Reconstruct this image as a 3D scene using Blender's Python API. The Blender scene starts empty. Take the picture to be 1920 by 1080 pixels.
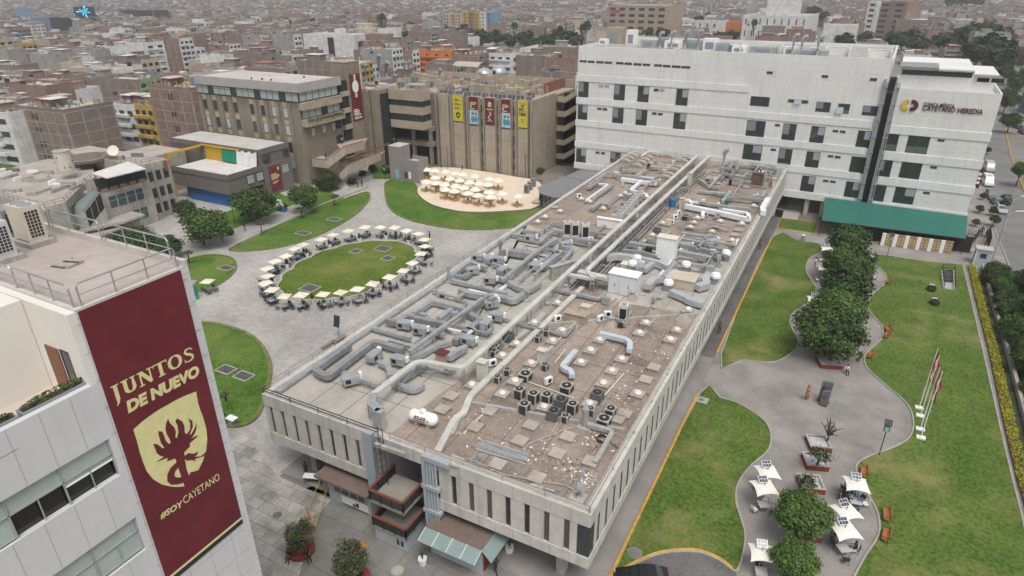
import bpy,bmesh,math,random
from mathutils import Vector,Matrix
R=math.radians
sc=bpy.context.scene
col=sc.collection
rnd=random.Random(7)
# ---- camera, sky, sun, exposure
CAM_H,FPX,PITCH,ROLL,HEAD=44.0,1216.0,R(25.33),R(-0.49),R(28.3)
def _axes():
 f=Vector((0,math.cos(PITCH),-math.sin(PITCH)));x=Vector((1,0,0));u=x.cross(f)
 x2=math.cos(ROLL)*x+math.sin(ROLL)*u;u2=-math.sin(ROLL)*x+math.cos(ROLL)*u
 rot=Matrix.Rotation(HEAD,3,'Z')
 return rot@x2,rot@u2,rot@f
CX,CU,CF=_axes()
cam=bpy.data.cameras.new("camera");cam.sensor_width=36;cam.lens=FPX/1920*36
cam.clip_start=0.5;cam.clip_end=20000
co=bpy.data.objects.new("camera",cam);col.objects.link(co)
m4=Matrix((CX,CU,-CF)).transposed().to_4x4();m4.translation=Vector((0,0,CAM_H));co.matrix_world=m4
sc.camera=co
SUN_EL,SUN_AZ=R(62),R(138)
w=bpy.data.worlds.new("World");sc.world=w;w.use_nodes=True
nt=w.node_tree;bg=nt.nodes["Background"]
sky=nt.nodes.new("ShaderNodeTexSky");sky.sky_type='NISHITA';sky.sun_disc=False
sky.sun_elevation=SUN_EL;sky.sun_rotation=SUN_AZ;sky.air_density=1.0;sky.dust_density=4.0;sky.ozone_density=1.0
hs=nt.nodes.new("ShaderNodeHueSaturation");hs.inputs['Saturation'].default_value=0.22
nt.links.new(sky.outputs[0],hs.inputs['Color']);nt.links.new(hs.outputs[0],bg.inputs[0]);bg.inputs[1].default_value=0.11
sl=bpy.data.lights.new("sun",'SUN');sl.energy=1.15;sl.angle=R(24);sl.color=(1.0,0.96,0.9)
so=bpy.data.objects.new("sun",sl);col.objects.link(so)
sd=Vector((math.sin(SUN_AZ)*math.cos(SUN_EL),math.cos(SUN_AZ)*math.cos(SUN_EL),math.sin(SUN_EL)))
so.rotation_euler=sd.to_track_quat('Z','Y').to_euler();so.location=(0,0,300)
sc.view_settings.view_transform='Standard';sc.view_settings.look='None'
sc.view_settings.gamma=1;sc.view_settings.use_curve_mapping=False
sc.view_settings.exposure=0.56
HAZE=0.00030
# ---- placing helpers (photo pixel -> point on a real plane)
def _ray(px,py):return CX*((px-960)/FPX)-CU*((py-540)/FPX)+CF
def G(px,py,z=0.0):
 d=_ray(px,py);t=(z-CAM_H)/d.z;return Vector((d.x*t,d.y*t,z))
def onX(px,py,X):
 d=_ray(px,py);t=X/d.x;return Vector((X,d.y*t,CAM_H+d.z*t))
def onY(px,py,Y):
 d=_ray(px,py);t=Y/d.y;return Vector((d.x*t,Y,CAM_H+d.z*t))
 # ---- materials
MATS={}
def mat(name,c,rough=0.8,var=0.12,scale=0.6,c2=None,detail=6,metal=0.0,bump=0.0,spec=0.4,scale2=None,var2=0.0,streak=0.0,contrast=(0.35,0.65)):
 if name in MATS:return MATS[name]
 m=bpy.data.materials.new(name);m.use_nodes=True;t=m.node_tree;b=t.nodes["Principled BSDF"]
 L=t.links.new
 b.inputs['Roughness'].default_value=rough;b.inputs['Metallic'].default_value=metal
 b.inputs['Specular IOR Level'].default_value=spec
 geo=t.nodes.new("ShaderNodeNewGeometry")
 if c2 is None:c2=tuple(max(0,x*(1-var))for x in c);c1=tuple(min(1,x*(1+var))for x in c)
 else:c1=c
 n=t.nodes.new("ShaderNodeTexNoise");n.inputs['Scale'].default_value=scale;n.inputs['Detail'].default_value=detail;n.inputs['Roughness'].default_value=0.62
 L(geo.outputs['Position'],n.inputs['Vector'])
 r=t.nodes.new("ShaderNodeValToRGB");e=r.color_ramp.elements
 e[0].position,e[1].position=contrast;e[0].color=(*c2,1);e[1].color=(*c1,1)
 L(n.outputs['Fac'],r.inputs['Fac']);out=r.outputs['Color']
 if scale2:
  n2=t.nodes.new("ShaderNodeTexNoise");n2.inputs['Scale'].default_value=scale2;n2.inputs['Detail'].default_value=5
  L(geo.outputs['Position'],n2.inputs['Vector'])
  mr=t.nodes.new("ShaderNodeMapRange");mr.inputs[1].default_value=.3;mr.inputs[2].default_value=.7
  mr.inputs[3].default_value=1-var2;mr.inputs[4].default_value=1+var2*0.5
  L(n2.outputs['Fac'],mr.inputs[0])
  mx=t.nodes.new("ShaderNodeVectorMath");mx.operation='SCALE';L(out,mx.inputs[0]);L(mr.outputs[0],mx.inputs['Scale']);out=mx.outputs[0]
 if streak:
  mp=t.nodes.new("ShaderNodeMapping");mp.inputs['Scale'].default_value=(1.6,1.6,0.10)
  n3=t.nodes.new("ShaderNodeTexNoise");n3.inputs['Scale'].default_value=1.0;n3.inputs['Detail'].default_value=5
  L(geo.outputs['Position'],mp.inputs[0]);L(mp.outputs[0],n3.inputs['Vector'])
  mr=t.nodes.new("ShaderNodeMapRange");mr.inputs[1].default_value=.5;mr.inputs[2].default_value=.75
  mr.inputs[3].default_value=1;mr.inputs[4].default_value=1-streak
  L(n3.outputs['Fac'],mr.inputs[0])
  mx=t.nodes.new("ShaderNodeVectorMath");mx.operation='SCALE';L(out,mx.inputs[0]);L(mr.outputs[0],mx.inputs['Scale']);out=mx.outputs[0]
 L(out,b.inputs['Base Color'])
 if bump:
  bp=t.nodes.new("ShaderNodeBump");bp.inputs['Strength'].default_value=bump;bp.inputs['Distance'].default_value=0.05
  nb=t.nodes.new("ShaderNodeTexNoise");nb.inputs['Scale'].default_value=scale*30;nb.inputs['Detail'].default_value=3
  L(geo.outputs['Position'],nb.inputs['Vector']);L(nb.outputs['Fac'],bp.inputs['Height']);L(bp.outputs[0],b.inputs['Normal'])
 MATS[name]=m;return m
def grid_mat(name,c,mortar,sx,sy,rough=0.85,var=0.15,off=0.0,msize=0.02,rotx=None,scale=0.25,blotch=0.25):
 """tiled surface: procedural brick/tile texture in world metres with blotches"""
 if name in MATS:return MATS[name]
 m=mat(name,c,rough,var,scale,scale2=scale*9,var2=blotch*.6);t=m.node_tree;L=t.links.new;b=t.nodes["Principled BSDF"]
 geo=[n for n in t.nodes if n.bl_idname=='ShaderNodeNewGeometry'][0]
 src=b.inputs['Base Color'].links[0].from_socket
 br=t.nodes.new("ShaderNodeTexBrick");br.offset=off;br.inputs['Scale'].default_value=1
 br.inputs['Brick Width'].default_value=sx;br.inputs['Row Height'].default_value=sy;br.inputs['Mortar Size'].default_value=msize
 br.inputs['Color1'].default_value=(1,1,1,1);br.inputs['Color2'].default_value=(1-blotch,)*3+(1,);br.inputs['Mortar'].default_value=(*mortar,1)
 br.inputs['Bias'].default_value=-0.2
 if rotx:
  mp=t.nodes.new("ShaderNodeMapping");mp.inputs['Rotation'].default_value=rotx
  L(geo.outputs['Position'],mp.inputs[0]);L(mp.outputs[0],br.inputs['Vector'])
 else:L(geo.outputs['Position'],br.inputs['Vector'])
 mm=t.nodes.new("ShaderNodeVectorMath");mm.operation='MULTIPLY';L(src,mm.inputs[0]);L(br.outputs['Color'],mm.inputs[1]);L(mm.outputs[0],b.inputs['Base Color'])
 return m
def flat(name,c,rough=0.5,metal=0.0,spec=0.5,var=0.05,scale=3.0):return mat(name,c,rough,var,scale,metal=metal,spec=spec,detail=2)
def emit(name,c,s):
 m=bpy.data.materials.new(name);m.use_nodes=True;b=m.node_tree.nodes["Principled BSDF"]
 b.inputs['Base Color'].default_value=(*c,1);b.inputs['Emission Color'].default_value=(*c,1);b.inputs['Emission Strength'].default_value=s;return m
def lawn_mat(name,a,b_,c_):
 m=mat(name,a,0.95,c2=b_,scale=0.22,detail=8,scale2=3.0,var2=0.5,bump=0.25,spec=0.1,contrast=(.32,.62))
 t=m.node_tree;L=t.links.new;b=t.nodes["Principled BSDF"];src=b.inputs['Base Color'].links[0].from_socket
 geo=[n for n in t.nodes if n.bl_idname=='ShaderNodeNewGeometry'][0]
 n=t.nodes.new("ShaderNodeTexNoise");n.inputs['Scale'].default_value=0.09;n.inputs['Detail'].default_value=9;n.inputs['Roughness'].default_value=.7
 L(geo.outputs['Position'],n.inputs['Vector'])
 mr=t.nodes.new("ShaderNodeMapRange");mr.inputs[1].default_value=.50;mr.inputs[2].default_value=.68;L(n.outputs['Fac'],mr.inputs[0])
 mx=t.nodes.new("ShaderNodeMix");mx.data_type='RGBA';L(mr.outputs[0],mx.inputs[0]);L(src,mx.inputs[6]);mx.inputs[7].default_value=(*c_,1)
 L(mx.outputs[2],b.inputs['Base Color']);return m
GLASS=flat('window_glass',(0.032,0.042,0.042),0.06,spec=0.8)
GLASSG=flat('green_glass',(0.05,0.085,0.08),0.08,spec=0.8)
BLIND=flat('window_blind',(0.42,0.47,0.45),0.25,spec=0.6)
DARK=flat('dark_recess',(0.02,0.02,0.02),0.9)  # near-black colour standing in for shade in gaps and openings; also dark fittings
CONC=mat('concrete',(0.36,0.345,0.32),0.9,0.15,0.5,streak=0.15,scale2=4,var2=.15)
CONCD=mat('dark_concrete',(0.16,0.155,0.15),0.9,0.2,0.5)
GALV=mat('galvanised_sheet',(0.40,0.42,0.425),0.42,0.14,0.9,metal=0.35,scale2=6,var2=.12)
GALVD=mat('weathered_sheet',(0.29,0.305,0.305),0.5,0.18,0.8,metal=0.3)
WHITE=mat('white_paint',(0.74,0.74,0.72),0.5,0.05,0.8)
WHITEM=mat('white_enamel',(0.78,0.79,0.78),0.3,0.04,2)
BEIGE=mat('beige_enamel',(0.55,0.50,0.40),0.4,0.06,1.5)
BLACK=flat('black_paint',(0.018,0.018,0.02),0.5)
GREYP=flat('grey_paint',(0.24,0.26,0.28),0.5)
STEEL=mat('steel_pipe',(0.42,0.43,0.44),0.35,0.1,1.0,metal=0.6)
CREAM=mat('cream_canvas',(0.68,0.62,0.52),0.9,0.10,0.35,scale2=2,var2=.08)
MAROON=mat('maroon_canvas',(0.125,0.016,0.022),0.75,0.15,0.7)
GOLD=flat('pale_yellow_print',(0.64,0.60,0.29),0.7)
WOODR=mat('orange_wood',(0.40,0.13,0.04),0.6,0.2,3)
REDB=mat('red_painted_timber',(0.20,0.04,0.025),0.6,0.15,2)
YELK=mat('yellow_kerb_paint',(0.50,0.29,0.05),0.8,0.2,2)
TRUNK=mat('bark',(0.10,0.075,0.055),0.95,0.3,4)
SOIL=mat('soil',(0.075,0.05,0.035),1.0,0.3,2)
# ---- mesh builder
class MB:
 def __init__(s):s.v=[];s.f=[];s.mi=[];s.mats=[];s.cur=0
 def m(s,material):
  if material not in s.mats:s.mats.append(material)
  s.cur=s.mats.index(material);return s
 def add(s,vs,fs):
  o=len(s.v);s.v+=[tuple(v)for v in vs];s.f+=[tuple(i+o for i in f)for f in fs];s.mi+=[s.cur]*len(fs);return s
 def box(s,x0,y0,z0,x1,y1,z1,bottom=True):
  fs=[(4,5,6,7),(0,1,5,4),(1,2,6,5),(2,3,7,6),(3,0,4,7)]+([(3,2,1,0)]if bottom else[])
  return s.add([(x0,y0,z0),(x1,y0,z0),(x1,y1,z0),(x0,y1,z0),(x0,y0,z1),(x1,y0,z1),(x1,y1,z1),(x0,y1,z1)],fs)
 def obox(s,c,sx,sy,sz,rot=0.0):
  """box standing on c, turned about z"""
  ca,sa=math.cos(rot),math.sin(rot);pts=[]
  for z in(0,sz):
   for x,y in((-sx/2,-sy/2),(sx/2,-sy/2),(sx/2,sy/2),(-sx/2,sy/2)):pts.append((c[0]+x*ca-y*sa,c[1]+x*sa+y*ca,c[2]+z))
  return s.add(pts,[(4,5,6,7),(0,1,5,4),(1,2,6,5),(2,3,7,6),(3,0,4,7),(3,2,1,0)])
 def prism(s,poly,z0,z1):
  n=len(poly);a=sum(poly[i][0]*poly[(i+1)%n][1]-poly[(i+1)%n][0]*poly[i][1]for i in range(n))
  if a<0:poly=poly[::-1]
  return s.add([(p[0],p[1],z0)for p in poly]+[(p[0],p[1],z1)for p in poly],
  [tuple(range(n,2*n)),tuple(range(n-1,-1,-1))]+[(i,(i+1)%n,n+(i+1)%n,n+i)for i in range(n)])
 def cyl(s,c,r,h,n=12,r2=None,cap=True):
  r2=r if r2 is None else r2;vs=[]
  for z,q in((0,r),(h,r2)):vs+=[(c[0]+q*math.cos(2*math.pi*i/n),c[1]+q*math.sin(2*math.pi*i/n),c[2]+z)for i in range(n)]
  fs=[(i,(i+1)%n,n+(i+1)%n,n+i)for i in range(n)]
  if cap:fs+=[tuple(range(n,2*n)),tuple(range(n-1,-1,-1))]
  return s.add(vs,fs)
 def lathe(s,c,prof,n=12):
  vs=[];k=len(prof)
  for r,z in prof:vs+=[(c[0]+r*math.cos(2*math.pi*i/n),c[1]+r*math.sin(2*math.pi*i/n),c[2]+z)for i in range(n)]
  fs=[(j*n+i,j*n+(i+1)%n,(j+1)*n+(i+1)%n,(j+1)*n+i)for j in range(k-1)for i in range(n)]
  if prof[0][0]>1e-4:fs.append(tuple(range(n-1,-1,-1)))
  if prof[-1][0]>1e-4:fs.append(tuple(range((k-1)*n,k*n)))
  return s.add(vs,fs)
 def tube(s,path,r,n=6,r2=None):
  path=[Vector(p)for p in path];k=len(path);vs=[]
  for i,p in enumerate(path):
   d=(path[min(i+1,k-1)]-path[max(i-1,0)])
   if d.length<1e-6:d=Vector((0,0,1))
   d.normalize();a=d.cross(Vector((0,0,1)))
   if a.length<1e-3:a=d.cross(Vector((1,0,0)))
   a.normalize();b=d.cross(a);q=r if r2 is None else r+(r2-r)*i/(k-1)
   vs+=[p+a*(q*math.cos(2*math.pi*j/n))+b*(q*math.sin(2*math.pi*j/n))for j in range(n)]
  fs=[(i*n+j,i*n+(j+1)%n,(i+1)*n+(j+1)%n,(i+1)*n+j)for i in range(k-1)for j in range(n)]
  fs+=[tuple(range(n-1,-1,-1)),tuple(range((k-1)*n,k*n))]
  return s.add(vs,fs)
 def duct(s,path,wd,h,seams=True,rounded=0.0):
  """rectangular sheet duct; path = top centre line"""
  p=[Vector(q)for q in path]
  if rounded:
   q=[p[0]]
   for i in range(1,len(p)-1):
    a,b,c=p[i-1],p[i],p[i+1];rr=min(rounded,(a-b).length*.45,(c-b).length*.45)
    s0=b+(a-b).normalized()*rr;s1=b+(c-b).normalized()*rr
    for t in(0,.33,.67,1):q.append(s0*(1-t)**2+b*2*t*(1-t)+s1*t*t)
   p=q+[p[-1]]
  k=len(p);vs=[]
  for i in range(k):
   d0=(p[i]-p[i-1])if i else(p[1]-p[0]);d1=(p[i+1]-p[i])if i<k-1 else d0
   d0=Vector((d0.x,d0.y,0));d1=Vector((d1.x,d1.y,0))
   if d0.length<1e-4:d0=d1
   if d1.length<1e-4:d1=d0
   if d0.length<1e-4:d0=d1=Vector((0,1,0))
   d0.normalize();d1.normalize();n0=Vector((-d0.y,d0.x,0));n1=Vector((-d1.y,d1.x,0));nn=n0+n1
   nn=nn/max(0.5,nn.dot(n0))if nn.length>.01 else n0
   for sgn,dz in((1,0),(-1,0),(-1,-h),(1,-h)):vs.append(p[i]+nn*(sgn*wd/2)+Vector((0,0,dz)))
  fs=[(i*4+j,i*4+(j+1)%4,i*4+4+(j+1)%4,i*4+4+j)for i in range(k-1)for j in range(4)]
  fs+=[(3,2,1,0),tuple((k-1)*4+j for j in range(4))]
  fs=[f[::-1]for f in fs]
  s.add(vs,fs)
  if seams:
   for i in range(k-1):
    d=p[i+1]-p[i];n_=int(d.length/1.25)
    for j in range(1,n_+1):
     q=p[i]+d*(j/(n_+1));a=math.atan2(d.y,d.x);s.obox((q.x,q.y,q.z-h-.02),.05,wd+.06,h+.045,a)
  return s
 def sheet(s,poly,z):
  n=len(poly);a=sum(poly[i][0]*poly[(i+1)%n][1]-poly[(i+1)%n][0]*poly[i][1]for i in range(n))
  if a<0:poly=poly[::-1]
  return s.add([(p[0],p[1],z)for p in poly],[tuple(range(n))])
 def strip(s,path,wd,z0,z1,closed=False):
  """kerb / wall following a path"""
  p=[Vector((q[0],q[1],0))for q in path];k=len(p);vs=[]
  for i in range(k):
   a=p[i-1]if(i or closed)else p[0];c=p[(i+1)%k]if(i<k-1 or closed)else p[-1]
   d=(c-a).normalized();nrm=Vector((-d.y,d.x,0))
   for sg,z in((1,z0),(-1,z0),(-1,z1),(1,z1)):vs.append(p[i]+nrm*(sg*wd/2)+Vector((0,0,z)))
  fs=[]
  for i in range(k if closed else k-1):
   a,b=i*4,((i+1)%k)*4
   fs+=[(a+3,a+2,b+2,b+3),(a,a+3,b+3,b),(a+2,a+1,b+1,b+2)]
  if not closed:fs+=[(0,1,2,3),((k-1)*4+3,(k-1)*4+2,(k-1)*4+1,(k-1)*4)]
  return s.add(vs,fs)
 def build(s,name,parent=None,material=None,smooth=False,loc=None):
  me=bpy.data.meshes.new(name);o0=Vector((0,0,0))
  if parent is not None:o0=parent.get('_o',None)or Vector((0,0,0));o0=Vector(o0)
  elif loc is not None:o0=Vector(loc)
  me.from_pydata([(v[0]-o0.x,v[1]-o0.y,v[2]-o0.z)for v in s.v],[],s.f)
  for x in(s.mats or[material or CONC]):me.materials.append(x)
  if s.mi:me.polygons.foreach_set('material_index',s.mi)
  if smooth:me.polygons.foreach_set('use_smooth',[True]*len(me.polygons))
  me.update();o=bpy.data.objects.new(name,me);col.objects.link(o)
  if parent is not None:o.parent=parent;o['_o']=tuple(o0)
  elif loc is not None:o.location=loc
  return o
ORIG={}
def thing(name,label,cat,loc=(0,0,0),rotz=0.0,group=None):
 o=bpy.data.objects.new(name,None);col.objects.link(o);o.empty_display_size=.3
 o.location=loc;o.rotation_euler=(0,0,rotz);o['_o']=tuple(loc)if rotz==0 else(0,0,0)
 return tag(o,label,cat,group)
def tag(o,label=None,cat=None,group=None,kind=None):
 if label:o['label']=label
 if cat:o['category']=cat
 if group:o['group']=group
 if kind:o['kind']=kind
 return o
def structure(o):o['kind']='structure';return o
KIDS={}
def kids(o):
 return[c for c in o.children]
def dup(root,loc,rotz=0.0,label=None,group=None,scale=None):
 r=root.copy();col.objects.link(r);r.location=loc;r.rotation_euler=(0,0,rotz)
 if scale:r.scale=(scale,)*3 if not isinstance(scale,tuple)else scale
 if label:r['label']=label
 if group:r['group']=group
 for ch in KIDS.get(root.name)or KIDS.setdefault(root.name,list(root.children)):
  c=ch.copy();col.objects.link(c);c.parent=r
  for g in KIDS.get(ch.name)or KIDS.setdefault(ch.name,list(ch.children)):
   d=g.copy();col.objects.link(d);d.parent=c
 return r
def inst(proto,name,parent,loc,scale=(1,1,1),rotz=0.0):
 """a part sharing mesh data with proto"""
 o=bpy.data.objects.new(name,proto);col.objects.link(o);o.parent=parent
 b=Vector(parent.get('_o',(0,0,0)))if parent else Vector((0,0,0))
 o.location=Vector(loc)-b;o.scale=scale;o.rotation_euler=(0,0,rotz);return o
def mesh_only(mb,name):
 o=mb.build(name);me=o.data;bpy.data.objects.remove(o);return me
def text_part(s,name,parent,material,origin,right,up,size,bold=0.0,shear=0.0,extrude=0.01,align='LEFT',width=None,top=None):
 cu=bpy.data.curves.new('lettering','FONT');cu.body=s;cu.size=1;cu.offset=bold;cu.shear=shear;cu.extrude=extrude/size;cu.align_x=align
 cu.resolution_u=3
 o=bpy.data.objects.new('lettering',cu);col.objects.link(o)
 me=bpy.data.meshes.new_from_object(o.evaluated_get(bpy.context.evaluated_depsgraph_get()));bpy.data.objects.remove(o)
 xs=[v.co.x for v in me.vertices];k=size if width is None else width/max(1e-3,max(xs)-min(xs))
 r,u=Vector(right).normalized(),Vector(up).normalized();n=r.cross(u);og=Vector(origin)-(Vector(parent.get('_o',(0,0,0)))if parent else Vector())
 for v in me.vertices:v.co=og+r*(v.co.x*k)+u*(v.co.y*size)+n*(v.co.z*size)
 me.materials.clear();me.materials.append(material)
 q=bpy.data.objects.new(name,me);col.objects.link(q);q.parent=parent;return q
ORD=['','second ','third ','fourth ','fifth ','sixth ','seventh ','eighth ','ninth ','tenth ','eleventh ','twelfth ','thirteenth ','fourteenth ','fifteenth ','sixteenth ','seventeenth ','eighteenth ','nineteenth ','twentieth ']
def ordw(i):return ORD[i]if i<len(ORD)else '%dth '%(i+1)
def rank_labels(items,marks):
 """items: [(object, look)]; each is named by its look and its rank of nearness to the closest landmark"""
 by={}
 for o,look in items:
  p=o.location;d,nm=min(((p-Vector(q)).length,n)for n,q in marks.items())
  by.setdefault((look,nm),[]).append((d,o))
 for(look,nm),l in by.items():
  l.sort(key=lambda t:t[0])
  for i,(d,o)in enumerate(l):o['label']=('%s %snearest to %s'%(look,ordw(i),nm))if len(l)>1 else '%s near %s'%(look,nm)
def arc(p,q,bulge,n=8):
 p=Vector(p[:2]);q=Vector(q[:2]);d=q-p;nrm=Vector((-d.y,d.x));m=(p+q)/2+nrm*bulge*2
 return[p*(1-t)**2+m*2*t*(1-t)+q*t*t for t in[i/n for i in range(n)]]
def smooth_poly(pts,n=4,closed=True):
 out=[];k=len(pts)
 for i in range(k if closed else k-1):
  g=lambda j:Vector(pts[j%k][:2])if closed else Vector(pts[max(0,min(k-1,j))][:2])
  a,b,c,d=g(i-1),g(i),g(i+1),g(i+2)
  for j in range(n):
   t=j/n;out.append(.5*((2*b)+(c-a)*t+(2*a-5*b+4*c-d)*t*t+(3*b-a-3*c+d)*t**3))
 if not closed:out.append(Vector(pts[-1][:2]))
 return out
def GP(px,z=0.0):return[G(a,b,z)for a,b in px]
# ==== ground, paving, lawns, road
GROUND=mat('city_ground',(0.20,0.18,0.16),0.95,0.2,0.02,scale2=.3,var2=.2)
PAVER=grid_mat('plaza_pavers',(0.39,0.37,0.345),(.74,.74,.74),0.62,0.31,off=.5,msize=.02,var=.17,scale=.10,blotch=.2)
SLAB=grid_mat('concrete_slabs',(0.38,0.36,0.325),(.5,.5,.5),1.55,1.2,off=.5,msize=.03,var=.3,scale=.35,blotch=.3)
ASPH=mat('asphalt',(0.135,0.13,0.125),0.95,0.2,0.3,scale2=4,var2=.2)
PATHG=mat('garden_path_concrete',(0.255,0.235,0.22),0.95,0.2,0.25,scale2=5,var2=.15)
ROADM=mat('street_asphalt',(0.17,0.165,0.16),0.95,0.18,0.15,scale2=2,var2=.2)
KERBM=mat('kerb_concrete',(0.33,0.31,0.28),0.9,0.15,1)
KERBG=mat('mossy_kerb',(0.13,0.15,0.05),0.95,0.3,1)
LAWN=lawn_mat('lawn_grass',(0.095,0.175,0.032),(0.058,0.122,0.02),(0.15,0.19,0.05))
LAWNO=lawn_mat('oval_lawn_grass',(0.125,0.175,0.032),(0.08,0.135,0.022),(0.165,0.18,0.05))
LAWND=lawn_mat('dry_lawn_grass',(0.112,0.165,0.036),(0.066,0.118,0.022),(0.23,0.205,0.085))
TERR=mat('terrace_floor',(0.66,0.54,0.42),0.9,0.06,0.4)
S=structure
b=MB().m(GROUND);b.add([(-4000,-300,-.06),(4000,-300,-.06),(4000,9000,-.06),(-4000,9000,-.06)],[(0,1,2,3)]);S(b.build('ground'))
b=MB().m(PAVER);b.sheet([(-140,20),(-44,20),(-44,34),(-8,34),(-8,150),(-60,150),(-60,136),(-140,136)],0);S(b.build('plaza_paving'))
b=MB().m(SLAB);b.sheet([G(395,760),G(455,805),(-44.4,33),(-8.6,33),(-8.6,14),(-75,14)],.006);S(b.build('front_yard_paving'))
b=MB().m(grid_mat('service_slabs',(0.21,0.2,0.185),(.6,.6,.6),3.2,2.4,off=.5,msize=.03,var=.2,scale=.3,blotch=.15));b.sheet([G(560,1085),G(585,980),G(668,880),(-40.5,33.0),(-40.5,36),(-8,36),(-8,24)],.011);S(b.build('service_road'))
b=MB().m(ASPH);b.sheet([(-14.5,36),(-11.05,36),(-11.05,137.6),(-14.5,137.6)],.014);S(b.build('side_path'))
b=MB().m(PATHG);b.sheet([(-11.04,22),(26,22),(26,130.5),(-11.04,130.5)],.004);S(b.build('garden_path'))
b=MB().m(ASPH);b.sheet([G(1150,1072),G(1170,1068),G(1197,1053),G(1235,1039),G(1272,1034),G(1310,1035),G(1347,1049),G(1380,1073),(3,25),(-11.9,25),(-11.9,30)],.02);S(b.build('entrance_road'))
b=MB().m(ROADM);b.sheet([(26.4,-50),(33.5,-50),(33.5,150),(37,220),(46,330),(70,620),(60,620),(37.5,330),(29,220),(26.4,150)],.01);S(b.build('street_road'))
b=MB().m(PATHG);b.sheet([(21.2,126),(26.4,126),(27,165),(29,220),(37.3,330),(33,330),(23,215),(21.2,160)],.006);S(b.build('street_pavement'))
b=MB().m(YELK);b.strip([(33.7,60),(33.7,150),(37.2,220),(46.2,330)],.2,0,.14);b.m(KERBM);b.strip([(26.3,128),(26.3,150),(28.8,220)],.2,0,.14);S(b.build('street_kerb'))
b=MB().m(LAWN);b.prism([(34.2,90),(60,90),(70,200),(38,200),(34.2,152)],0,.10);S(b.build('verge_grass'))
lawns=[
('lawn',LAWN,smooth_poly(GP([(330,612),(385,606),(440,617),(478,636),(500,665),(507,692),(503,725),(492,760),(478,785),(455,798),(420,797),(370,770),(320,690)])),KERBG,.5),
('lawn',LAWN,smooth_poly(GP([(350,490),(380,480),(410,479),(435,485),(443,498),(438,512),(420,528),(395,541),(360,547),(340,520)])),KERBG,.3),
('lawn',LAWN,smooth_poly(GP([(433,466),(480,442),(540,416),(600,392),(660,369),(688,361),(693,367),(690,378),(672,398),(640,420),(600,440),(560,455),(520,465),(470,471),(440,471)])),KERBG,.35),
('lawn',LAWN,smooth_poly(GP([(722,347),(724,375),(735,395),(760,410),(800,421),(850,429),(900,431),(950,428),(990,419),(1015,400),(1010,389),(960,398),(900,401),(850,396),(810,385),(790,370),(783,355),(772,341),(748,333),(728,340)])),KERBG,.35),
('lawn',LAWND,smooth_poly(GP([(1448,445),(1498,452.5),(1530,456),(1545,467),(1540,473),(1520,483),(1512,498),(1513,513),(1522,527),(1530,540),(1526,555),(1517,567),(1488,587),(1481,605),(1488,622),(1497,640),(1490,657),(1465,675),(1440,680),(1395,675),(1352,664)]),3),KERBM,.16),
('lawn',LAWND,smooth_poly(GP([(1312,738),(1350,746),(1385,757),(1422,780),(1439,797),(1446,820),(1439,847),(1410,872),(1385,905),(1380,940),(1390,975),(1397,1000),(1395,1030),(1385,1065),(1375,1070),(1347,1050),(1310,1036),(1272,1035),(1235,1040),(1197,1055),(1170,1070),(1150,1074)]),3),KERBM,.16),
('lawn',LAWND,smooth_poly(GP([(1633,476),(1633,490),(1650,503),(1661,518),(1658,533),(1642,547),(1630,560),(1628,580),(1652,610),(1655,622),(1652,637),(1635,652),(1621,670),(1625,690),(1640,705),(1665,727),(1690,747),(1705,765),(1712,787),(1711,808),(1700,826),(1672,841),(1640,852),(1615,864),(1605,877),(1610,900),(1625,925),(1640,950),(1647,970),(1649,995),(1640,1017),(1620,1047),(1600,1085)]),3,False)+GP([(1600,1120),(1945,1120),(1917,972),(1902,915),(1877,810),(1850,690),(1830,602),(1805,497),(1733,490),(1667,480)]),KERBM,.16),
('lawn',LAWND,GP([(1464,409),(1457,428),(1528,438),(1533,418)]),YELK,.16),
]
for nm,ma,poly,km,kw in lawns:
 b=MB().m(ma);b.prism(poly,-.02,.07);S(b.build(nm))
 b=MB().m(km);b.strip(poly,kw,0,.12 if km is not KERBG else.2,closed=True);S(b.build('lawn_kerb'))
 # the oval lawn with its scalloped kerb
cusps=GP([(722,453),(674,456),(627.5,466.6),(582.5,483.5),(549,505),(528,526.6),(530,549),(551,560),(586,563.5),(624,560),(663,556),(700,541),(727,527),(751,511),(770,494),(777.5,472),(762,459)])
oval=[]
for i in range(len(cusps)):oval+=arc(cusps[i],cusps[(i+1)%len(cusps)],-.15)
ca=sum(oval[i].x*oval[(i+1)%len(oval)].y-oval[(i+1)%len(oval)].x*oval[i].y for i in range(len(oval)))
if ca<0:
 oval=[]
 for i in range(len(cusps)):oval+=arc(cusps[i],cusps[(i+1)%len(cusps)],.15)
b=MB().m(LAWNO);b.prism(oval,-.02,.09);S(b.build('lawn'))
b=MB().m(mat('pale_kerb',(.42,.41,.38),.9,.1,1));b.strip(oval,.3,0,.22,closed=True);S(b.build('lawn_kerb'))
# yellow kerbs along the garden
b=MB().m(YELK);b.strip([(-11.0,36.2),(-11.0,G(1311,740).y)],.24,0,.16);S(b.build('garden_kerb'))
b=MB().m(YELK);b.strip([(-11.0,G(1352,665).y),(-11.0,G(1447,446).y)],.24,0,.16);S(b.build('garden_kerb'))
b=MB().m(YELK);b.strip(smooth_poly(GP([(1152,1076),(1170,1067),(1197,1052),(1235,1037),(1272,1032),(1310,1033),(1347,1047),(1372,1066)]),4,False),.2,0,.15);S(b.build('garden_kerb'))
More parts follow.
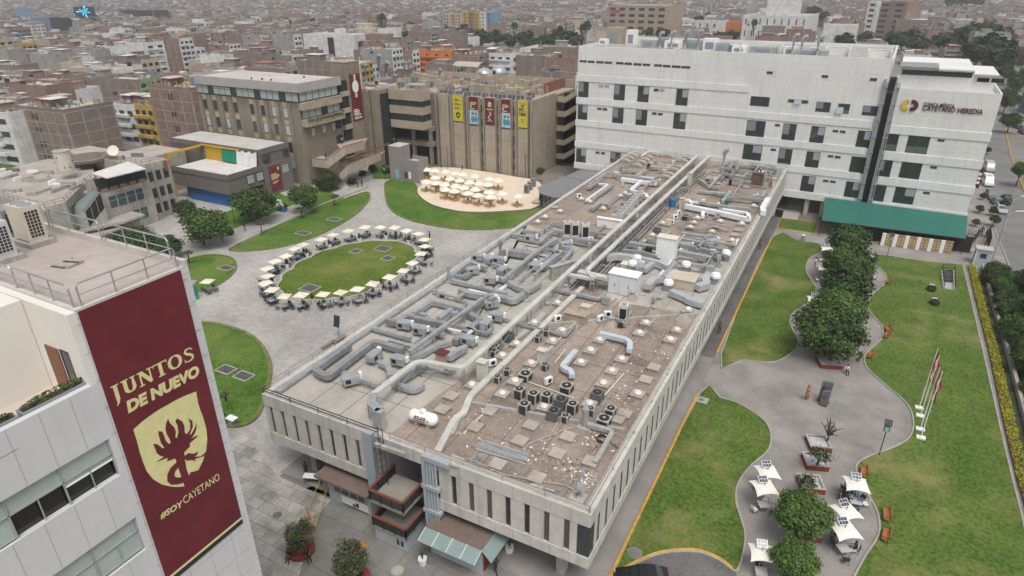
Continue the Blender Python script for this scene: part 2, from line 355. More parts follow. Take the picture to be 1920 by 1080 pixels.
# pale slabs laid in the side path, joints in the front yard
b=MB().m(KERBM)
for px in[(1246,848),(1230,853),(1210,878),(1200,897),(1192,917),(1180,938),(1270,828),(1262,812),(1168,1000)]:
 p=G(*px);b.obox((p.x,p.y,0),1.3,1.0,.03)
S(b.build('path_slabs'))
b=MB().m(mat('dark_bed',(.05,.055,.025),1,.4,1));b.sheet([(20.9,30),(26.2,30),(26.2,121),(20.9,121)],.03);S(b.build('planting_bed_soil'))
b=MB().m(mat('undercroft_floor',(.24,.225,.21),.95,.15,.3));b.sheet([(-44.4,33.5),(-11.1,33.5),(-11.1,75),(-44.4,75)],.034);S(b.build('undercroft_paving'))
# lawn utility covers
HATCH=mat('cover_grating',(.085,.08,.075),.8,.25,3)
def cover(px,sx,sy,rot,lab):
 p=G(*px);t=thing('utility_cover',lab,'cover',(p.x,p.y,.07),0,'utility covers in the lawns')
 f=MB().m(KERBM);ca,sa=math.cos(rot),math.sin(rot)
 f.obox((p.x,p.y,.06),sx,sy,.07,rot);f.build('frame',t)
 g=MB().m(HATCH);g.obox((p.x,p.y,.131),sx-.4,sy-.4,.012,rot)
 for i in range(3):
  q=(i-1)*(sx-.4)/3;g.obox((p.x+q*ca,p.y+q*sa,.14),.05,sy-.4,.02,rot)
 g.build('grating',t)
for px,sx,sy,r_,lab in[((424,694),2.4,1.7,.0,'rectangular grated cover, left of two in the half round lawn'),((457,706),2.4,1.7,0,'rectangular grated cover, right of two in the half round lawn'),
((581,541),2.9,2.4,0,'large grated cover at the lower left of the oval lawn'),((718,467),2.9,2.4,0,'grated cover at the top right of the oval lawn'),((667,472),2.0,2.0,0,'small grated cover near the top edge of the oval lawn'),((727,485),2.1,2.0,0,'small grated cover at the right of the oval lawn'),
((627,412),2.9,2.0,0,'grated cover at the upper end of the long lawn'),((568,438),2.9,2.0,0,'grated cover at the lower end of the long lawn'),((424,503),2.6,1.8,0,'grated cover in the small round lawn')]:
 cover(px,sx,sy,r_,lab)
 # ==== campus buildings
def unit_window(glass,frame,mull=1,tr=0.0):
 b=MB().m(glass);b.add([(0,-.012,0),(1,-.012,0),(1,-.012,1),(0,-.012,1)],[(0,1,2,3)])
 b.m(frame);t=.045
 b.box(0,-.035,0,t,0,1);b.box(1-t,-.035,0,1,0,1);b.box(t,-.035,0,1-t,0,t);b.box(t,-.035,1-t,1-t,0,1)
 for i in range(1,mull):b.box(i/mull-.015,-.03,t,i/mull+.015,0,1-t)
 if tr:b.box(t,-.029,tr-.015,1-t,0,tr+.015)
 return mesh_only(b,'window_pane')
ALU=flat('aluminium_frame',(.32,.33,.33),.4);DFR=flat('dark_frame',(.05,.05,.05),.5)
W_TALL=unit_window(GLASS,DFR,1);W_TALL2=unit_window(GLASS,DFR,2);W_VENT=unit_window(GLASS,ALU,2);W_BLIND=unit_window(BLIND,DFR,1);W_MULL4=unit_window(GLASS,DFR,4);W_BL4=unit_window(BLIND,DFR,4,.7)
W_GREEN=unit_window(GLASSG,ALU,4,.6);W_LIGHT=unit_window(flat('vent_louvre',(.34,.33,.31),.7),ALU,2)
def unit_pane(k):
 b=MB();b.m(GLASS);b.add([(0,-.012,0),(1,-.012,0),(1,-.012,1),(0,-.012,1)],[(0,1,2,3)]);b.m(DFR);b.box(0,-.03,0,.03,0,1);b.box(.97,-.03,0,1,0,1);b.box(.03,-.03,0,.97,0,.03);b.box(.03,-.03,.97,.97,0,1);b.box(.49,-.028,.03,.51,0,.97)
 b.m(flat('pale_blind_reflection_%d'%k,((.20,.23,.25),(.10,.13,.12),(.30,.34,.37))[k],.12,spec=.8));x0,z0,x1,z1=((.03,.35,.49,.97),(.03,.03,.97,.38),(.51,.5,.97,.97))[k];b.add([(x0,-.016,z0),(x1,-.016,z0),(x1,-.016,z1),(x0,-.016,z1)],[(0,1,2,3)]);return mesh_only(b,'window_pane')  # paler block over the glass paints in blinds and window reflections
W_VAR=[unit_pane(0),unit_pane(1),unit_pane(2)]
class Fac:
 """vertical wall plane: local x along the wall, y into the building, z up"""
 def __init__(s,ox,oy,yaw=0.0):
  s.o=Vector((ox,oy,0));s.yaw=yaw;s.u=Vector((math.cos(yaw),math.sin(yaw),0));s.n=Vector((-math.sin(yaw),math.cos(yaw),0))
 def px(s,px,py,d=0.0):
  r=_ray(px,py);c=Vector((0,0,CAM_H));q=s.o+s.n*d;t=(q-c).dot(s.n)/r.dot(s.n);p=c+r*t
  return(p-s.o).dot(s.u),p.z
 def root(s,name,label,cat):return thing(name,label,cat,s.o,s.yaw if s.yaw else 1e-9)
 def wins(s,root,proto,rects,ox,oy,k,d=0.0,name='window'):
  for x0,y0,x1,y1 in rects:
   a,zt=s.px(ox+x0/k,oy+y0/k,d);c,zb=s.px(ox+x1/k,oy+y1/k,d)
   inst(rnd.choice(W_VAR)if proto in(W_TALL,W_TALL2)and root.name.startswith('clinic')and rnd.random()<.6 else proto,name,root,(a,d-.004,zb),(max(.2,c-a),1,max(.2,zt-zb)))
   # ---- clinic
PANEL=mat('white_wall_panel',(0.67,0.665,0.645),0.7,0.05,0.25,streak=0.10,scale2=2,var2=.05)
PANELJ=flat('panel_joint',(.55,.54,.52),.9)
CF_=Fac(-59.0,141.7,R(-1.7))
cl=CF_.root('clinic_building','long white panelled clinic building of six storeys with rows of dark windows','building')
b=MB().m(PANEL)
XA=0.0;XB=CF_.px(1671,130)[0];XC=CF_.px(1676.7,165)[0];XD=CF_.px(1850,290)[0]-.3
b.box(XA,0,3.6,XB,30,30.3)
b.box(XA,0,30.3,XB,.3,30.9);b.box(XA,.3,30.3,XA+.3,30,30.9);b.box(XB-.3,.3,30.3,XB,30,30.9);b.box(XA,29.7,30.3,XB,30,30.9)
b.box(XC,0,3.4,XD,26,25.2);b.box(XC,0,25.2,XD,.25,26.0);b.box(XD-.25,.25,25.2,XD,26,26.0)
b.box(XC+.3,2.2,25.2,XC+11.6,22,29.4);b.box(XC+11.6,3.2,25.2,XD-1.3,16,28.6);b.box(XC+11.4,2.4,28.6,XD-1.0,16.2,28.8)
b.build('wall',cl)
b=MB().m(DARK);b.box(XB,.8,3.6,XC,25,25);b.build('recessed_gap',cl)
b=MB().m(mat('beige_base_wall',(.40,.36,.28),.9,.1,.5));b.box(XA,1.2,0,XD-1.0,24,3.5)
for x in(51.6,54.6,58.0):b.box(x,.3,0,x+.75,1.2,3.5)
b.build('ground_floor',cl)
inst(W_MULL4,'window',cl,(45.2,1.18,.35),(6.2,1,2.9));inst(W_TALL2,'window',cl,(52.5,1.18,.35),(2.0,1,2.9))
b=MB().m(PANEL)
for zb,x1 in((23.45,37.6),(18.5,XB-1),(13.5,XB-1.1),(8.6,XB-1.2),(3.45,XB-1.3)):b.box(XA-.14,-.15,zb,x1,0,zb+1.35);
for zb in(17.9,13.0,8.25,3.2):b.box(XC+.9,-.15,zb,XD+.14,0,zb+1.5);b.box(XD,0,zb,XD+.14,26,zb+1.5)
for zb in(23.45,18.5,13.5,8.6,3.45):b.box(XA-.14,0,zb,XA,30,zb+1.35)
b.build('spandrel_band',cl)
b=MB().m(PANELJ)
for z in(29.3,28.0,26.7,22.3,21.0,17.3,16.1,12.3,11.2,7.3,6.1):b.box(XA,-.006,z,XB-.8,0,z+.05)
for z in(24.6,21.5,19.7,16.4,15.5,11.6,10.6,6.8,5.8):b.box(XC+1.4,-.006,z,XD-.05,0,z+.05)
x=1.9
while x<XB-1:
 for z0,z1 in((24.85,30.2),(19.9,23.4),(14.9,18.4),(10,13.4),(4.85,8.5)):b.box(x,-.008,z0,x+.045,0,z1)
 x+=2.45
x=XC+2.2
while x<XD-.6:
 for z0,z1 in((18.9+.6,25.9),(14.6,17.8),(9.8,12.9),(4.75,8.2)):b.box(x,-.008,z0,x+.045,0,z1)
 x+=2.3
b.build('panel_joint',cl)
w1=[(150,495,258,678),(552,525,665,712),(820,545,933,733),(1255,577,1370,772),(143,755,245,930),(535,788,648,970),(800,810,912,995),(1225,848,1345,1038)]
CF_.wins(cl,W_TALL,w1,1060,70,6)
CF_.wins(cl,W_VENT,[(160,255,245,283),(253,260,330,290),(347,265,433,295),(442,270,527,300),(570,275,657,307),(665,280,750,313),(767,288,858,320),(870,293,955,325),(1000,300,1087,332),(1097,307,1183,340),(1198,313,1297,347),(1303,320,1405,353),
(997,575,1048,610),(360,788,407,820),(420,792,470,827),(978,840,1027,875),(1042,847,1095,882)],1060,70,6)
CF_.wins(cl,W_LIGHT,[(375,530,425,565),(440,535,490,568),(1062,580,1115,613)],1060,70,6)
CF_.wins(cl,W_TALL,[(125,465,228,632)],1060,200,6);CF_.wins(cl,W_VENT,[(340,500,385,533),(402,507,447,540)],1060,200,6)
CF_.wins(cl,W_TALL,[(510,505,618,640)],1060,200,6)
CF_.wins(cl,W_VENT,[(467,320,533,357),(1085,362,1155,400),(1630,395,1703,435),(705,632,935,688),(560,912,613,945),(1210,978,1268,1012),(1290,985,1350,1020)],1360,80,6)
CF_.wins(cl,W_TALL2,[(290,600,487,722),(1030,662,1170,785),(1275,683,1385,803),(1555,705,1710,828)],1360,80,6)
CF_.wins(cl,W_TALL2,[(250,-92,430,105),(658,-55,775,145),(975,-25,1095,180),(1500,25,1610,232),(212,178,395,372),(610,225,730,415),(920,258,1040,455),(1425,315,1550,515),(868,532,990,722),(1365,597,1490,790)],1360,240,6)
CF_.wins(cl,W_VENT,[(513,228,570,262),(1155,300,1212,335),(1233,310,1295,345),(1100,578,1160,612),(1180,587,1240,622)],1360,240,6)
CF_.wins(cl,W_TALL2,[(345,57,475,262),(625,80,820,295),(280,350,405,553),(550,377,735,580),(215,632,335,830),(480,660,665,862)],1600,240,6)
CF_.wins(cl,W_VENT,[(950,122,1023,157),(868,425,938,463),(787,712,857,750)],1600,240,6)
# open casements
for x0,y0,x1,y1 in[(780,640,855,690),(1255,720,1320,800)]:
 a,zt=CF_.px(1360+x0/6,80+y0/6);c,zb=CF_.px(1360+x1/6,80+y1/6)
 q=MB().m(flat('sky_reflection_glass',(.5,.56,.62),.1));q.box(a,-.35,zb,c,-.31,zt);q.build('open_casement',cl)  # sky reflection put into the colour of the open panes
q=MB().m(STEEL)
for x in(XB-.3,XC+.45):
 q.box(x-.3,-.5,3.4,x+.05,-.05,27.5 if x<XC else 27.0)
 q.tube([(x+.3,-.25,3.4),(x+.3,-.25,27)],.1,6)
 for z in range(5,27,3):q.box(x-.45,-.55,z,x+.45,0,z+.18)
q.build('gutter_pipe',cl)
for i,x in enumerate((XC+12.3,XC+12.3+2.1)):
 q=MB().m(DARK);q.box(x,3.18,27.4,x+1.8,3.2,28.1);q.build('window',cl)
q=MB().m(GALVD);q.box(XC+.1,1.2,29.4,XC+6.2,9,29.65);q.box(XC+6.0,1.6,29.0,XC+11.6,9,29.2);q.build('roof_canopy',cl)
q=MB().m(flat('dim_opening',(.06,.065,.06),.8));q.box(XC+.6,2.17,28.1,XC+11.4,2.2,28.95);q.build('window',cl)
q=MB().m(mat('grey_roof_deck',(.33,.32,.30),.9,.15,.4));q.box(XA+.3,.3,30.3,XB-.3,29.7,30.33);q.build('roof_deck',cl)
# sign on the right wing
SB=MB();YEL=flat('yellow_letter',(.62,.42,.03),.5);MRN=flat('maroon_letter',(.075,.012,.022),.5)
sg=thing('wall_sign','wall sign with yellow and maroon half rings beside maroon lettering','sign',CF_.o,CF_.yaw,None)
def ring(cx,cz,r0,r1,a0,a1,material,name):
 b=MB().m(material);n=14;P=[(cx+r0*math.cos(a0+(a1-a0)*i/n),cz+r0*math.sin(a0+(a1-a0)*i/n))for i in range(n+1)];Q=[(cx+r1*math.cos(a0+(a1-a0)*i/n),cz+r1*math.sin(a0+(a1-a0)*i/n))for i in range(n+1)]
 for i in range(n):
  v=[(P[i][0],P[i][1]),(Q[i][0],Q[i][1]),(Q[i+1][0],Q[i+1][1]),(P[i+1][0],P[i+1][1])]
  b.add([(x,-.05,z)for x,z in v]+[(x,-.22,z)for x,z in v],[(4,5,6,7),(5,1,2,6),(7,6,2,3),(4,7,3,0),(4,0,1,5)])
 return b
def K(px,py):return CF_.px(1600+px/6,80+py/6)
ax,az=K(610,640);bx,bz=K(595,765);hh=(az-bz)
c1=K(607,702);q=ring(c1[0]+.02,c1[1],hh*.17,hh*.5,R(90),R(270),YEL,'emblem');q.box(c1[0]-.1,-.22,c1[1]+hh*.17,c1[0]+.18,-.05,c1[1]+hh*.5);q.box(c1[0]-.1,-.22,c1[1]-hh*.5,c1[0]+.18,-.05,c1[1]-hh*.17);q.build('yellow_emblem',sg)
c2=K(655,705);q=ring(c2[0]+.1,c2[1],hh*.17,hh*.5,R(-90),R(90),MRN,'emblem');q.box(c2[0]-.12,-.22,c2[1]+hh*.17,c2[0]+.2,-.05,c2[1]+hh*.5);q.box(c2[0]-.12,-.22,c2[1]-hh*.5,c2[0]+.2,-.05,c2[1]-hh*.17);q.build('maroon_emblem',sg)
o1=K(782,708);e1=K(1135,722);o2=K(772,758);e2=K(1452,800);h2=K(780,720)[1]-K(772,760)[1]
text_part('CLÍNICA MÉDICA','lettering',sg,MRN,(o1[0],-.12,o1[1]),(1,0,0),(0,0,1),.9,.004,0,.05,width=e1[0]-o1[0])
text_part('CAYETANO HEREDIA','lettering',sg,MRN,(o2[0],-.12,o2[1]),(1,0,0),(0,0,1),1.22,.012,0,.05,width=e2[0]-o2[0])
q=CF_.px(1855,285);
sv=thing('side_sign','narrow maroon blade sign on the street side of the white clinic','sign',CF_.o,CF_.yaw)
q=MB().m(MRN);q.box(XD+.35,4,8.6,XD+1.1,4.3,12.2);q.build('sign_panel',sv)
q=MB().m(WHITE)
for z in(9.4,10.2,11.0):q.box(XD+.5,3.97,z,XD+.95,4,z+.5)
q.build('lettering',sv)
# ---- the long low building with the equipment roof
MX0,MX1,MY0,MY1,MS,MP,MD=-44.6,-11.75,33.45,139.7,4.0,9.4,9.0
FACE=mat('grey_white_precast',(0.52,0.50,0.46),0.85,0.08,0.3,streak=0.22,scale2=1.5,var2=.10)
ROOFD=mat('brown_gravel_roof',(0.375,0.305,0.248),0.95,c2=(0.205,0.165,0.135),scale=.16,detail=9,scale2=3.5,var2=.22,bump=.4)
ROOFG=mat('grey_roof_coat',(0.46,0.425,0.375),0.9,c2=(0.34,0.315,0.275),scale=.14,detail=9,scale2=1.5,var2=.1)
mb=thing('long_building','long low concrete building with flat roof crowded by ducts and slit windows','building',(MX0,MY0,0))
GX0,GX1=onY(712,880,MY0).x,onY(806,930,MY0).x
b=MB().m(FACE)
b.box(MX0+.5,MY0+.5,MS+.02,GX0,MY1-.3,MD);b.box(GX1,MY0+.5,MS+.02,MX1-.5,MY1-.3,MD);b.box(GX0,MY0+9,MS+.02,GX1,MY1-.3,MD)
# piers / bands: front
def slits(axis,a0,a1,n,fixed,inward,wfrac=.30):
 st=(a1-a0)/n;out=[]
 for i in range(n):
  s0=a0+st*(i+.5)-st*wfrac/2;s1=s0+st*wfrac;p0=a0+st*i;p1=a0+st*(i+1)
  for u0,u1 in((p0,s0),(s1,p1)):
   if axis=='x':b.box(u0,fixed,MS+1.05,u1,fixed+.5,8.15)
   else:b.box(fixed-.5,u0,MS+1.05,fixed,u1,8.15)
  out.append((s0,s1))
 return out
fl=slits('x',MX0,GX0,9,MY0,1);fr=slits('x',GX1,MX1-1.0,8,MY0,1)
for u0,u1 in((MX0,GX0),(GX1,MX1)):
 b.box(u0,MY0-.05,MS,u1,MY0+.5,MS+1.05);b.box(u0,MY0-.05,8.15,u1,MY0+.5,MP)
b.box(GX0,MY0-.05,8.15,GX1,MY0+.5,MP)
rs=slits('y',MY0+1.0,MY1,62,MX1,-1,.30)
b.box(MX1-.5,MY0+.5,MS,MX1+.05,MY1,MS+1.05);b.box(MX1-.5,MY0+.5,8.15,MX1+.05,MY1,MP);b.box(MX1,MY0-.05,MS,MX1+.05,MY0+.5,MS+1.05);b.box(MX1,MY0-.05,8.15,MX1+.05,MY0+.5,MP)
b.box(MX0-.05,MY0+.5,MS,MX0+.5,MY1,MP);b.box(MX0+.5,MY1-.35,MS,MX1-.5,MY1,MP)
b.build('wall',mb)
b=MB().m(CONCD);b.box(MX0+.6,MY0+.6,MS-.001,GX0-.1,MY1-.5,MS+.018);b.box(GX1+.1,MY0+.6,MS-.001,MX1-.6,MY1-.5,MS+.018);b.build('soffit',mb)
b=MB().m(flat('joint_line',(.25,.24,.22),.9))
for u0,u1,n in((MX0,GX0,9),(GX1,MX1,9)):
 for i in range(1,n+1):
  x=u0+(u1-u0)*i/n-.01
  if i<n:b.box(x,MY0-.056,MS+.02,x+.03,MY0-.05,MS+1.03);b.box(x,MY0-.056,8.17,x+.03,MY0-.05,MP-.02)
for i in range(1,48):
 y=MY0+(MY1-MY0)*i/48;b.box(MX1+.05,y,8.17,MX1+.056,y+.03,MP-.02);b.box(MX1+.05,y,MS+.02,MX1+.056,y+.03,MS+1.03)
b.build('panel_joint',mb)
SLIT=unit_window(flat('smoked_glass',(.035,.03,.026),.1),flat('bronze_frame',(.07,.055,.045),.5),1,.55)
SLITS=[SLIT,unit_window(flat('dusty_glass',(.10,.085,.07),.15),flat('bronze_frame',(.07,.055,.045),.5),1,.4)]
for s0,s1 in fl+fr:inst(rnd.choice(SLITS),'window',mb,(s0,MY0+.2,MS+1.05),(s1-s0,1,3.1))
for s0,s1 in rs:inst(rnd.choice(SLITS),'window',mb,(MX1-.06,s0,MS+1.05),(s1-s0,1,3.1),R(90))
inst(W_MULL4,'window',mb,(MX1-1.0,MY0+.1,MS+1.05),(.95,1,3.1));inst(W_MULL4,'window',mb,(MX1-.06,MY0+.05,MS+1.05),(.95,1,3.1),R(90))
def roofy(px,py):return G(px,py,MD)
yA=G(640,775,MD).y
b=MB().m(ROOFD);b.sheet([(MX0+.5,MY0+.5),(MX1-.5,MY0+.5),(MX1-.5,MY1-.35),(MX0+.5,MY1-.35)],MD+.004);b.build('roof_deck',mb)
b=MB().m(ROOFG)
b.sheet([(MX0+.5,MY0+.5),G(735,812,MD)[:2],G(820,742,MD)[:2],G(1000,615,MD)[:2],G(1120,480,MD)[:2],(G(985,420,MD).x,G(985,420,MD).y),(MX0+.5,G(985,418,MD).y)],MD+.009)
b.sheet([G(1125,560,MD)[:2],G(1185,468,MD)[:2],G(1390,475,MD)[:2],(MX1-.5,G(1380,500,MD).y),(MX1-.5,G(1310,590,MD).y),G(1180,570,MD)[:2]],MD+.0085)
b.build('roof_coating',mb)
b=MB().m(flat('roof_seam_tar',(.13,.105,.085),.95))
for i in range(1,9):x=MX0+1+i*3.65;b.box(x,MY0+1,MD,x+.07,MY1-1,MD+.014)
for i in range(1,22):y=MY0+i*4.85;b.box(MX0+1,y,MD,MX1-1,y+.06,MD+.0145)
b.build('roof_seam',mb)
b=MB().m(CONC);b.box(MX0+.5,MY0+.5,MD,MX0+.75,MY1-.35,MP+.02);b.box(MX1-.75,MY0+.5,MD,MX1-.5,MY1-.35,MP-.12);b.box(MX0+.75,MY0+.5,MD,MX1-.75,MY0+.75,MP-.1)
# low upstand walls on the roof
for p,q in[((848,820),(870,770)),((880,758),(1170,810)),((700,835),(760,855)),((1000,612),(1345,600)),((1030,430),(1140,452))]:
 u,v=G(*p,MD),G(*q,MD);v.x=min(v.x,MX1-.8);b.strip([u,v],.3,MD,MD+.35)
b.build('upstand',mb)
# ground floor set back in the shade, columns
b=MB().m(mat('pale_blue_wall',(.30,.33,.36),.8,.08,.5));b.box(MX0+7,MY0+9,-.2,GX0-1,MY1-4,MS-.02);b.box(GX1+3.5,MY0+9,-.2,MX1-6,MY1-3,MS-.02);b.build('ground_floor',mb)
for i in range(11):
 y=MY0+2.2+i*10.2
 for x in(MX0+3.2,MX1-3.0):
  c=MB().m(CONC);c.box(x-.35,y-.45,0,x+.35,y+.45,MS-.01);c.build('column',mb)
  # stair bay, balconies, ladder, pipes
b=MB().m(mat('pale_lilac_wall',(.44,.43,.44),.85,.06,.5));b.box(GX0+.01,MY0+.6,0,GX0+.25,MY0+9,8.1);b.box(GX1-.25,MY0+.6,0,GX1-.01,MY0+9,8.1);b.box(GX0+.25,MY0+8.7,0,GX1-.25,MY0+8.99,8.1);b.build('stair_wall',mb)
RAILR=flat('terracotta_rail',(.18,.06,.04),.6)
bal=Vector(((GX0+GX1)/2-.2,MY0,0))
for z,lab in((4.6,'u'),(1.7,'l')):
 fx0,fx1=bal.x-1.75,bal.x+1.75;fy0,fy1=MY0-2.3,MY0+1.2
 c=MB().m(mat('stair_landing',(.27,.25,.21),.9,.1,.5));c.box(fx0,fy0,z-.35,fx1,fy1,z);lf=c.build('balcony',mb)
 c=MB().m(RAILR)
 for p,q in(((fx0,fy1),(fx0,fy0)),((fx0,fy0),(fx1,fy0)),((fx1,fy0),(fx1,fy1))):c.tube([(p[0],p[1],z+1.05),(q[0],q[1],z+1.05)],.12,6)
 c.m(BLACK)
 for p,q in(((fx0,fy1),(fx0,fy0)),((fx0,fy0),(fx1,fy0)),((fx1,fy0),(fx1,fy1))):
  for k in range(7):c.tube([(p[0],p[1],z+.12+k*.12),(q[0],q[1],z+.12+k*.12)],.042,4)
  for k in range(4):t=k/3;c.box(p[0]+(q[0]-p[0])*t-.04,p[1]+(q[1]-p[1])*t-.04,z-.1,p[0]+(q[0]-p[0])*t+.04,p[1]+(q[1]-p[1])*t+.04,z+1.0)
 r_=c.build('balcony_railing',lf)
c=MB().m(mat('grey_blue_block',(.33,.36,.38),.85,.08,.6));c.box(bal.x-1.7,MY0-2.2,0,bal.x+1.7,MY0+.5,1.34);c.m(DARK);c.box(bal.x+.6,MY0-2.22,.45,bal.x+.85,MY0-2.2,1.05);c.box(bal.x+1.05,MY0-2.22,.45,bal.x+1.3,MY0-2.2,1.05);c.build('stair_base',mb)
c=MB().m(RAILR)
for i in range(9):c.box(bal.x+.6-i*.06,MY0+1.4+i*.45,4.6+i*.19,bal.x+1.9-i*.06,MY0+1.85+i*.45,4.7+i*.19)
c.build('stair_flight',mb)
c=MB().m(BLACK);lx=GX0+.55
for dx in(0,.5):c.tube([(lx+dx,MY0-.3,4.7),(lx+dx,MY0-.3,MP+1.3)],.035,4)
for k in range(20):c.tube([(lx,MY0-.3,4.9+k*.28),(lx+.5,MY0-.3,4.9+k*.28)],.02,4)
for k in range(6):
 z=6.4+k*.75;c.tube([(lx-.12,MY0-.3,z),(lx-.15,MY0-.95,z),(lx+.25,MY0-1.1,z),(lx+.65,MY0-.95,z),(lx+.62,MY0-.3,z)],.022,4)
for dx,dy in((-.13,-.9),(.25,-1.1),(.63,-.9)):c.tube([(lx+dx,MY0+dy,6.4),(lx+dx,MY0+dy,10.2)],.02,4)
c.build('cage_ladder',mb)
PIPEB=mat('blue_grey_pipe',(.33,.365,.395),.5,.06,1)
c=MB().m(PIPEB);c.box(GX0-1.0,MY0-.55,3.3,GX0-.05,MY0-.07,MP+.4);c.build('vertical_duct',mb)
c=MB().m(PIPEB)
for k in range(4):c.tube([(GX1+.15+k*.28,MY0-.3,0),(GX1+.15+k*.28,MY0-.3,MP-.3)],.11,8)
c.box(GX1-.25,MY0-.5,0,GX1+.03,MY0-.1,MP-.3);c.box(GX1-.25,MY0-.5,MP-.3,GX1+2.4,MY0-.06,MP+.15)
for z in(1.2,3.6,6.2):c.box(GX1-.4,MY0-.55,z,GX1+1.35,MY0-.06,z+.35)
c.build('pipe_bundle',mb)
# roof edge railings
def railing(path,h,name,label,parent=None,posts=1.8,material=STEEL,bars=2,r=.035,z0=0):
 c=MB().m(material);path=[Vector(p)for p in path]
 for k in range(bars):c.tube([p+Vector((0,0,h*(1-k*.48)))for p in path],r,5)
 for i in range(len(path)-1):
  n=max(1,int((path[i+1]-path[i]).length/posts))
  for j in range(n+1):p=path[i].lerp(path[i+1],j/n);c.tube([p,p+Vector((0,0,h))],r,4)
 return c
OCH=flat('rusted_rail',(.24,.20,.14),.7)
c=railing([(MX0+.1,MY0+.1,MP),(MX0+.1,MY1-.2,MP)],.75,'','',material=OCH,posts=3.2,bars=2,r=.03);c.build('left_railing',mb)
c=railing([(MX0+.1,MY0+.1,MP),(GX0+.2,MY0+.1,MP)],.6,'','',material=BLACK,posts=3,r=.045)
c2_=railing([(GX0+1.4,MY0+.1,MP),(MX1-.1,MY0+.1,MP)],.6,'','',material=OCH,posts=3,r=.03)
c.build('front_railing',mb);c2_.build('front_railing',mb)
c=railing([(MX1-.2,MY0+.1,MP),(MX1-.2,MY1-.2,MP)],.4,'','',material=OCH,posts=5,bars=1,r=.03);c.build('side_pipe',mb)
c=railing([(MX0+.2,MY1-.2,MP),(MX1-.2,MY1-.2,MP)],.9,'','',material=STEEL,posts=3,bars=2,r=.03);c.build('rear_railing',mb)
# ground kiosks under the slab
KB=mat('kiosk_wall',(.36,.40,.43),.8,.06,.5);KR=mat('kiosk_roof',(.17,.125,.105),.9,.12,.8)
p0=G(752,990);kx0=G(664,955,0).x
k1=thing('information_kiosk','pale blue kiosk with brown roof and white banner under the slab','kiosk',(GX0-6,MY0-2,0))
q=MB().m(KB);q.box(GX0-6.2,MY0-.4,0,GX0-1.2,MY0+6,2.9);q.build('wall',k1)
q=MB().m(KR);q.box(GX0-7.0,MY0-1.2,2.9,GX0-.9,MY0+6,3.12);q.build('roof',k1)
inst(W_GREEN,'window',k1,(GX0-5.6,MY0-.404,1.3),(3.9,1,1.2))
q=MB().m(WHITE);q.box(GX0-4.6,MY0-.5,.25,GX0-1.5,MY0-.45,1.2);q.m(MAROON);q.box(GX0-4.6,MY0-.506,.25,GX0-1.5,MY0-.5,.36);q.lathe((GX0-3.0,MY0-.5,.75),[(.25,-.004),(.25,.004)],10);q.m(BLACK);q.box(GX0-2.9,MY0-.508,.5,GX0-2.6,MY0-.5,1.0);q.build('banner',k1)
k2=thing('snack_kiosk','pale blue kiosk with brown roof and glass awnings beneath the building front','kiosk',(GX1+1.5,MY0-3,0))
q=MB().m(KB);q.box(GX1+.6,MY0-1.2,0,GX1+5.6,MY0+6,2.85);q.build('wall',k2)
q=MB().m(KR);q.box(GX1+.4,MY0-1.4,2.85,GX1+5.8,MY0+6,3.0);q.build('roof',k2)
AWG=mat('awning_glass',(.21,.28,.275),.4,.06,1)
q=MB().m(AWG);q.add([(GX1+.4,MY0-1.4,2.95),(GX1+5.8,MY0-1.4,2.95),(GX1+5.8,MY0-2.6,2.5),(GX1+.4,MY0-2.6,2.5),(GX1+.4,MY0-1.4,2.9),(GX1+5.8,MY0-1.4,2.9),(GX1+5.8,MY0-2.6,2.45),(GX1+.4,MY0-2.6,2.45)],[(3,2,1,0),(4,5,6,7),(0,4,7,3),(1,2,6,5),(2,3,7,6)])
q.add([(GX1+5.8,MY0-1.4,2.95),(GX1+5.8,MY0+3,2.95),(GX1+6.9,MY0+3,2.5),(GX1+6.9,MY0-1.8,2.5),(GX1+5.8,MY0-1.4,2.9),(GX1+5.8,MY0+3,2.9),(GX1+6.9,MY0+3,2.45),(GX1+6.9,MY0-1.8,2.45)],[(3,2,1,0),(4,5,6,7),(0,4,7,3),(1,2,6,5),(2,3,7,6)])
q.m(WHITE)
for t in(0,.25,.5,.75,1):q.tube([(GX1+.4+5.4*t,MY0-1.4,2.98),(GX1+.4+5.4*t,MY0-2.6,2.53)],.03,4)
q.build('glass_awning',k2)
inst(W_MULL4,'serving_window',k2,(GX1+1.2,MY0-1.204,1.1),(3.8,1,1.2))
q=MB().m(REDB);q.box(GX1+5.603,MY0-.9,0,GX1+5.66,MY0+1.6,2.2);q.build('door',k2)
# ---- near tower with the banner
TX,TZ=-24.5,33.0
TWW=mat('tower_wall_panel',(0.56,0.56,0.56),0.6,0.04,0.3,streak=.06)
tw=thing('banner_tower','near white panelled tower with roof terrace and tall maroon banner','building',(TX,15.9,0))
e_y=onX(352,498,TX).y;n_y=onX(140,583,TX).y
w1t=onX(204,822.5,TX).z;w1b=onX(226,891,TX).z;w1y=onX(204,822.5,TX).y;w2t=onX(255,969,TX).z;w2b=onX(274,1024,TX).z
terr_z=onX(173,725,TX).z-.9
b=MB().m(TWW)
b.box(-60,n_y,0,TX,e_y,TZ)
b.box(-60,-6,0,TX-1.2,n_y,terr_z)
b.box(TX-1.2,-6,w1t,TX,n_y,terr_z)
fl_h=w1t-w2t
for k in range(8):
 zt=w1b-k*fl_h;zb=w1t-(k+1)*fl_h
 b.box(TX-1.2,-6,max(0,zb),TX,n_y-.001,zt);b.box(TX-1.2,w1y,zt,TX,n_y-.001,zt+(w1t-w1b))
b.box(-31,-6,terr_z,TX,n_y-3.2,terr_z+.02)
b.build('wall',tw)
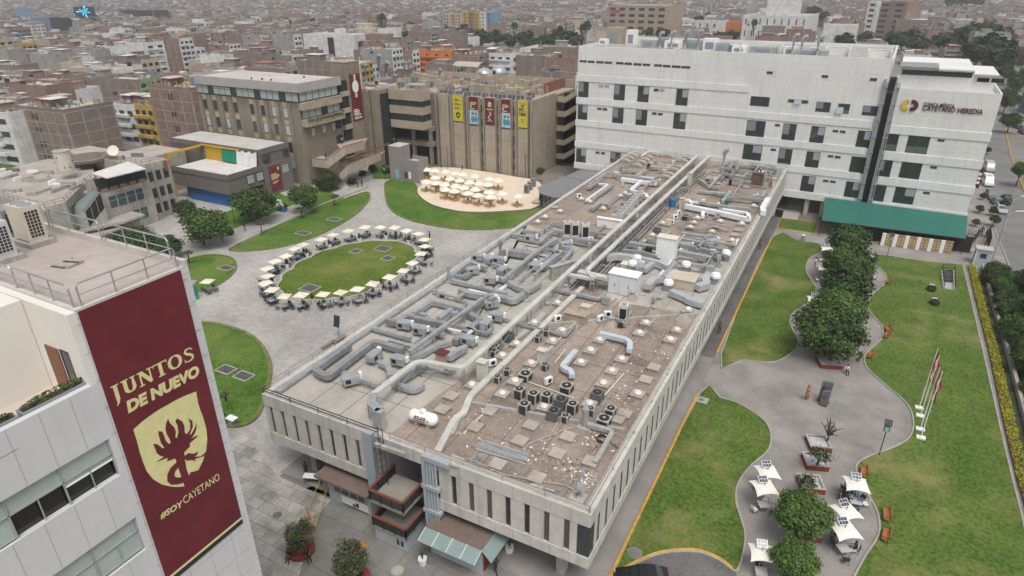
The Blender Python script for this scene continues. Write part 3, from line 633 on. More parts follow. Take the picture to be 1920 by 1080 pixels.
b=MB().m(mat('pink_grey_roof_tile',(.40,.345,.315),.9,.08,.4,scale2=2,var2=.08));b.box(-59.5,n_y+.2,TZ,TX-.2,e_y-.2,TZ+.012);b.build('roof_deck',tw)
b=MB().m(mat('pale_parapet',(.50,.47,.43),.9,.1,.8,streak=.1));b.box(-60,e_y-.2,TZ,TX,e_y,TZ+.32);b.box(TX-.2,n_y,TZ,TX,e_y-.2,TZ+.06);b.box(-60,n_y,TZ,TX-.2,n_y+.2,TZ+.06);b.build('parapet',tw)
b=MB().m(mat('beige_terrace_floor',(.50,.42,.345),.8,.05,.5));b.box(-60,-6,terr_z+.02,TX-.5,n_y-.05,terr_z+.05);b.build('terrace_floor',tw)
b=MB().m(mat('warm_white_wall',(.68,.655,.60),.8,.03,.4))
zA,zB=terr_z+.05,TZ-1.9
b.box(-60,n_y-.3,zA,TX-.02,n_y-.002,TZ-.02)
b.box(-60,n_y-1.6,zB+.6,-27.6,n_y-.32,TZ-.05)
b.box(-28.2,n_y-2.6,zA,-27.55,n_y-.32,TZ-.06);b.box(-36,n_y-4.2,zA,-35.4,n_y-.32,zB+.6)
b.build('terrace_wall',tw)
b=MB().m(flat('brown_door_leaf',(.20,.085,.05),.6));b.box(-26.9,n_y-.36,zA,-26.05,n_y-.302,zA+2.15);dr=b.build('terrace_door',tw)
inst(W_TALL,'window',tw,(-25.9,n_y-.304,zA+.3),(.55,1,1.9))
b=MB().m(TWW);b.box(TX-.28,-6,terr_z,TX,n_y,terr_z+.95);b.build('terrace_parapet',tw)
b=MB().m(flat('tower_joint',(.34,.34,.34),.9))
for k in range(7):
 zt=w1b-k*fl_h
 for j in range(8):
  y=n_y-.03-j*1.12
  if j==0:continue
  b.box(TX,y,zt-fl_h+(w1t-w1b)+.02,TX+.004,y+.025,zt-.02)
for j in range(8):b.box(TX,n_y-1.15-j*1.12,w1t+.02,TX+.004,n_y-1.125-j*1.12,terr_z+.93)
z=TZ-.3
while z>1:
 b.box(TX,n_y,z,TX+.004,n_y+.33,z+.03);b.box(TX,e_y-.33,z,TX+.004,e_y-.01,z+.03);z-=1.38
b.box(TX,n_y-.012,0,TX+.004,n_y+.012,terr_z)
zz=onX(453,975,TX).z-.6
while zz>1:
 b.box(TX,n_y+.34,zz,TX+.004,e_y-.34,zz+.03);zz-=1.38
for j in(1,2,3):b.box(TX,n_y+(e_y-n_y)*j/4,0,TX+.004,n_y+(e_y-n_y)*j/4+.025,onX(453,975,TX).z-.3)
b.build('panel_joint',tw)
T_GL=flat('tower_glass',(.012,.012,.013),.08,spec=.7);T_BL=mat('drawn_roller_blind',(.36,.42,.385),.35,.08,1.2)
for k in range(7):
 zt=w1t-k*fl_h;h=w1t-w1b;y1=w1y
 for j in range(7):
  wd=1.95;y0=y1-wd;q=MB()
  q.m(T_BL);cut=[.52,.42,1.0,1.0,.6,1,.5][(j+k*2)%7]if not(k==0 and j<3)else[.55,.42,1.0][j]
  q.box(TX-.2,y0,zt-h*cut,TX-.17,y1,zt)
  q2=MB().m(T_GL);q2.box(TX-.32,y0,zt-h,TX-.28,y1,zt)
  q2.m(ALU);q2.box(TX-.16,y0,zt-h*.42-.02,TX-.10,y1,zt-h*.42+.03);q2.box(TX-.16,y1-.06,zt-h,TX-.10,y1,zt);q2.box(TX-.16,y0+wd*.5-.02,zt-h,TX-.12,y0+wd*.5+.02,zt-h*.42)
  q.m(WHITEM);q.box(TX-.17,y0,zt-h*cut-.05,TX-.12,y1,zt-h*cut)
  wo=q2.build('window',tw);q.build('roller_blind',wo);y1=y0
def guard(path,name,label):
 t=thing(name,label,'railing',path[0],0,'steel guard rails on the tower roof');p=[Vector(q)for q in path]
 q=MB().m(STEEL);hgt=.92
 a=p[0]+Vector((0,0,.0));tops=[x+Vector((0,0,hgt))for x in p]
 q.tube([p[0],p[0]+Vector((0,0,hgt-.12)),p[0].lerp(p[1],.02)+Vector((0,0,hgt))]+tops[1:-1]+[p[-1].lerp(p[-2],.02)+Vector((0,0,hgt)),p[-1]+Vector((0,0,hgt-.12)),p[-1]],.038,8)
 q.tube([x+Vector((0,0,hgt*.52))for x in p],.026,6);q.build('rail',t)
 for i in range(len(p)-1):
  n=max(1,round((p[i+1]-p[i]).length/1.5))
  for j in range(n):
   if j==0 and i==0:continue
   s=MB().m(STEEL);u=p[i].lerp(p[i+1],j/n);s.tube([u,u+Vector((0,0,hgt))],.032,6);s.build('post',t)
ry=e_y-.1
xs=[G(310,502,TZ).x,G(193,466,TZ).x,G(186,464,TZ).x,G(90,440,TZ).x,G(84,438,TZ).x,-42]
guard([(xs[0],ry-.1,TZ+.3),(xs[1],ry-.1,TZ+.3)],'guard_rail','steel rail on the rear roof edge ending at the banner corner')
guard([(xs[2],ry-.1,TZ+.3),(xs[3],ry-.1,TZ+.3)],'guard_rail','steel rail on the rear roof edge right of the beige cooling unit')
guard([(xs[4],ry-.1,TZ+.3),(xs[5],ry-.1,TZ+.3)],'guard_rail','steel rail on the rear roof edge behind the beige cooling unit')
guard([(TX-.12,n_y+.35,TZ+.05),(TX-.12,e_y-.4,TZ+.05)],'guard_rail','steel rail directly above the maroon banner')
guard([(TX-.25,n_y+.12,TZ+.05),(G(40,540,TZ).x,n_y+.12,TZ+.05)],'guard_rail','steel rail above the terrace at the front left corner')
guard([(G(33,545,TZ).x-.1,n_y+.12,TZ+.05),(-36,n_y+.12,TZ+.05)],'guard_rail','steel rail above the terrace at the far left edge')
# big banner
bn=thing('tall_banner','tall maroon banner with cream lettering and flame shield emblem','banner',(TX,(n_y+e_y)/2,TZ))
by0,by1=onX(145,585,TX).y,onX(337,504,TX).y;bz0=onX(453.75,973.75,TX).z
q=MB().m(MAROON);q.box(TX+.012,by0,bz0+.05,TX+.03,by1,TZ-.03);q.build('canvas',bn)
q=MB().m(GOLD);q.box(TX+.0315,by0,bz0+.06,TX+.034,by1,bz0+.2);q.m(BLACK);q.box(TX+.012,by0,bz0-.2,TX+.05,by1,bz0+.05);q.build('bottom_strip',bn)
q=MB().m(STEEL)
for k in range(11):
 z=TZ-.5-k*1.25
 for y,s in((by0,-1),(by1,1)):q.tube([(TX+.02,y,z),(TX+.03,y+s*.22,z)],.012,4)
q.build('tie_rope',bn)
PXB=TX+.032
def onB(px,py,lift=0.0):p=onX(px,py,TX+.032);return(TX+.032+lift,p.y,p.z)
def poly_part(name,pts,ox,oy,k,material,lift,parent):
 P=[onB(ox+x/k,oy+y/k,lift)for x,y in pts];c=MB().m(material);a=sum(P[i][1]*P[(i+1)%len(P)][2]-P[(i+1)%len(P)][1]*P[i][2]for i in range(len(P)))
 c.add(P if a>0 else P[::-1],[tuple(range(len(P)))]);return c
sh=[(180,737),(205,713),(230,691),(263,666),(300,640),(340,615),(380,593),(415,573),(450,555),(490,538),(533,522),(545,590),(558,630),(572,665),(590,730),(596,790),(590,850),(570,915),(545,965),(500,978),(470,1055),(435,1059),(400,1058),(340,1045),(290,1015),(255,970),(235,920),(215,860),(200,800)]
shield=poly_part('s',sh,190,560,3,GOLD,.002,bn).build('shield',bn)
fl_=[(305,922),(330,903),(352,890),(330,884),(312,870),(303,845),(290,815),(318,820),(345,842),(353,838),(335,812),(325,780),(318,745),(343,747),(352,770),(362,797),(377,815),(390,813),(385,793),(368,762),(360,735),(363,703),(375,675),(387,702),(410,723),(419,748),(416,782),(426,782),(433,750),(428,715),(416,690),(425,673),(455,690),(467,715),(469,752),(480,762),(499,735),(499,700),(487,673),(512,687),(515,720),(497,765),(506,762),(528,722),(533,690),(536,725),(526,758),(507,785),(542,767),(540,777),(496,815),(500,830),(466,865),(470,890),(440,910),(415,900),(370,915),(372,895)]
c=poly_part('s',fl_,190,560,3,MAROON,.004,bn)
def addp(c,pts,lift):
 d=poly_part('s',pts,190,560,3,MAROON,lift,bn);c.add(d.v,d.f)
addp(c,[(416,899),(466,885),(480,960),(495,1000),(512,980),(535,970),(520,1000),(500,1030),(520,1075),(470,1062),(440,975)],.005)
addp(c,[(425,918),(390,950),(370,990),(370,1028),(393,1048),(430,1045),(472,1032),(464,1012),(448,1003),(425,1006),(411,999),(414,975),(435,945)],.006)
addp(c,[(460,890),(490,868),(520,872),(545,858),(540,875),(525,890),(560,885),(592,860),(575,887),(537,898),(526,904),(531,916),(510,908),(478,912)],.007)
c.build('flame_emblem',shield)
# serif lettering JUNTOS traced as weighted strokes in the banner plane
def plane_map(tl,tr,bl):
 A,B_,C_=Vector(onB(*tl)),Vector(onB(*tr)),Vector(onB(*bl));return lambda x,y,lift=0:A+(B_-A)*x+(A-C_)*(y-1)+Vector((lift,0,0))
def strokes(name,specs,fmap,aspect,parent,material):
 c=MB().m(material);lift=.003
 for st in specs:
  lift+=.0007;L_=[];Rr=[]
  pts=[(x*aspect,y,w_)for x,y,w_ in st]
  for i,(x,y,w_)in enumerate(pts):
   a=pts[max(0,i-1)];e=pts[min(len(pts)-1,i+1)];d=Vector((e[0]-a[0],e[1]-a[1]));d.normalize();n=Vector((-d.y,d.x))
   L_.append(fmap((x+n.x*w_/2)/aspect,y+n.y*w_/2,lift));Rr.append(fmap((x-n.x*w_/2)/aspect,y-n.y*w_/2,lift))
  vs=L_+Rr[::-1];k=len(L_)
  c.add(vs,[(i,2*k-1-i,2*k-2-i,i+1)for i in range(k-1)])
 return c.build(name,parent)
def ell(cx,cy,rx,ry,a0,a1,w0,w1,n=16):
 out=[]
 for i in range(n+1):
  t=R(a0+(a1-a0)*i/n);f=abs(math.cos(t));out.append((cx+rx*math.cos(t),cy+ry*math.sin(t),w1+(w0-w1)*f))
 return out
fm=plane_map((205,727),(363,647),(213,752.5));ASP=(Vector(onB(363,647))-Vector(onB(205,727))).length/(Vector(onB(205,727))-Vector(onB(213,752.5))).length
TH,TN=.25,.11
def hz(x0,x1,y,w_=.085):return[(x0,y,w_),(x1,y,w_)]
spec=[[(.052,1,TH),(.052,.0,TH),(.045,-.25,.14),(.022,-.42,.05)],hz(.01,.093,.97),
[(.155,1,TH),(.155,.4,TH)]+ell(.2,.33,.045,.27,180,360,TH,.09)[1:]+[(.245,1,TN)],hz(.115,.195,.97),hz(.215,.275,.97),
[(.325,1,TN),(.325,0,TN)],[(.335,.97,TH),(.435,.04,TH)],[(.437,1,TN),(.437,0,TN)],hz(.295,.35,.97),hz(.295,.355,.03),hz(.405,.468,.97),
[(.56,1,TH),(.56,0,TH)],hz(.475,.645,.96,.09),[(.482,1,.05),(.482,.78,.05)],[(.638,1,.05),(.638,.78,.05)],hz(.52,.6,.03),
ell(.735,.5,.068,.45,0,360,TH,.07,28),
[(.965,.74,.05),(.955,.95,.05)],[(.958,.87,.07),(.925,.96,.10),(.885,.93,.14),(.87,.78,.17),(.89,.62,.19),(.93,.48,.2),(.955,.33,.19),(.955,.17,.16),(.925,.05,.12),(.885,.04,.08),(.855,.14,.06)],[(.852,.02,.05),(.852,.28,.05)]]
strokes('lettering',spec,fm,ASP,bn,GOLD)
def banner_text(s,p0,p1,ptop,bold,shear,mat_=GOLD):
 A,B_,T_=Vector(onB(*p0)),Vector(onB(*p1)),Vector(onB(*ptop));hgt=(T_-A).dot(Vector((0,0,1)))
 return text_part(s,'lettering',bn,mat_,A+Vector((.004,0,0)),(B_-A),(0,0,1),hgt/.72,bold,shear,.002,width=(B_-A).length)
banner_text('DE NUEVO',(240,774),(375,702),(233.5,755),.055,.12)
banner_text('#SOY',(302,973),(345,947),(300.5,962),.03,.2);banner_text('CAYETANO',(345,946),(412,899),(342,932),.0,0.0)
# rooftop machines on the tower
def cooling_unit(px,py,w_,d_,h_,lab,body,rot=0.0):
 p=G(px,py,TZ);t=thing('cooling_unit',lab,'air conditioner',(p.x,p.y,TZ))
 q=MB().m(CONC);q.box(p.x-w_/2-.2,p.y-.15,TZ+.01,p.x+w_/2+.2,p.y+d_+.2,TZ+.25);q.build('plinth',t)
 q=MB().m(body);q.box(p.x-w_/2,p.y,TZ+.32,p.x+w_/2,p.y+d_,TZ+.25+h_);q.box(p.x-w_/2,p.y,TZ+.25,p.x-w_/2+.1,p.y+d_,TZ+.32);q.box(p.x+w_/2-.1,p.y,TZ+.25,p.x+w_/2,p.y+d_,TZ+.32);q.build('casing',t)
 for face in(0,1):
  q=MB().m(BLACK)
  if face==0:q.box(p.x+w_/2,p.y+.1,TZ+.45,p.x+w_/2+.012,p.y+d_-.1,TZ+.25+h_*.86)
  q.m(body)
  if face==0:
   for k in range(9):z=TZ+.45+k*(h_*.86-.2)/8;q.box(p.x+w_/2+.012,p.y+.1,z,p.x+w_/2+.02,p.y+d_-.1,z+.02)
   for k in range(5):y=p.y+.1+k*(d_-.22)/4;q.box(p.x+w_/2+.012,y,TZ+.45,p.x+w_/2+.024,y+.022,TZ+.25+h_*.86)
   q.build('grille',t)
 for dx in(-.27,.27)if w_>1.1 else(0,):
  q=MB().m(GREYP);q.lathe((p.x+dx*w_/1.2,p.y+d_/2,TZ+.25+h_),[(.30,0),(.30,.03),(.26,.035),(.05,.02)],14);q.build('fan_guard',t)
cooling_unit(47,462,1.25,.8,1.7,'tall beige cooling unit on a concrete plinth on the near roof',BEIGE)
cooling_unit(-14,492,1.25,.8,1.55,'white cooling unit cut by the left picture edge',mat('off_white_casing',(.5,.5,.48),.5,.05,1))
cooling_unit(8,452,1.2,.75,1.3,'dark cooling unit behind the tall beige one',GREYP)
p=G(130,497,TZ);t=thing('roof_slab_pile','grey slab with loose boards lying on the near roof','slab',(p.x,p.y,TZ))
q=MB().m(CONC);q.obox((p.x,p.y,TZ+.012),.85,.75,.12,.2);q.build('slab',t)
q=MB().m(TRUNK)
for k,(dx,dy,a)in enumerate([(-.42,0,1.75),(-.5,.1,1.7),(.1,.05,.3),(-.1,-.4,.2)]):q.obox((p.x+dx,p.y+dy,TZ+.014+.119*(k==2)),.75,.07,.05,a)
q.build('boards',t)
# terrace flower boxes
FLR=mat('red_flower',(.10,.012,.025),.9,.4,6);LEAFG=mat('flower_leaf',(.06,.09,.015),.9,.4,5)
def leaves(mb_,c,r,n,s0,s1,mats_,flat_=.8,seed=0):
 g=random.Random(seed)
 for _ in range(n):
  while 1:
   d=Vector((g.uniform(-1,1),g.uniform(-1,1),g.uniform(-1,1)))
   if.1<d.length<1:break
  k=d.length;d=d/k*(k**.35);p=Vector(c)+Vector((d.x*r[0],d.y*r[1],d.z*r[2]));s=g.uniform(s0,s1)
  a=Vector((g.gauss(0,1),g.gauss(0,1),g.gauss(0,1)*flat_)).normalized();b2=a.cross(Vector((g.gauss(0,1),g.gauss(0,1),g.gauss(0,1)))).normalized()
  mb_.m(g.choice(mats_));mb_.add([p+a*s,p+b2*s*.6,p-a*s,p-b2*s*.6],[(0,1,2,3)])
for k,(ya,yb,lab)in enumerate([(n_y-.15,n_y-2.6,'grey flower box with green plants beside the banner'),(n_y-2.75,n_y-5.2,'grey flower box with red flowers on the terrace edge'),(n_y-5.35,n_y-7.8,'grey flower box at the left picture edge on the terrace')]):
 t=thing('flower_box',lab,'planter',(TX-.4,(ya+yb)/2,terr_z+.95),0,'flower boxes on the terrace')
 q=MB().m(GREYP);z0=terr_z+.55;q.box(TX-.75,yb,z0,TX-.30,ya,z0+.05);q.box(TX-.75,yb,z0+.05,TX-.71,ya,z0+.5);q.box(TX-.34,yb,z0+.05,TX-.30,ya,z0+.5);q.box(TX-.71,yb,z0+.05,TX-.34,yb+.04,z0+.5);q.box(TX-.71,ya-.04,z0+.05,TX-.34,ya,z0+.5)
 q.m(SOIL);q.box(TX-.71,yb+.04,z0+.05,TX-.34,ya-.04,z0+.42);q.build('box',t)
 q=MB();leaves(q,(TX-.52,(ya+yb)/2,z0+.58),(.22,(ya-yb)/2-.05,.18),700,.03,.06,[LEAFG,LEAFG,LEAFG]if k==0 else[LEAFG,LEAFG,FLR],seed=k);q.build('foliage',t)
 # ==== brown campus blocks, grey block, concrete block
BRN=mat('brown_concrete',(0.235,0.20,0.155),0.9,0.12,0.3,streak=0.28,scale2=2,var2=.1)
BRL=mat('beige_concrete',(0.36,0.305,0.235),0.9,0.10,0.3,streak=0.25,scale2=2,var2=.1)
BRP=mat('tan_panel',(0.41,0.34,0.25),0.85,0.1,0.6,streak=.1)
ROOFP=mat('pale_roof_screed',(0.47,0.44,0.41),0.95,0.10,0.2,scale2=1.2,var2=.12)
GRB=mat('taupe_render',(0.150,0.134,0.120),0.85,0.08,0.3,streak=.08)
TERRA=flat('terracotta_coping',(.22,.075,.045),.8)
PLANT=mat('trailing_plant',(0.045,0.09,0.02),0.95,c2=(.015,.04,.01),scale=2.5)
def wall_path(path,th,h,mb_):
 """parapet following a sloping 3-D path (top edge given)"""
 p=[Vector(q)for q in path];vs=[];k=len(p)
 for i in range(k):
  d=(p[min(i+1,k-1)]-p[max(0,i-1)]);d.z=0;d.normalize();n=Vector((-d.y,d.x,0))*th/2
  vs+=[p[i]+n,p[i]-n,p[i]-n-Vector((0,0,h)),p[i]+n-Vector((0,0,h))]
 fs=[(i*4+j,i*4+4+j,i*4+4+(j+1)%4,i*4+(j+1)%4)for i in range(k-1)for j in range(4)]+[(0,1,2,3),((k-1)*4+3,(k-1)*4+2,(k-1)*4+1,(k-1)*4)]
 mb_.add(vs,fs);return mb_
 # ---- office block with ribbon windows (left of the red tower)
F1=Fac(-148,110.5);F1r=Fac(-114,110.5,R(90))
ob=thing('office_block','brown concrete office block with pale flat roof and ribbon window storey','building',(-148,110.5,0))
b=MB().m(BRN);b.box(-147.7,110.5,0,-114.2,124,19.3)
for i in range(9):
 x=-146.9+i*3.62+(1.2 if i>3 else 0)
 if i<4 or i>4:b.box(x-1.1,110.15,0,x-.05,110.5,18.9)
b.build('wall',ob)
b=MB().m(mat('grey_parapet_band',(.36,.345,.32),.9,.06,.4,streak=.12));b.box(-148.1,110.2,21.6,-113.4,124.3,23.3);b.box(-148.1,110.2,23.3,-113.4,110.5,23.6);b.box(-113.7,110.5,23.3,-113.4,124.3,23.6);b.box(-148.1,110.5,23.3,-147.8,124.3,23.6);b.build('parapet',ob)
b=MB().m(ROOFP);b.box(-147.8,110.5,23.3,-113.7,124.3,23.32);b.build('roof_deck',ob)
for i in range(17):inst(W_BL4 if i%4!=2 else W_MULL4,'window',ob,(-147.9+i*2.0,110.35,19.5),(1.96,1,2.1))
b=MB().m(DARK);b.box(-147.9,110.4,19.3,-114.1,124,21.6);b.m(DFR);b.box(-148.1,110.0,21.35,-113.6,110.15,21.45);b.box(-148.1,110.0,19.35,-113.6,110.12,19.45);b.build('ribbon_frame',ob)
for r_,(ztop,zb)in enumerate(((17.95,15.6),(13.9,11.5),(9.9,7.6),(6.0,3.6))):
 for i in range(9):
  if i==4:continue
  x=-146.75+i*3.62+(1.0 if i>4 else 0)-(2.6 if i>4 else 0)
  inst([W_TALL,W_BLIND][(i*3+r_)%2 if r_ else int(i>6)],'window',ob,(x,110.49,zb),(1.35,1,ztop-zb));b=MB().m(BRP);b.box(x,110.44,ztop+.05,x+1.35,110.497,ztop+1.2);b.build('spandrel',ob)
b=MB().m(BRL);b.box(-114.2,110.2,17.7,-112.9,123.4,19.3);b.box(-114.2,110.6,13.9,-112.5,123.4,15.5);b.build('balcony_band',ob)
for i in range(6):inst(W_BL4,'window',ob,(-113.9,110.6+i*2.1,19.5),(2.05,1,2.05),R(90));inst(W_BL4 if i!=3 else W_MULL4,'window',ob,(-113.9,110.9+i*2.05,15.6),(2.0,1,2.0),R(90))
b=MB()
for k in range(26):leaves(b,(-112.6+rnd.uniform(-.1,.3),111.2+k*.46,15.5-rnd.uniform(-.1,.45)),(.28,.45,.38),50,.06,.14,[PLANT],seed=k)
for k in range(12):leaves(b,(-113.0,112+k*.95,19.25),(.22,.5,.18),20,.05,.11,[PLANT],seed=90+k)
b.build('balcony_plants',ob)
for y in(113.2,116.8,120.2):inst(W_BLIND,'window',ob,(-114.19,y,11.2),(1.3,1,1.9),R(90))
for z in(11.4,7.3,3.2):inst(W_MULL4,'window',ob,(-114.19,121.2,z),(2.4,1,2.6),R(90))
for p_ in((-131,113),(-128,113.5),(-124.5,113),(-121,120)):
 b=MB().m(BLACK);b.cyl((p_[0],p_[1],23.32),.22,.35,6);b.build('roof_vent',ob)
 # ---- red-banner tower and the ribbed shafts
st=thing('stair_tower','tall brown concrete stair tower carrying a narrow maroon banner','tower',(-118,127,0))
b=MB().m(BRN);b.box(-118.2,126.6,0,-113.4,131.4,26.4);b.build('shaft',st)
b=MB().m(BRL);b.box(-118.3,126.5,26.4,-113.3,131.5,26.6);b.build('cap',st)
for z in(4,8,12,16,20):
 b=MB().m(DARK);b.box(-114.6,124.1,z,-113.6,126.5,z+2.4);b.m(BRL);b.box(-114.6,124.1,z-1.2,-113.3,126.6,z-.05);b.build('landing',st)
tb=thing('narrow_banner','narrow maroon banner with white ribbon medal on the stair tower','banner',(-113.4,129,12))
Fx=Fac(-113.37,126.6,R(90))
q0=Fx.px(653,136);q1=Fx.px(698,224)
yb0,yb1=126.6+.6,126.6+4.6;zt_,zb_=23.6,12.2
b=MB().m(MAROON);b.box(-113.38,yb0,zb_,-113.34,yb1,zt_);b.build('canvas',tb)
b=MB().m(GOLD);ym=(yb0+yb1)/2;b.box(-113.335,ym-.35,zt_-1.5,-113.33,ym+.35,zt_-.1);b.box(-113.335,ym-.4,zt_-5.6,-113.33,ym+.4,zt_-4.6)
b.m(WHITE);P=[(-113.325,ym+1.15*math.cos(2*math.pi*i/20),zt_-3.0+1.5*math.sin(2*math.pi*i/20))for i in range(20)];b.add(P,[tuple(range(20))])
for k,wd_ in enumerate((1.6,2.2,1.9,2.6)):b.box(-113.335,yb0+.5,zb_+2.7-k*.42,-113.33,yb0+.5+wd_,zb_+2.95-k*.42)
b.build('print',tb)
text_part('MEDICINA','lettering',tb,WHITE,(-113.33,yb0+.5,zb_+.55),(0,1,0),(0,0,1),.8,.03,0,.005,width=2.9)
# ---- block with glass bands, pilotis and the big mass with crowded roof behind
zs=[onY(790,y,135.8).z for y in(175,190.5,202,216.5,229.5,244)]
gb=thing('glass_band_block','beige block with two dark ribbon glass bands raised over an open undercroft','building',(-108.5,135.8,0))
b=MB().m(BRL)
for z1,z0 in((zs[0],zs[1]),(zs[2],zs[3]),(zs[4],zs[5])):b.box(-108.5,135.8,z0,-98.2,139.6,z1)
b.box(-108.5,135.8,zs[0],-108.2,139.6,zs[0]+.5);b.box(-98.5,135.8,zs[0],-98.2,139.6,zs[0]+.5);b.box(-108.2,135.8,zs[0],-98.5,136.1,zs[0]+.5)
b.build('wall',gb)
for z1,z0 in((zs[1],zs[2]),(zs[3],zs[4])):
 for i in range(5):inst(W_MULL4,'window',gb,(-108.4+i*2.03,136.0,z0),(2.0,1,z1-z0))
 for i in range(2):inst(W_MULL4,'window',gb,(-98.4,135.95+i*1.8,z0),(1.75,1,z1-z0),R(90))
 b=MB().m(DARK);b.box(-108.3,136.05,z0,-98.45,139.5,z1);b.build('dark_room',gb)
b=MB().m(BRN);b.box(-112,140.6,0,-97.5,166,18.4)
for z in(6.2,10.2):b.box(-110.0,138.4,z-1.1,-97.5,140.6,z)
for x in(-109.6,-103.8,-98.4):b.box(x-.4,138.6,0,x+.4,139.4,9.1)
b.build('undercroft',gb)
b=MB().m(DARK);b.box(-109,140.55,0,-98,140.6,5.1);b.box(-109,140.55,6.3,-98,140.6,9);b.box(-109,140.5,10.3,-98,140.6,zs[5]);b.build('dark_openings',gb)
b=MB().m(mat('terracing',(.30,.28,.25),.9,.1,.5))
for k in range(6):b.box(-99.5+k*.0,128.5+k*.5,0,-95.2,129+k*.5,.2+k*.2)
b.build('steps',gb)
rb=thing('ribbed_shafts','pair of tall ribbed brown concrete shafts between the stair tower and the glass band block','building',(-113,132,0))
b=MB().m(BRN);b.box(-113.4,131.8,0,-112.0,142,19.2);b.box(-111.5,132.4,0,-109.3,142,19.4);b.box(-114.9,131.5,0,-113.6,142,18.6);b.m(DARK);b.box(-113.9,133.2,0,-109,141.9,18.4);b.build('shaft',rb)
# ---- banner block: piers with banners
bx0,bx1,byf,bzt=-97.4,-69.5,139.6,18.6
bb=thing('banner_block','beige concrete block with tall piers, slot windows and five hanging banners','building',(bx0,byf,0))
FB=Fac(0,byf)
def bxp(cx):return FB.px(800+cx/6,170+((cx-85)*.075+45)/6)[0]
b=MB().m(BRN);b.box(bx0,byf+.9,0,bx1,byf+26,18.0);b.build('wall',bb)
piers=[(130,235),(290,405),(475,580),(655,765),(840,945),(1027,1137)]
b=MB().m(BRL)
for x0,x1 in piers:b.box(bxp(x0),byf-.1,0,bxp(x1),byf+.9,bzt)
b.build('pier',bb)
b=MB().m(mat('grey_fin',(.30,.275,.235),.85,.1,.5,streak=.2))
for x in(85,250,268,435,455,620,640,800,820,985,1003,1160):b.box(bxp(x),byf+.1,0,bxp(x)+.3,byf+.9,18.4)
b.box(bx1-.35,byf,0,bx1,byf+.9,bzt);b.build('fin',bb)
gaps=[(100,128),(238,288),(408,473),(583,653),(768,838),(948,1025),(1140,1168)]
for z0 in(14.6,11.2,7.7,4.3,1.2):
 for x0,x1 in gaps:
  a,c=bxp(x0),bxp(x1);n=2 if c-a>1 else 1;wd=(c-a)/n
  for k in range(n):inst(W_TALL,'window',bb,(a+k*wd+.12,byf+.895,z0),(wd-.24,1,2.0 if z0>2 else 1.5))
b=MB().m(BRL);b.box(bx1-.4,byf+.9,0,bx1+.02,byf+13.8,bzt);b.build('end_wall',bb)
b=MB().m(flat('dark_joint',(.16,.135,.10),.9))  # dark horizontal lines on the piers and end wall
for z in(15.0,11.4,7.9,4.4):
 b.box(bx1+.02,byf,z,bx1+.024,byf+13.8,z+.06)
 for x0,x1 in piers:b.box(bxp(x0),byf-.104,z+.6,bxp(x1),byf-.1,z+.66)
b.build('joint',bb)
b=MB().m(mat('roof_screed_tan',(.38,.325,.26),.95,.14,.25,scale2=1,var2=.15));b.box(bx0,byf+.9,18.0,bx1-.4,byf+26,18.05);b.box(-118,142,18.4,bx0,168,18.45);b.build('roof_deck',bb)
b=MB().m(BRL)
for i in range(85):
 x=rnd.uniform(-117,-73.5);y=rnd.uniform(142.5,164);b.box(x,y,18.0,x+rnd.uniform(.8,2.2),y+rnd.uniform(.8,2.0),18.4+rnd.uniform(.8,2.2))
b.box(-118,166,0,-70,166.4,20.2);b.build('roof_box',bb)
b=MB().m(BRN);b.box(-118,142.2,0,bx0,168,18.4);b.build('rear_wall',bb)
BRK=mat('red_brick',(.24,.11,.075),.95,.2,.5,scale2=3,var2=.15)
b=MB().m(BRK);b.box(-73,153.5,18.0,-72.7,166,20.6);b.box(-72.7,158,0,-66,166,16.5);b.build('brick_wall',bb)
YB=mat('yellow_canvas',(.50,.43,.035),.7,.05,1);TEAL=mat('pale_teal_print',(.36,.52,.53),.7,.15,.9);MAR2=mat('banner_maroon',(.12,.02,.028),.75,.1,1)
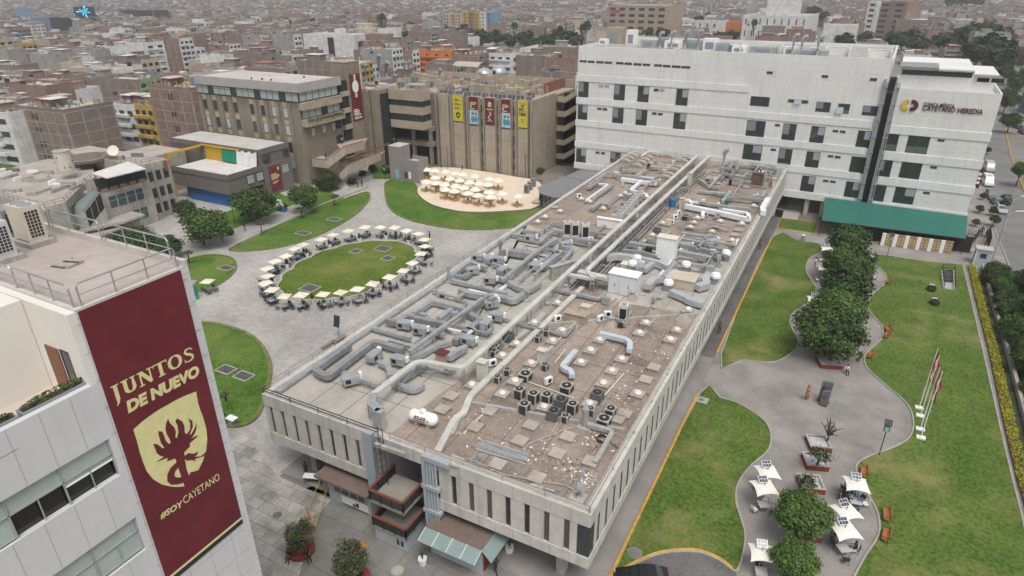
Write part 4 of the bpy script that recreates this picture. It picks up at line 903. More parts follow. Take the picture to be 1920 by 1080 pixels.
def hang(i,zlow,lab,kind):
 x0,x1=bxp(piers[i][0])+.05,bxp(piers[i][1])-.05;zt=bzt-.15;y=byf-.16
 t=thing('hanging_banner',lab,'banner',(x0,y,zlow),0,'banners on the beige block')
 q=MB().m(YB if kind in 'yz' else MAR2);q.box(x0,y,zlow,x1,y+.03,zt);q.build('canvas',t)
 q=MB();h=zt-zlow;w_=x1-x0;e=y-.006
 def R4(u0,v0,u1,v1,m_):q.m(m_);q.box(x0+u0*w_,e,zlow+v0*h,x0+u1*w_,y,zlow+v1*h)
 def blob(u,v,ru,rv,m_,dy=.004):q.m(m_);q.add([(x0+u*w_+ru*w_*math.cos(2*math.pi*k/14),e-dy,zlow+v*h+rv*h*math.sin(2*math.pi*k/14))for k in range(14)],[tuple(range(14))])
 if kind=='y':
  for v in(.84,.79,.69,.64,.53,.48):R4(.2,v,.8 if v in(.79,.64,.48)else.6,v+.025,BLACK)
  blob(.5,.26,.22,.10,BLACK);blob(.5,.24,.10,.055,YB,.007);R4(.38,.12,.62,.18,BLACK)
 if kind=='z':
  R4(.2,.88,.8,.9,BLACK);R4(.35,.78,.65,.84,BLACK);R4(.46,.18,.54,.32,BLACK)
  for s_,v in(('SOY',.63),('CAYE',.535),('TANO',.44)):text_part(s_,'lettering',t,BLACK if s_!='CAYE' else GREYP,(x0+.12*w_,e-.01,zlow+v*h),(1,0,0),(0,0,1),1.0,.05,0,.004,width=w_*(.55 if s_=='SOY' else.76))
 if kind=='m':
  R4(.02,.02,.98,.54,TEAL);R4(.1,.80,.75,.82,GOLD);R4(.1,.76,.85,.78,GOLD);R4(.1,.72,.7,.74,GOLD);blob(.2,.66,.1,.03,WHITE);R4(.1,.58,.6,.6,WHITE)
  SK=flat('print_skin',(.30,.22,.17),.8)
  for u in(.38,.74):blob(u,.20,.2,.12,flat('print_blue',(.05,.25,.40),.8));blob(u,.38,.1,.05,SK,.007);blob(u,.41,.11,.03,BLACK,.008)
 if kind=='f':
  for u,v,ru,rv in((.5,.72,.2,.05),(.38,.78,.06,.06),(.5,.82,.07,.07),(.62,.78,.06,.06)):blob(u,v,ru,rv,GOLD)
  R4(.15,.58,.85,.6,GOLD);R4(.2,.55,.8,.565,GOLD)
  for k in range(14):a=k*.5;blob(.48+.13*math.sin(a),.47-k*.022,.07,.018,CREAM)
  R4(.25,.12,.75,.135,WHITE)
 q.build('print',t)
 q=MB().m(DFR);q.box(x0-.05,y-.03,zlow-.18,x1+.05,y+.06,zlow-.003);q.build('batten',t)
zz=lambda cy,cx:FB.px(800+cx/6,170+cy/6)[1]
hang(1,zz(340,345),'yellow banner at the left with black lettering and portrait blob','y');hang(2,zz(380,525),'maroon over teal banner left of the central maroon one','m');hang(3,zz(375,710),'all maroon central banner with golden flame and staff','f');hang(4,zz(420,890),'maroon over teal banner right of the central maroon one','m');hang(5,zz(415,1082),'yellow banner at the right with stacked black words','z')
# external zigzag stair beside the end wall
es=thing('external_stair','brown concrete zigzag stair between the beige block and the white clinic','stair',(-68,154,0))
sx0,sx1=-69.3,-63.2
for k in range(5):
 z=2.2+k*3.6
 q=MB().m(BRL);wall_path([(sx0,153.6,z+1.1),(sx0+2.2,153.6,z+1.1),(sx1,155.0,z+3.6)],.25,1.35,q);q.box(sx0,153.6,z-.3,sx0+2.4,157,z-.02);q.build('parapet',es)
 q=MB().m(mat('stair_tread',(.30,.275,.24),.9,.1,1))
 for j in range(14):t=j/14;q.box(sx0+2.2+t*(sx1-sx0-2.2),153.9,z+t*2.6-.2,sx0+2.2+(t+.07)*(sx1-sx0-2.2),156.8,z+t*2.6)
 q.build('flight',es)
q=MB().m(DARK);q.box(sx0,158,0,sx1,158.2,18);q.build('back_wall',es)
# ---- grey lift box by the walkway
g0=G(727.5,273,8.4);g1=G(762.5,271,8.4)
lb=thing('lift_box','plain grey rendered lift block with a low open box on its right','building',(g0.x,g0.y,0))
GRL=mat('lift_grey_render',(.24,.225,.215),.85,.06,.5,streak=.08)
b=MB().m(GRL);b.box(g0.x,g0.y,0,g1.x,g0.y+4.0,8.3);b.build('tower',lb)
b=MB().m(ROOFP);b.box(g0.x-.06,g0.y-.06,8.3,g1.x+.06,g0.y+4.06,8.45);b.m(STEEL);b.tube([(g0.x+1.2,g0.y+1,8.45),(g0.x+1.2,g0.y+1,10.2)],.05,5);b.tube([(g0.x+.5,g0.y+1,9.9),(g0.x+1.9,g0.y+1,9.9)],.04,5);b.build('roof',lb)
b=MB().m(GRL);x1=g1.x+4.6;b.box(g1.x,g0.y+.4,0,x1,g0.y+.65,5.4);b.box(x1-.25,g0.y+.65,0,x1,g0.y+5,5.4);b.box(g1.x,g0.y+4.75,0,x1-.25,g0.y+5,5.4);b.m(ROOFP);b.box(g1.x,g0.y+.65,4.4,x1-.25,g0.y+4.75,4.5);b.build('low_box',lb)
b=MB().m(flat('blue_poster',(.22,.42,.52),.6));b.box(g0.x+1.6,g0.y-.03,.5,g0.x+2.6,g0.y-.003,2.8);b.m(MAR2);b.box(g1.x+.6,g0.y+.36,.8,g1.x+1.5,g0.y+.397,2.3);b.m(WHITE);b.box(g1.x+1.8,g0.y+.36,.8,g1.x+2.5,g0.y+.397,2.5);b.build('poster',lb)
# ---- outdoor stair and walkway of the office block
os_=thing('outdoor_stair','beige concrete outdoor stair with terracotta coping climbing to the office block','stair',G(612,320))
top=[G(585,297,7.4),G(613,300,7.4),G(645,275,10.2),G(682,264,10.2)]
q=MB().m(BRL);wall_path(top,.3,1.9,q);q.build('upper_parapet',os_)
q=MB().m(TERRA);wall_path([p+Vector((0,0,.09))for p in top],.38,.085,q);q.build('coping',os_)
low=[G(635,327,3.6),G(653,308,6.0),G(713,285,6.6)]
q=MB().m(BRL);wall_path(low,.3,2.0,q);q.build('walkway_parapet',os_)
q=MB().m(TERRA);wall_path([p+Vector((0,0,.09))for p in low],.38,.085,q);wall_path([G(618,326,3.6),G(645,300,6.0),G(730,268,6.6)],.3,.3,q);q.build('coping',os_)
q=MB().m(CONC)
def flight(a,c,wv,n,thick=.25):
 a,c=Vector(a),Vector(c);d=(c-a)/n;wv=Vector(wv)
 for i in range(n):
  p=a+d*i;e=p+Vector((d.x,d.y,0))
  v=[p,e,e+wv,p+wv];q.add([x-Vector((0,0,thick))for x in v]+v,[(4,5,6,7),(0,1,5,4),(1,2,6,5),(2,3,7,6),(3,0,4,7),(3,2,1,0)])
flight(G(613,303,6.1),G(640,282,9.0),(-1.9,1.2,0),14);flight(G(635,330,2.6),G(652,312,4.9),(-1.9,1.2,0),12)
q.build('flight',os_)
q=MB().m(mat('pale_step',(.5,.48,.45),.9,.08,1));flight(G(655,352,.2),G(636,330,2.6),(-1.7,-1.3,0),11);q.build('lower_flight',os_)
q=MB().m(BRL);P=[G(585,300,6.1),G(613,303,6.1),G(622,296,6.1),G(596,290,6.1)];q.prism([(p.x,p.y)for p in P],5.8,6.08);P=[G(652,312,4.9),G(713,290,4.9),G(722,283,4.9),G(650,300,4.9)];q.prism([(p.x,p.y)for p in P],4.6,4.88);P=[G(640,282,9),G(682,268,9),G(690,258,9),G(632,270,9)];q.prism([(p.x,p.y)for p in P],8.6,8.98);q.build('landing',os_)
q=MB().m(BRN);p=G(665,300,0);
for px in((680,312),(645,318)):u=G(*px);q.box(u.x-.5,u.y+.5,0,u.x+.5,u.y+1.5,4.6)
q.build('pier',os_)
# ---- taupe block with terrace
tp=thing('taupe_block','taupe rendered two storey block with terrace, yellow frame and tarpaulins','building',(-134,89.5,0))
b=MB().m(GRB);b.box(-134,89.5,3.2,-116.3,98.7,7.0);b.box(-134,92.0,0,-121,98.7,3.2);b.box(-146,98.7,0,-116.5,107.6,10.6)
b.box(-134.15,89.35,6.3,-116.15,89.5,7.45);b.box(-116.3,89.5,6.3,-116.15,98.7,7.45);b.box(-146,98.55,9.6,-116.35,98.7,10.85);b.box(-116.5,98.7,9.6,-116.35,107.6,10.85)
b.box(-116.5,99,0,-116.2,107.6,7.2);b.build('wall',tp)
b=MB().m(mat('blue_render',(.035,.125,.34),.8,.08,.6));b.box(-131,90.4,0,-116.9,91.9,3.2);b.m(GRB);b.prism([(-124,89.6),(-116.4,89.6),(-116.4,93),(-120,93)],2.9,3.19);b.build('blue_wall',tp)
b=MB().m(ROOFP);b.box(-146,98.7,10.6,-116.5,107.6,10.63);b.m(mat('terrace_screed',(.56,.53,.50),.9,.1,.6));b.box(-133.9,89.6,7.0,-116.4,98.6,7.03);b.build('roof_deck',tp)
YW=mat('yellow_render',(.48,.29,.02),.7,.06,.6)
b=MB().m(YW);b.box(-133.6,98.35,7.03,-127.6,98.54,10.2);b.box(-135.2,89.4,0,-134.5,89.9,10.2);b.box(-135.2,89.9,9.8,-134.5,98.5,10.2);b.box(-134.5,98.0,10.2,-122,98.5,10.45);b.build('yellow_frame',tp)
def tarp(x0,x1,z0,z1,m_,name,amp,y=98.25):
 q=MB().m(m_);n=22;vs=[]
 for i in range(n+1):
  t=i/n;x=x0+(x1-x0)*t;sag=-.35*math.sin(t*math.pi*3)**2
  for j in range(6):u=j/5;vs.append((x,y-amp*(.4+math.sin(t*17+u*2))*.5-u*.35,z1+sag*(1-u)-(z1-z0)*u))
 q.add(vs,[(i*6+j,i*6+j+1,i*6+7+j,i*6+6+j)for i in range(n)for j in range(5)])
 q.build(name,tp,smooth=True)
tarp(-127.6,-122.6,7.3,10.3,mat('green_tarp',(.01,.20,.12),.6,.1,1),'green_tarp',.22);tarp(-122.6,-116.6,7.1,10.4,mat('white_tarp',(.66,.66,.66),.7,.06,1),'white_tarp',.4)
b=MB()
for k in range(30):leaves(b,(-128+k*.39,89.75,7.35),(.2,.14,.18),14,.04,.09,[PLANT],seed=300+k)
b.build('parapet_plants',tp)
FT=Fac(-134,89.35);FTr=Fac(-116.15,89.5,R(90));FTu=Fac(-116.2,98.7,R(90))
FT.wins(tp,W_TALL2,[(150,500,218,600),(238,523,312,618),(425,548,505,655)],340,250,6);FTr.wins(tp,W_TALL2,[(540,560,632,630)],340,250,6)
for y,z,w_,h_,pr in((94.3,4.2,1.9,1.9,W_BL4),(96.9,4.2,1.9,1.9,W_BL4),(104.4,4.2,2.1,2.0,W_BL4),(99.6,7.7,1.9,1.5,W_TALL2),(105.6,8.0,1.6,1.4,W_TALL2)):inst(pr,'window',tp,(-116.12 if z<7 and y<98 else-116.19,y,z),(w_,1,h_),R(90))
rbn=thing('wall_banner','dusky red banner with yellow lines on the taupe block side wall','banner',(-116.1,101.5,1))
b=MB().m(mat('dusky_red_canvas',(.15,.03,.03),.75,.1,1));b.box(-116.15,100.6,.8,-116.1,103.9,6.6);b.build('canvas',rbn)
b=MB().m(GOLD);b.box(-116.095,103.0,5.4,-116.09,103.5,6.1)
for k,w_ in enumerate((1.6,2.3,2.5,2.0)):b.box(-116.095,100.9,4.6-k*.35,-116.09,100.9+w_,4.8-k*.35)
b.m(WHITE)
for k,w_ in enumerate((1.7,1.2)):b.box(-116.095,101.2,2.9-k*.3,-116.09,101.2+w_,3.02-k*.3)
b.build('print',rbn)
# ---- raw concrete faculty block at the left
cb=thing('concrete_block','raw grey concrete faculty block with stepped roofs, glazed stair and strip windows','building',(-124,66,0))
RAW=mat('raw_concrete',(.37,.345,.30),.92,.16,.35,streak=.3,scale2=1.5,var2=.15)
b=MB().m(RAW)
b.box(-140,66.2,0,-123.6,77.2,8.6);b.box(-126,66.2,8.6,-123.6,66.6,11.6);b.box(-140,77.2,0,-125.0,83.2,11.4);b.box(-152,77.2,0,-140,83.2,11.4);b.box(-150,83.2,0,-139,97,9.0)
W1=GP([(0,366),(45,382),(85,390),(122,380),(150,352),(178,332),(172,300),(90,298),(0,320)],9.6);b.prism([(p.x,p.y)for p in W1],0,9.6)
W2=GP([(150,372),(205,348),(205,380),(150,395)],5.0)
b.prism([(-124.2,58.5),(-121.6,62.5),(-121.6,66.2),(-131,66.2),(-131,60)],0,6.6)
b.build('wall',cb)
b=MB().m(mat('pinkish_concrete_roof',(.36,.32,.285),.95,.12,.3));b.prism([(p.x,p.y)for p in W1],9.6,9.63);b.box(-152,77.5,11.4,-125.3,83,11.43);b.box(-149.8,83.3,9.0,-139.2,96.8,9.03)
b.prism([(-121.4,60.5),(-119.0,67.5),(-119.5,72),(-123.6,72),(-123.6,60)],3.3,3.7);b.prism([(-121.6,56.8),(-118.6,61),(-119.2,66.6),(-123,66.4),(-125,58)],2.4,2.7);b.build('roof_slab',cb)
b=MB().m(mat('white_metal_roof',(.60,.58,.55),.7,.06,.6));P=[G(172,326,11.6),G(200,335,11.6),G(274,317,11.6),G(240,304,11.6)];b.prism([(p.x,p.y)for p in P],11.55,11.75);b.build('canopy',cb)
b=MB().m(DARK);b.box(-123.62,66.7,8.9,-123.58,76.8,11.4);b.m(flat('tan_table',(.25,.17,.10),.7))  # near-black upright sheet stands for the shade inside the open terrace
for k in range(5):b.box(-123.55,67.3+k*1.9,8.75,-123.5,68.7+k*1.9,9.3)
b.build('terrace_shade_front',cb)
for z in(5.2,1.4):inst(W_GREEN,'window',cb,(-123.58,68.0,z),(7.6,1,2.5),R(90))
q=MB().m(mat('dull_skylight',(.16,.19,.185),.6,.1,1));q.add([(-124.0,58.8,6.6),(-121.7,62.5,6.6),(-121.65,66.1,9.4),(-123.9,66.1,9.4)],[(0,1,2,3)]);q.m(DARK);q.add([(-121.6,62.5,3.8),(-121.59,66.1,6.4),(-121.59,66.1,9.3),(-121.6,62.5,6.6)],[(0,1,2,3)]);q.m(STEEL)
for t in(0,.33,.67,1):q.tube([(-121.58,62.5+3.6*t,3.8+2.6*t),(-121.58,62.5+3.6*t,6.6+2.7*t)],.05,4)
q.build('stair_glazing',cb)
c=railing([(-121.8,62.4,6.7),(-121.7,66,9.4),(-124,66.2,9.4)],1.0,'','',material=GREYP,posts=1.2,bars=3);c.build('stair_railing',cb)
c=railing([(p.x,p.y,9.63)for p in W1[:6]],.95,'','',material=flat('rusty_brown_rail',(.10,.08,.06),.6),posts=1.6,bars=2);c.build('roof_railing',cb)
c=railing([(-140,77.4,11.43),(-125.2,77.4,11.43),(-125.2,83,11.43)],.95,'','',material=flat('rusty_brown_rail',(.10,.08,.06),.6),posts=1.6,bars=2);c.build('roof_railing',cb)
for k in range(3):
 for z in(1.2,4.4,7.8):inst(W_TALL2,'window',cb,(-124.98,78+k*1.7,z),(1.2,1,2.0),R(90))
b=MB().m(BRK);b.box(-125.0,81.8,9.2,-124.6,83.1,11.3);b.m(RAW);
for k in range(4):b.box(-125.0,77.3+k*1.72,0,-124.4,77.55+k*1.72,11.2)
b.build('side_pier',cb)
for i in range(7):inst(W_TALL2,'window',cb,(0,0,0),(.001,1,.001))if False else None
u0,u1=W1[3],W1[4];ang=math.atan2(u1.y-u0.y,u1.x-u0.x)
for t0,z in((.15,6.6),(.1,2.8)):
 p=u0.lerp(u1,t0);inst(W_MULL4,'window',cb,(p.x+.02,p.y-.02,z),((u1-u0).length*.62,1,1.5),ang)
b=MB();g_=random.Random(8)
for k in range(60):
 p=G(g_.uniform(10,150),g_.uniform(318,378),9.63)if k<34 else G(g_.uniform(95,290),g_.uniform(292,318),11.43)
 if k<34 and not(p.x<-126 and 58<p.y<76):continue
 if k>=34 and not(-151<p.x<-126 and 78<p.y<82.5):continue
 b.m(g_.choice([RAW,CONCD,GALV,WHITE,RAW]));b.obox((p.x,p.y,p.z+.004),g_.uniform(.4,3.5),g_.uniform(.3,.8),g_.uniform(.25,.9),g_.choice((.4,1.9,1.2)))
tag(b.build('roof_clutter',cb),kind='stuff')
tk=thing('water_cylinder','cream painted cylindrical roof tank with portholes on the concrete block','water tank',(-140,80,11))
p=G(125,318,11.4);tk.location=(p.x,p.y,11.43);tk['_o']=tuple(tk.location)
q=MB().m(mat('cream_tank',(.52,.48,.40),.8,.08,.8));q.cyl((p.x,p.y,11.43),1.5,3.6,20);q.build('drum',tk);q=MB().m(DARK)
for k in range(10):q.cyl((p.x+1.5*math.cos(k*.63)-.0,p.y+1.5*math.sin(k*.63),12.0+(k%3)*1.0),.12,.2,8)
q.build('porthole',tk);q=MB().m(CONC);q.cyl((p.x,p.y,15.03),1.6,.15,20);q.build('lid',tk)
cd=thing('round_roof','low round brown roof disc beside the cream tank','roof',G(165,300,11));p=G(165,299,11.03)
q=MB().m(mat('brown_disc',(.17,.125,.11),.9,.1,1));q.cyl((p.x,p.y,11.03),4.2,.5,28);q.build('disc',cd);q=MB().m(RAW);q.cyl((p.x,p.y,11.53),4.25,.12,28);q.m(flat('brown_top',(.16,.115,.10),.9));q.cyl((p.x,p.y,11.65),4.0,.03,28);q.build('rim',cd)
ds=thing('satellite_dish','large white satellite dish on the concrete block roof','satellite dish',G(215,293,11.43));p=G(217,297,11.43)
q=MB().m(CREAM);q.lathe((0,0,0),[(.01,0),(.6,.06),(1.1,.2),(1.6,.45),(1.62,.47),(1.1,.26),(.01,.05)],20);dd=q.build('bowl');dd.parent=ds;dd.rotation_euler=(R(60),R(-15),R(40));dd.location=(0,0,1.5);dd.scale=(.72,)*3;ds.location=p;ds['_o']=tuple(p)
q=MB().m(STEEL);q.tube([(p.x,p.y,11.43),(p.x,p.y,13)],.08,6);q.tube([(p.x-.6,p.y-.5,11.43),(p.x,p.y,12.6)],.04,5);q.build('mast',ds)
# ==== equipment on the long roof
RMARK={}
def mark(nm,px,z=MD):RMARK[nm]=G(px[0],px[1],z)
for nm,px in(('the white gas tank',(795,792)),('the white equipment shed',(1172,548)),('the tall white panel box',(1248,490)),('the triple cooling cabinets',(1080,440)),('the wooden pallet',(1197,678)),('the blue tank',(1260,385)),('the condenser cluster',(1040,765)),
('the front left roof corner',(530,735)),('the bend of the left cable tray',(783,690)),('the stacked pipe lengths',(930,843)),('the rear left roof corner',(1185,292)),('the rear right roof corner',(1460,318)),('the front right roof corner',(1095,955)),('the slim dark flue',(1320,470)),('the long roof middle of the left edge',(800,545)),('the big white duct',(1350,398)),('the left roof edge by the cafe',(970,425)),('the right roof edge beside the walking couple path',(1300,590))):mark(nm.replace('the long roof middle of the left edge','the middle of the left roof edge').replace('the right roof edge beside the walking couple path','the middle of the right roof edge'),px)
items=[];CGR0=flat('dark_cable',(.045,.045,.05),.7)
GALB=mat('bluish_galvanised',(.47,.50,.51),.38,.1,1,metal=.3);WD=mat('white_duct_wrap',(.70,.71,.72),.5,.06,1)
TANP=mat('dusty_tray_cover',(.50,.49,.455),.7,.12,.6,streak=0)
def duct(pts,dz=1.0,w=.7,h=.55,m_=None,look='grey sheet metal duct',rounded=.5,legs=True):
 P=[G(x,y,MD+dz)for x,y in pts];m_=m_ or rnd.choice([GALV,GALV,GALVD])
 t=thing('air_duct',look,'duct',(P[0].x,P[0].y,MD),0,'air ducts on the long roof')
 w*=.70;h*=.75;q=MB().m(m_);q.duct(P,w,h,True,rounded);q.build('casing',t)
 if legs and dz-h>.12:
  s=MB().m(GREYP)
  for i in range(len(P)-1):
   d=P[i+1]-P[i];n=max(1,int(d.length/2.6))
   for j in range(n):
    c=P[i]+d*((j+.5)/n);a=math.atan2(d.y,d.x);k=Vector((-math.sin(a),math.cos(a),0))*(w*.42)
    for sg in(1,-1):e=c+k*sg;s.box(e.x-.03,e.y-.03,MD,e.x+.03,e.y+.03,MD+dz-h)
  s.build('support_legs',t)
 items.append((t,look));return t
D=[
([(655,643),(588,690),(613,703),(700,637),(757,652)],1.0,.9,.75),([(767,657),(905,557)],1.5,.6,.5),([(697,612),(770,632)],.8,.6,.5),([(730,636),(775,649)],.9,.6,.4),([(724,596),(744,601),(762,590),(837,605)],1.1,.9,.8),
([(762,604),(810,617),(831,626)],.9,.8,.5),([(775,585),(810,562),(872,577)],.9,.8,.7),([(822,595),(847,577)],.8,.9,.7),([(852,637),(902,597),(880,585)],.9,1.0,.8),([(735,715),(775,729),(793,719)],.8,.8,.6),([(747,712),(798,683)],.7,.9,.6),
([(710,675),(727,683),(732,702)],.9,.8,.6),([(642,697),(655,700)],.7,.8,.6),([(668,706),(712,720)],1.0,.5,.45),([(768,667),(787,663),(815,647),(845,638)],.7,.9,.6),([(840,667),(874,647)],1.0,.8,.8),
([(846,516),(873,493),(882,489),(912,499)],1.0,.9,.8),([(850,515),(873,517),(883,509)],.8,.8,.6),([(847,523),(907,537),(950,549)],.8,.8,.55),([(862,540),(878,547),(912,552),(930,551),(963,561),(986,545)],1.0,1.0,.8),([(913,515),(943,520),(973,537),(993,541),(1012,528)],.9,.9,.8),
([(942,523),(960,508),(997,477),(1040,447)],1.5,.65,.55),([(923,493),(960,503)],.8,.6,.5),([(955,468),(998,474)],1.2,1.6,1.0),([(960,437),(990,443),(1017,448)],.8,.7,.5),([(980,430),(1012,434)],.8,.9,.6),([(1012,453),(1040,429),(1056,432)],1.2,.6,.5),
([(1055,442),(1082,446),(1122,451)],.9,.8,.6),([(1017,498),(1053,468)],1.0,1.1,.9),([(1013,468),(1037,467),(1046,474)],1.0,.9,.8),([(1055,488),(1075,464),(1053,460)],1.1,.7,.6),
([(1180,453),(1237,462),(1334,481)],1.3,.9,.8),([(1212,447),(1238,448),(1277,456),(1313,464),(1347,472),(1349,485)],1.2,.8,.7),([(1238,448),(1256,433)],1.2,.8,.7),([(1273,445),(1332,456),(1339,452)],1.1,.8,.6),([(1278,435),(1326,443),(1333,438)],1.0,.7,.6),([(1328,460),(1361,468),(1361,478)],1.1,.7,.6),
([(1167,467),(1200,470),(1232,479)],1.0,.8,.7),([(1135,479),(1155,475),(1187,479),(1196,491)],1.3,1.3,1.1,GALB),([(1193,480),(1238,489),(1253,498)],1.3,.9,.8,GALB),([(1243,517),(1267,490)],1.5,.8,.7),([(1215,533),(1227,519),(1243,517),(1267,521)],1.3,1.3,1.0,GALB),([(1208,503),(1224,491)],1.0,1.0,.8,GALB),
([(1258,543),(1283,553),(1297,561),(1319,566)],1.0,1.2,.9,GALB),([(1331,510),(1322,520),(1326,529),(1307,534)],1.1,1.4,1.0,GALB),([(1272,489),(1320,498),(1334,476)],1.2,.6,.5),([(1323,499),(1340,499)],1.2,1.1,1.0),([(1230,560),(1232,548)],.9,.8,.7),
([(1104,350),(1129,333)],.9,.9,.7),([(1110,371),(1148,345)],.9,.9,.7),([(1110,389),(1128,377),(1144,384)],.9,.9,.7),([(1169,327),(1193,329),(1209,318)],.9,.9,.8,CONC),([(1167,317),(1195,319)],.9,.8,.7,CONC),([(1219,303),(1222,312),(1254,314),(1257,305)],.9,1.1,.8,CONC),([(1195,333),(1225,337)],.6,.6,.5),
([(1312,377),(1367,386),(1409,390)],.8,.8,.6),([(1355,376),(1370,357)],1.0,.8,.7),([(1361,368),(1387,369),(1436,374)],1.1,.8,.7),([(1308,357),(1363,361)],.7,.9,.5,CONC),([(1335,321),(1411,334)],1.4,.7,.6),([(1409,308),(1462,318),(1452,337)],1.1,1.0,.9),([(1367,314),(1378,302)],1.2,1.1,.9),([(1175,357),(1190,347)],.8,.6,.5),
([(1345,361),(1385,364)],.9,.7,.6),([(1400,325),(1445,333)],.7,.7,.5),([(1310,335),(1330,348),(1350,350)],.8,.6,.5),
]
for d in D:duct(d[0],d[1],d[2],d[3],d[4]if len(d)>4 else None,'bluish galvanised duct' if len(d)>4 and d[4]is GALB else 'dusty beige duct' if len(d)>4 else 'grey sheet metal duct')
for pts,dz,w_,h_ in[([(1165,333),(1201,338),(1232,342)],1.0,1.0,.8),([(1201,339),(1183,355),(1212,363),(1214,371)],1.0,.8,.7),([(1286,383),(1351,396),(1404,408)],1.1,1.1,.9),([(1355,391),(1402,398),(1405,409)],1.1,.9,.7),([(1441,370),(1430,388),(1432,396)],1.3,1.2,1.0),([(1318,395),(1318,404)],.8,.8,.7),([(1275,378),(1292,373),(1297,380)],1.0,.8,.7)]:
 duct(pts,dz,w_,h_,WD,'white wrapped duct')
LB=mat('pale_blue_duct',(.50,.56,.60),.4,.07,1,metal=.1)
duct([(1080,655),(1053,686),(1070,692),(1073,702)],.9,.8,.6,LB,'pale blue zigzag duct');duct([(1125,622),(1175,634),(1182,641),(1180,655)],.9,.8,.6,LB,'pale blue zigzag duct')
duct([(1102,793),(1150,806),(1116,865)],.6,.55,.5,CONC,'pale plastered duct reaching a square hatch')
# edge duct beside the left parapet
duct([(520,733),(640,651),(807,541),(960,437)],.45,.6,.4,GALV,'long straight grey duct along the left parapet',0,False)
rank_labels(items,RMARK)
# cable trays on legs
def tray(pts,dz,w_,h_,lab,legsp=3.2,m_=TANP,ladder=True):
 P=[G(x,y,MD+dz)for x,y in pts];t=thing('cable_tray',lab,'cable tray',(P[0].x,P[0].y,MD),0,'covered cable trays on the long roof')
 q=MB().m(m_);q.duct(P,w_,h_,True,.9);q.build('cover',t)
 s=MB().m(STEEL)
 for i in range(len(P)-1):
  d=P[i+1]-P[i];n=max(1,int(d.length/legsp));a=math.atan2(d.y,d.x);k=Vector((-math.sin(a),math.cos(a),0))*(w_*.42)
  for j in range(n+1):
   c=P[i]+d*(j/n)if n else P[i]
   if j==n and i<len(P)-2:continue
   for sg in(1,-1):e=c+k*sg;s.box(e.x-.05,e.y-.05,MD,e.x+.05,e.y+.05,MD+dz-h_)
   if dz>1:s.tube([c+k-Vector((0,0,dz*.45)),c-k-Vector((0,0,dz*.45))],.04,4)
   if ladder and j<n:
    e=P[i]+d*((j+1)/n);s.tube([c+k-Vector((0,0,h_)),e+k-Vector((0,0,dz*.6))],.03,4)
 s.build('support_frame',t);return t,P
tA,PA=tray([(1307,291),(1063,511),(868,689),(783,674),(700,737)],2.0,.56,.26,'left raised cable tray running the whole roof and bending near the front')
tray([(1330,291),(1100,506),(1112,519)],2.0,.56,.26,'right raised cable tray parallel to the longest tray')
tray([(1066,513),(1110,521),(1116,516)],1.8,.6,.3,'short raised tray branch joining the two long trays',2.0)
tray([(1085,507),(1148,521)],1.9,.9,.4,'raised tray branch ending at the white shed',2.0)
tray([(1092,537),(882,740),(870,772),(853,783),(820,845)],.45,.6,.3,'low pale tray with a kink reaching the front parapet',3.5,TANP,False)
q=thing('drop_duct','grey duct elbow dropping over the front edge beside the caged ladder','duct',G(700,740,MD));P=[G(700,737,MD+2.0),G(694,752,MD+2.0),G(712,768,MD+2.0)]
b=MB().m(GALV);b.duct(P,.8,.5,True,.5);e=P[-1];b.box(e.x-.4,e.y-.45,MD-.1,e.x+.4,e.y+.15,MD+2.0);b.build('casing',q);b=MB().m(STEEL)
for c in P:b.box(c.x-.35,c.y-.05,MD,c.x-.28,c.y+.05,MD+1.5);b.box(c.x+.28,c.y-.05,MD,c.x+.35,c.y+.05,MD+1.5)
b.build('support_frame',q)
# the tangle of thinner runs
it=[];gx=PA[0].x;g_=random.Random(21)
for k in range(78):
 xa,xb,ya,yb_=[(MX0+2,gx-2,92,137),(gx+5,MX1-2,94,137),(MX0+2,gx-3,42,92),(gx+4,MX1-2,74,94),(gx-6,gx+7,45,130)][[0,1,1,2,2,3,0,1,4][k%9]]
 x,y=g_.uniform(xa,xb),g_.uniform(ya,yb_);ln=g_.uniform(3,11);al=g_.random()<.5;w_=g_.uniform(.16,.42);dz=g_.choice((.45,.6,.9,1.2));P=[Vector((x,y,MD+dz))]
 P.append(P[0]+(Vector((0,ln,0))if al else Vector((min(ln*.7,MX1-1.2-x),0,0))))
 if g_.random()<.6:e=P[-1]+(Vector((g_.choice((-1,1))*g_.uniform(1,3),0,0))if al else Vector((0,g_.uniform(1.2,4),0)));e.x=max(MX0+1,min(MX1-1.2,e.x));e.y=min(e.y,MY1-1);P.append(e)
 P[1].y=min(P[1].y,MY1-1.2);t=thing('thin_duct','x','duct',(x,y,MD),0,'thin ducts on the long roof');q=MB().m(g_.choice([GALV,GALV,GALVD,WD,STEEL,CONC]));q.duct(P,w_,w_*.8,w_>.3,.35);q.build('casing',t);s=MB().m(GREYP)
 for i in range(len(P)-1):
  for j in(.1,.5,.9):c=P[i].lerp(P[i+1],j);s.box(c.x-.03,c.y-.03,MD,c.x+.03,c.y+.03,c.z-w_*.8)
 s.build('support_legs',t);it.append((t,'thin pale duct'))
rank_labels(it,RMARK);it=[]
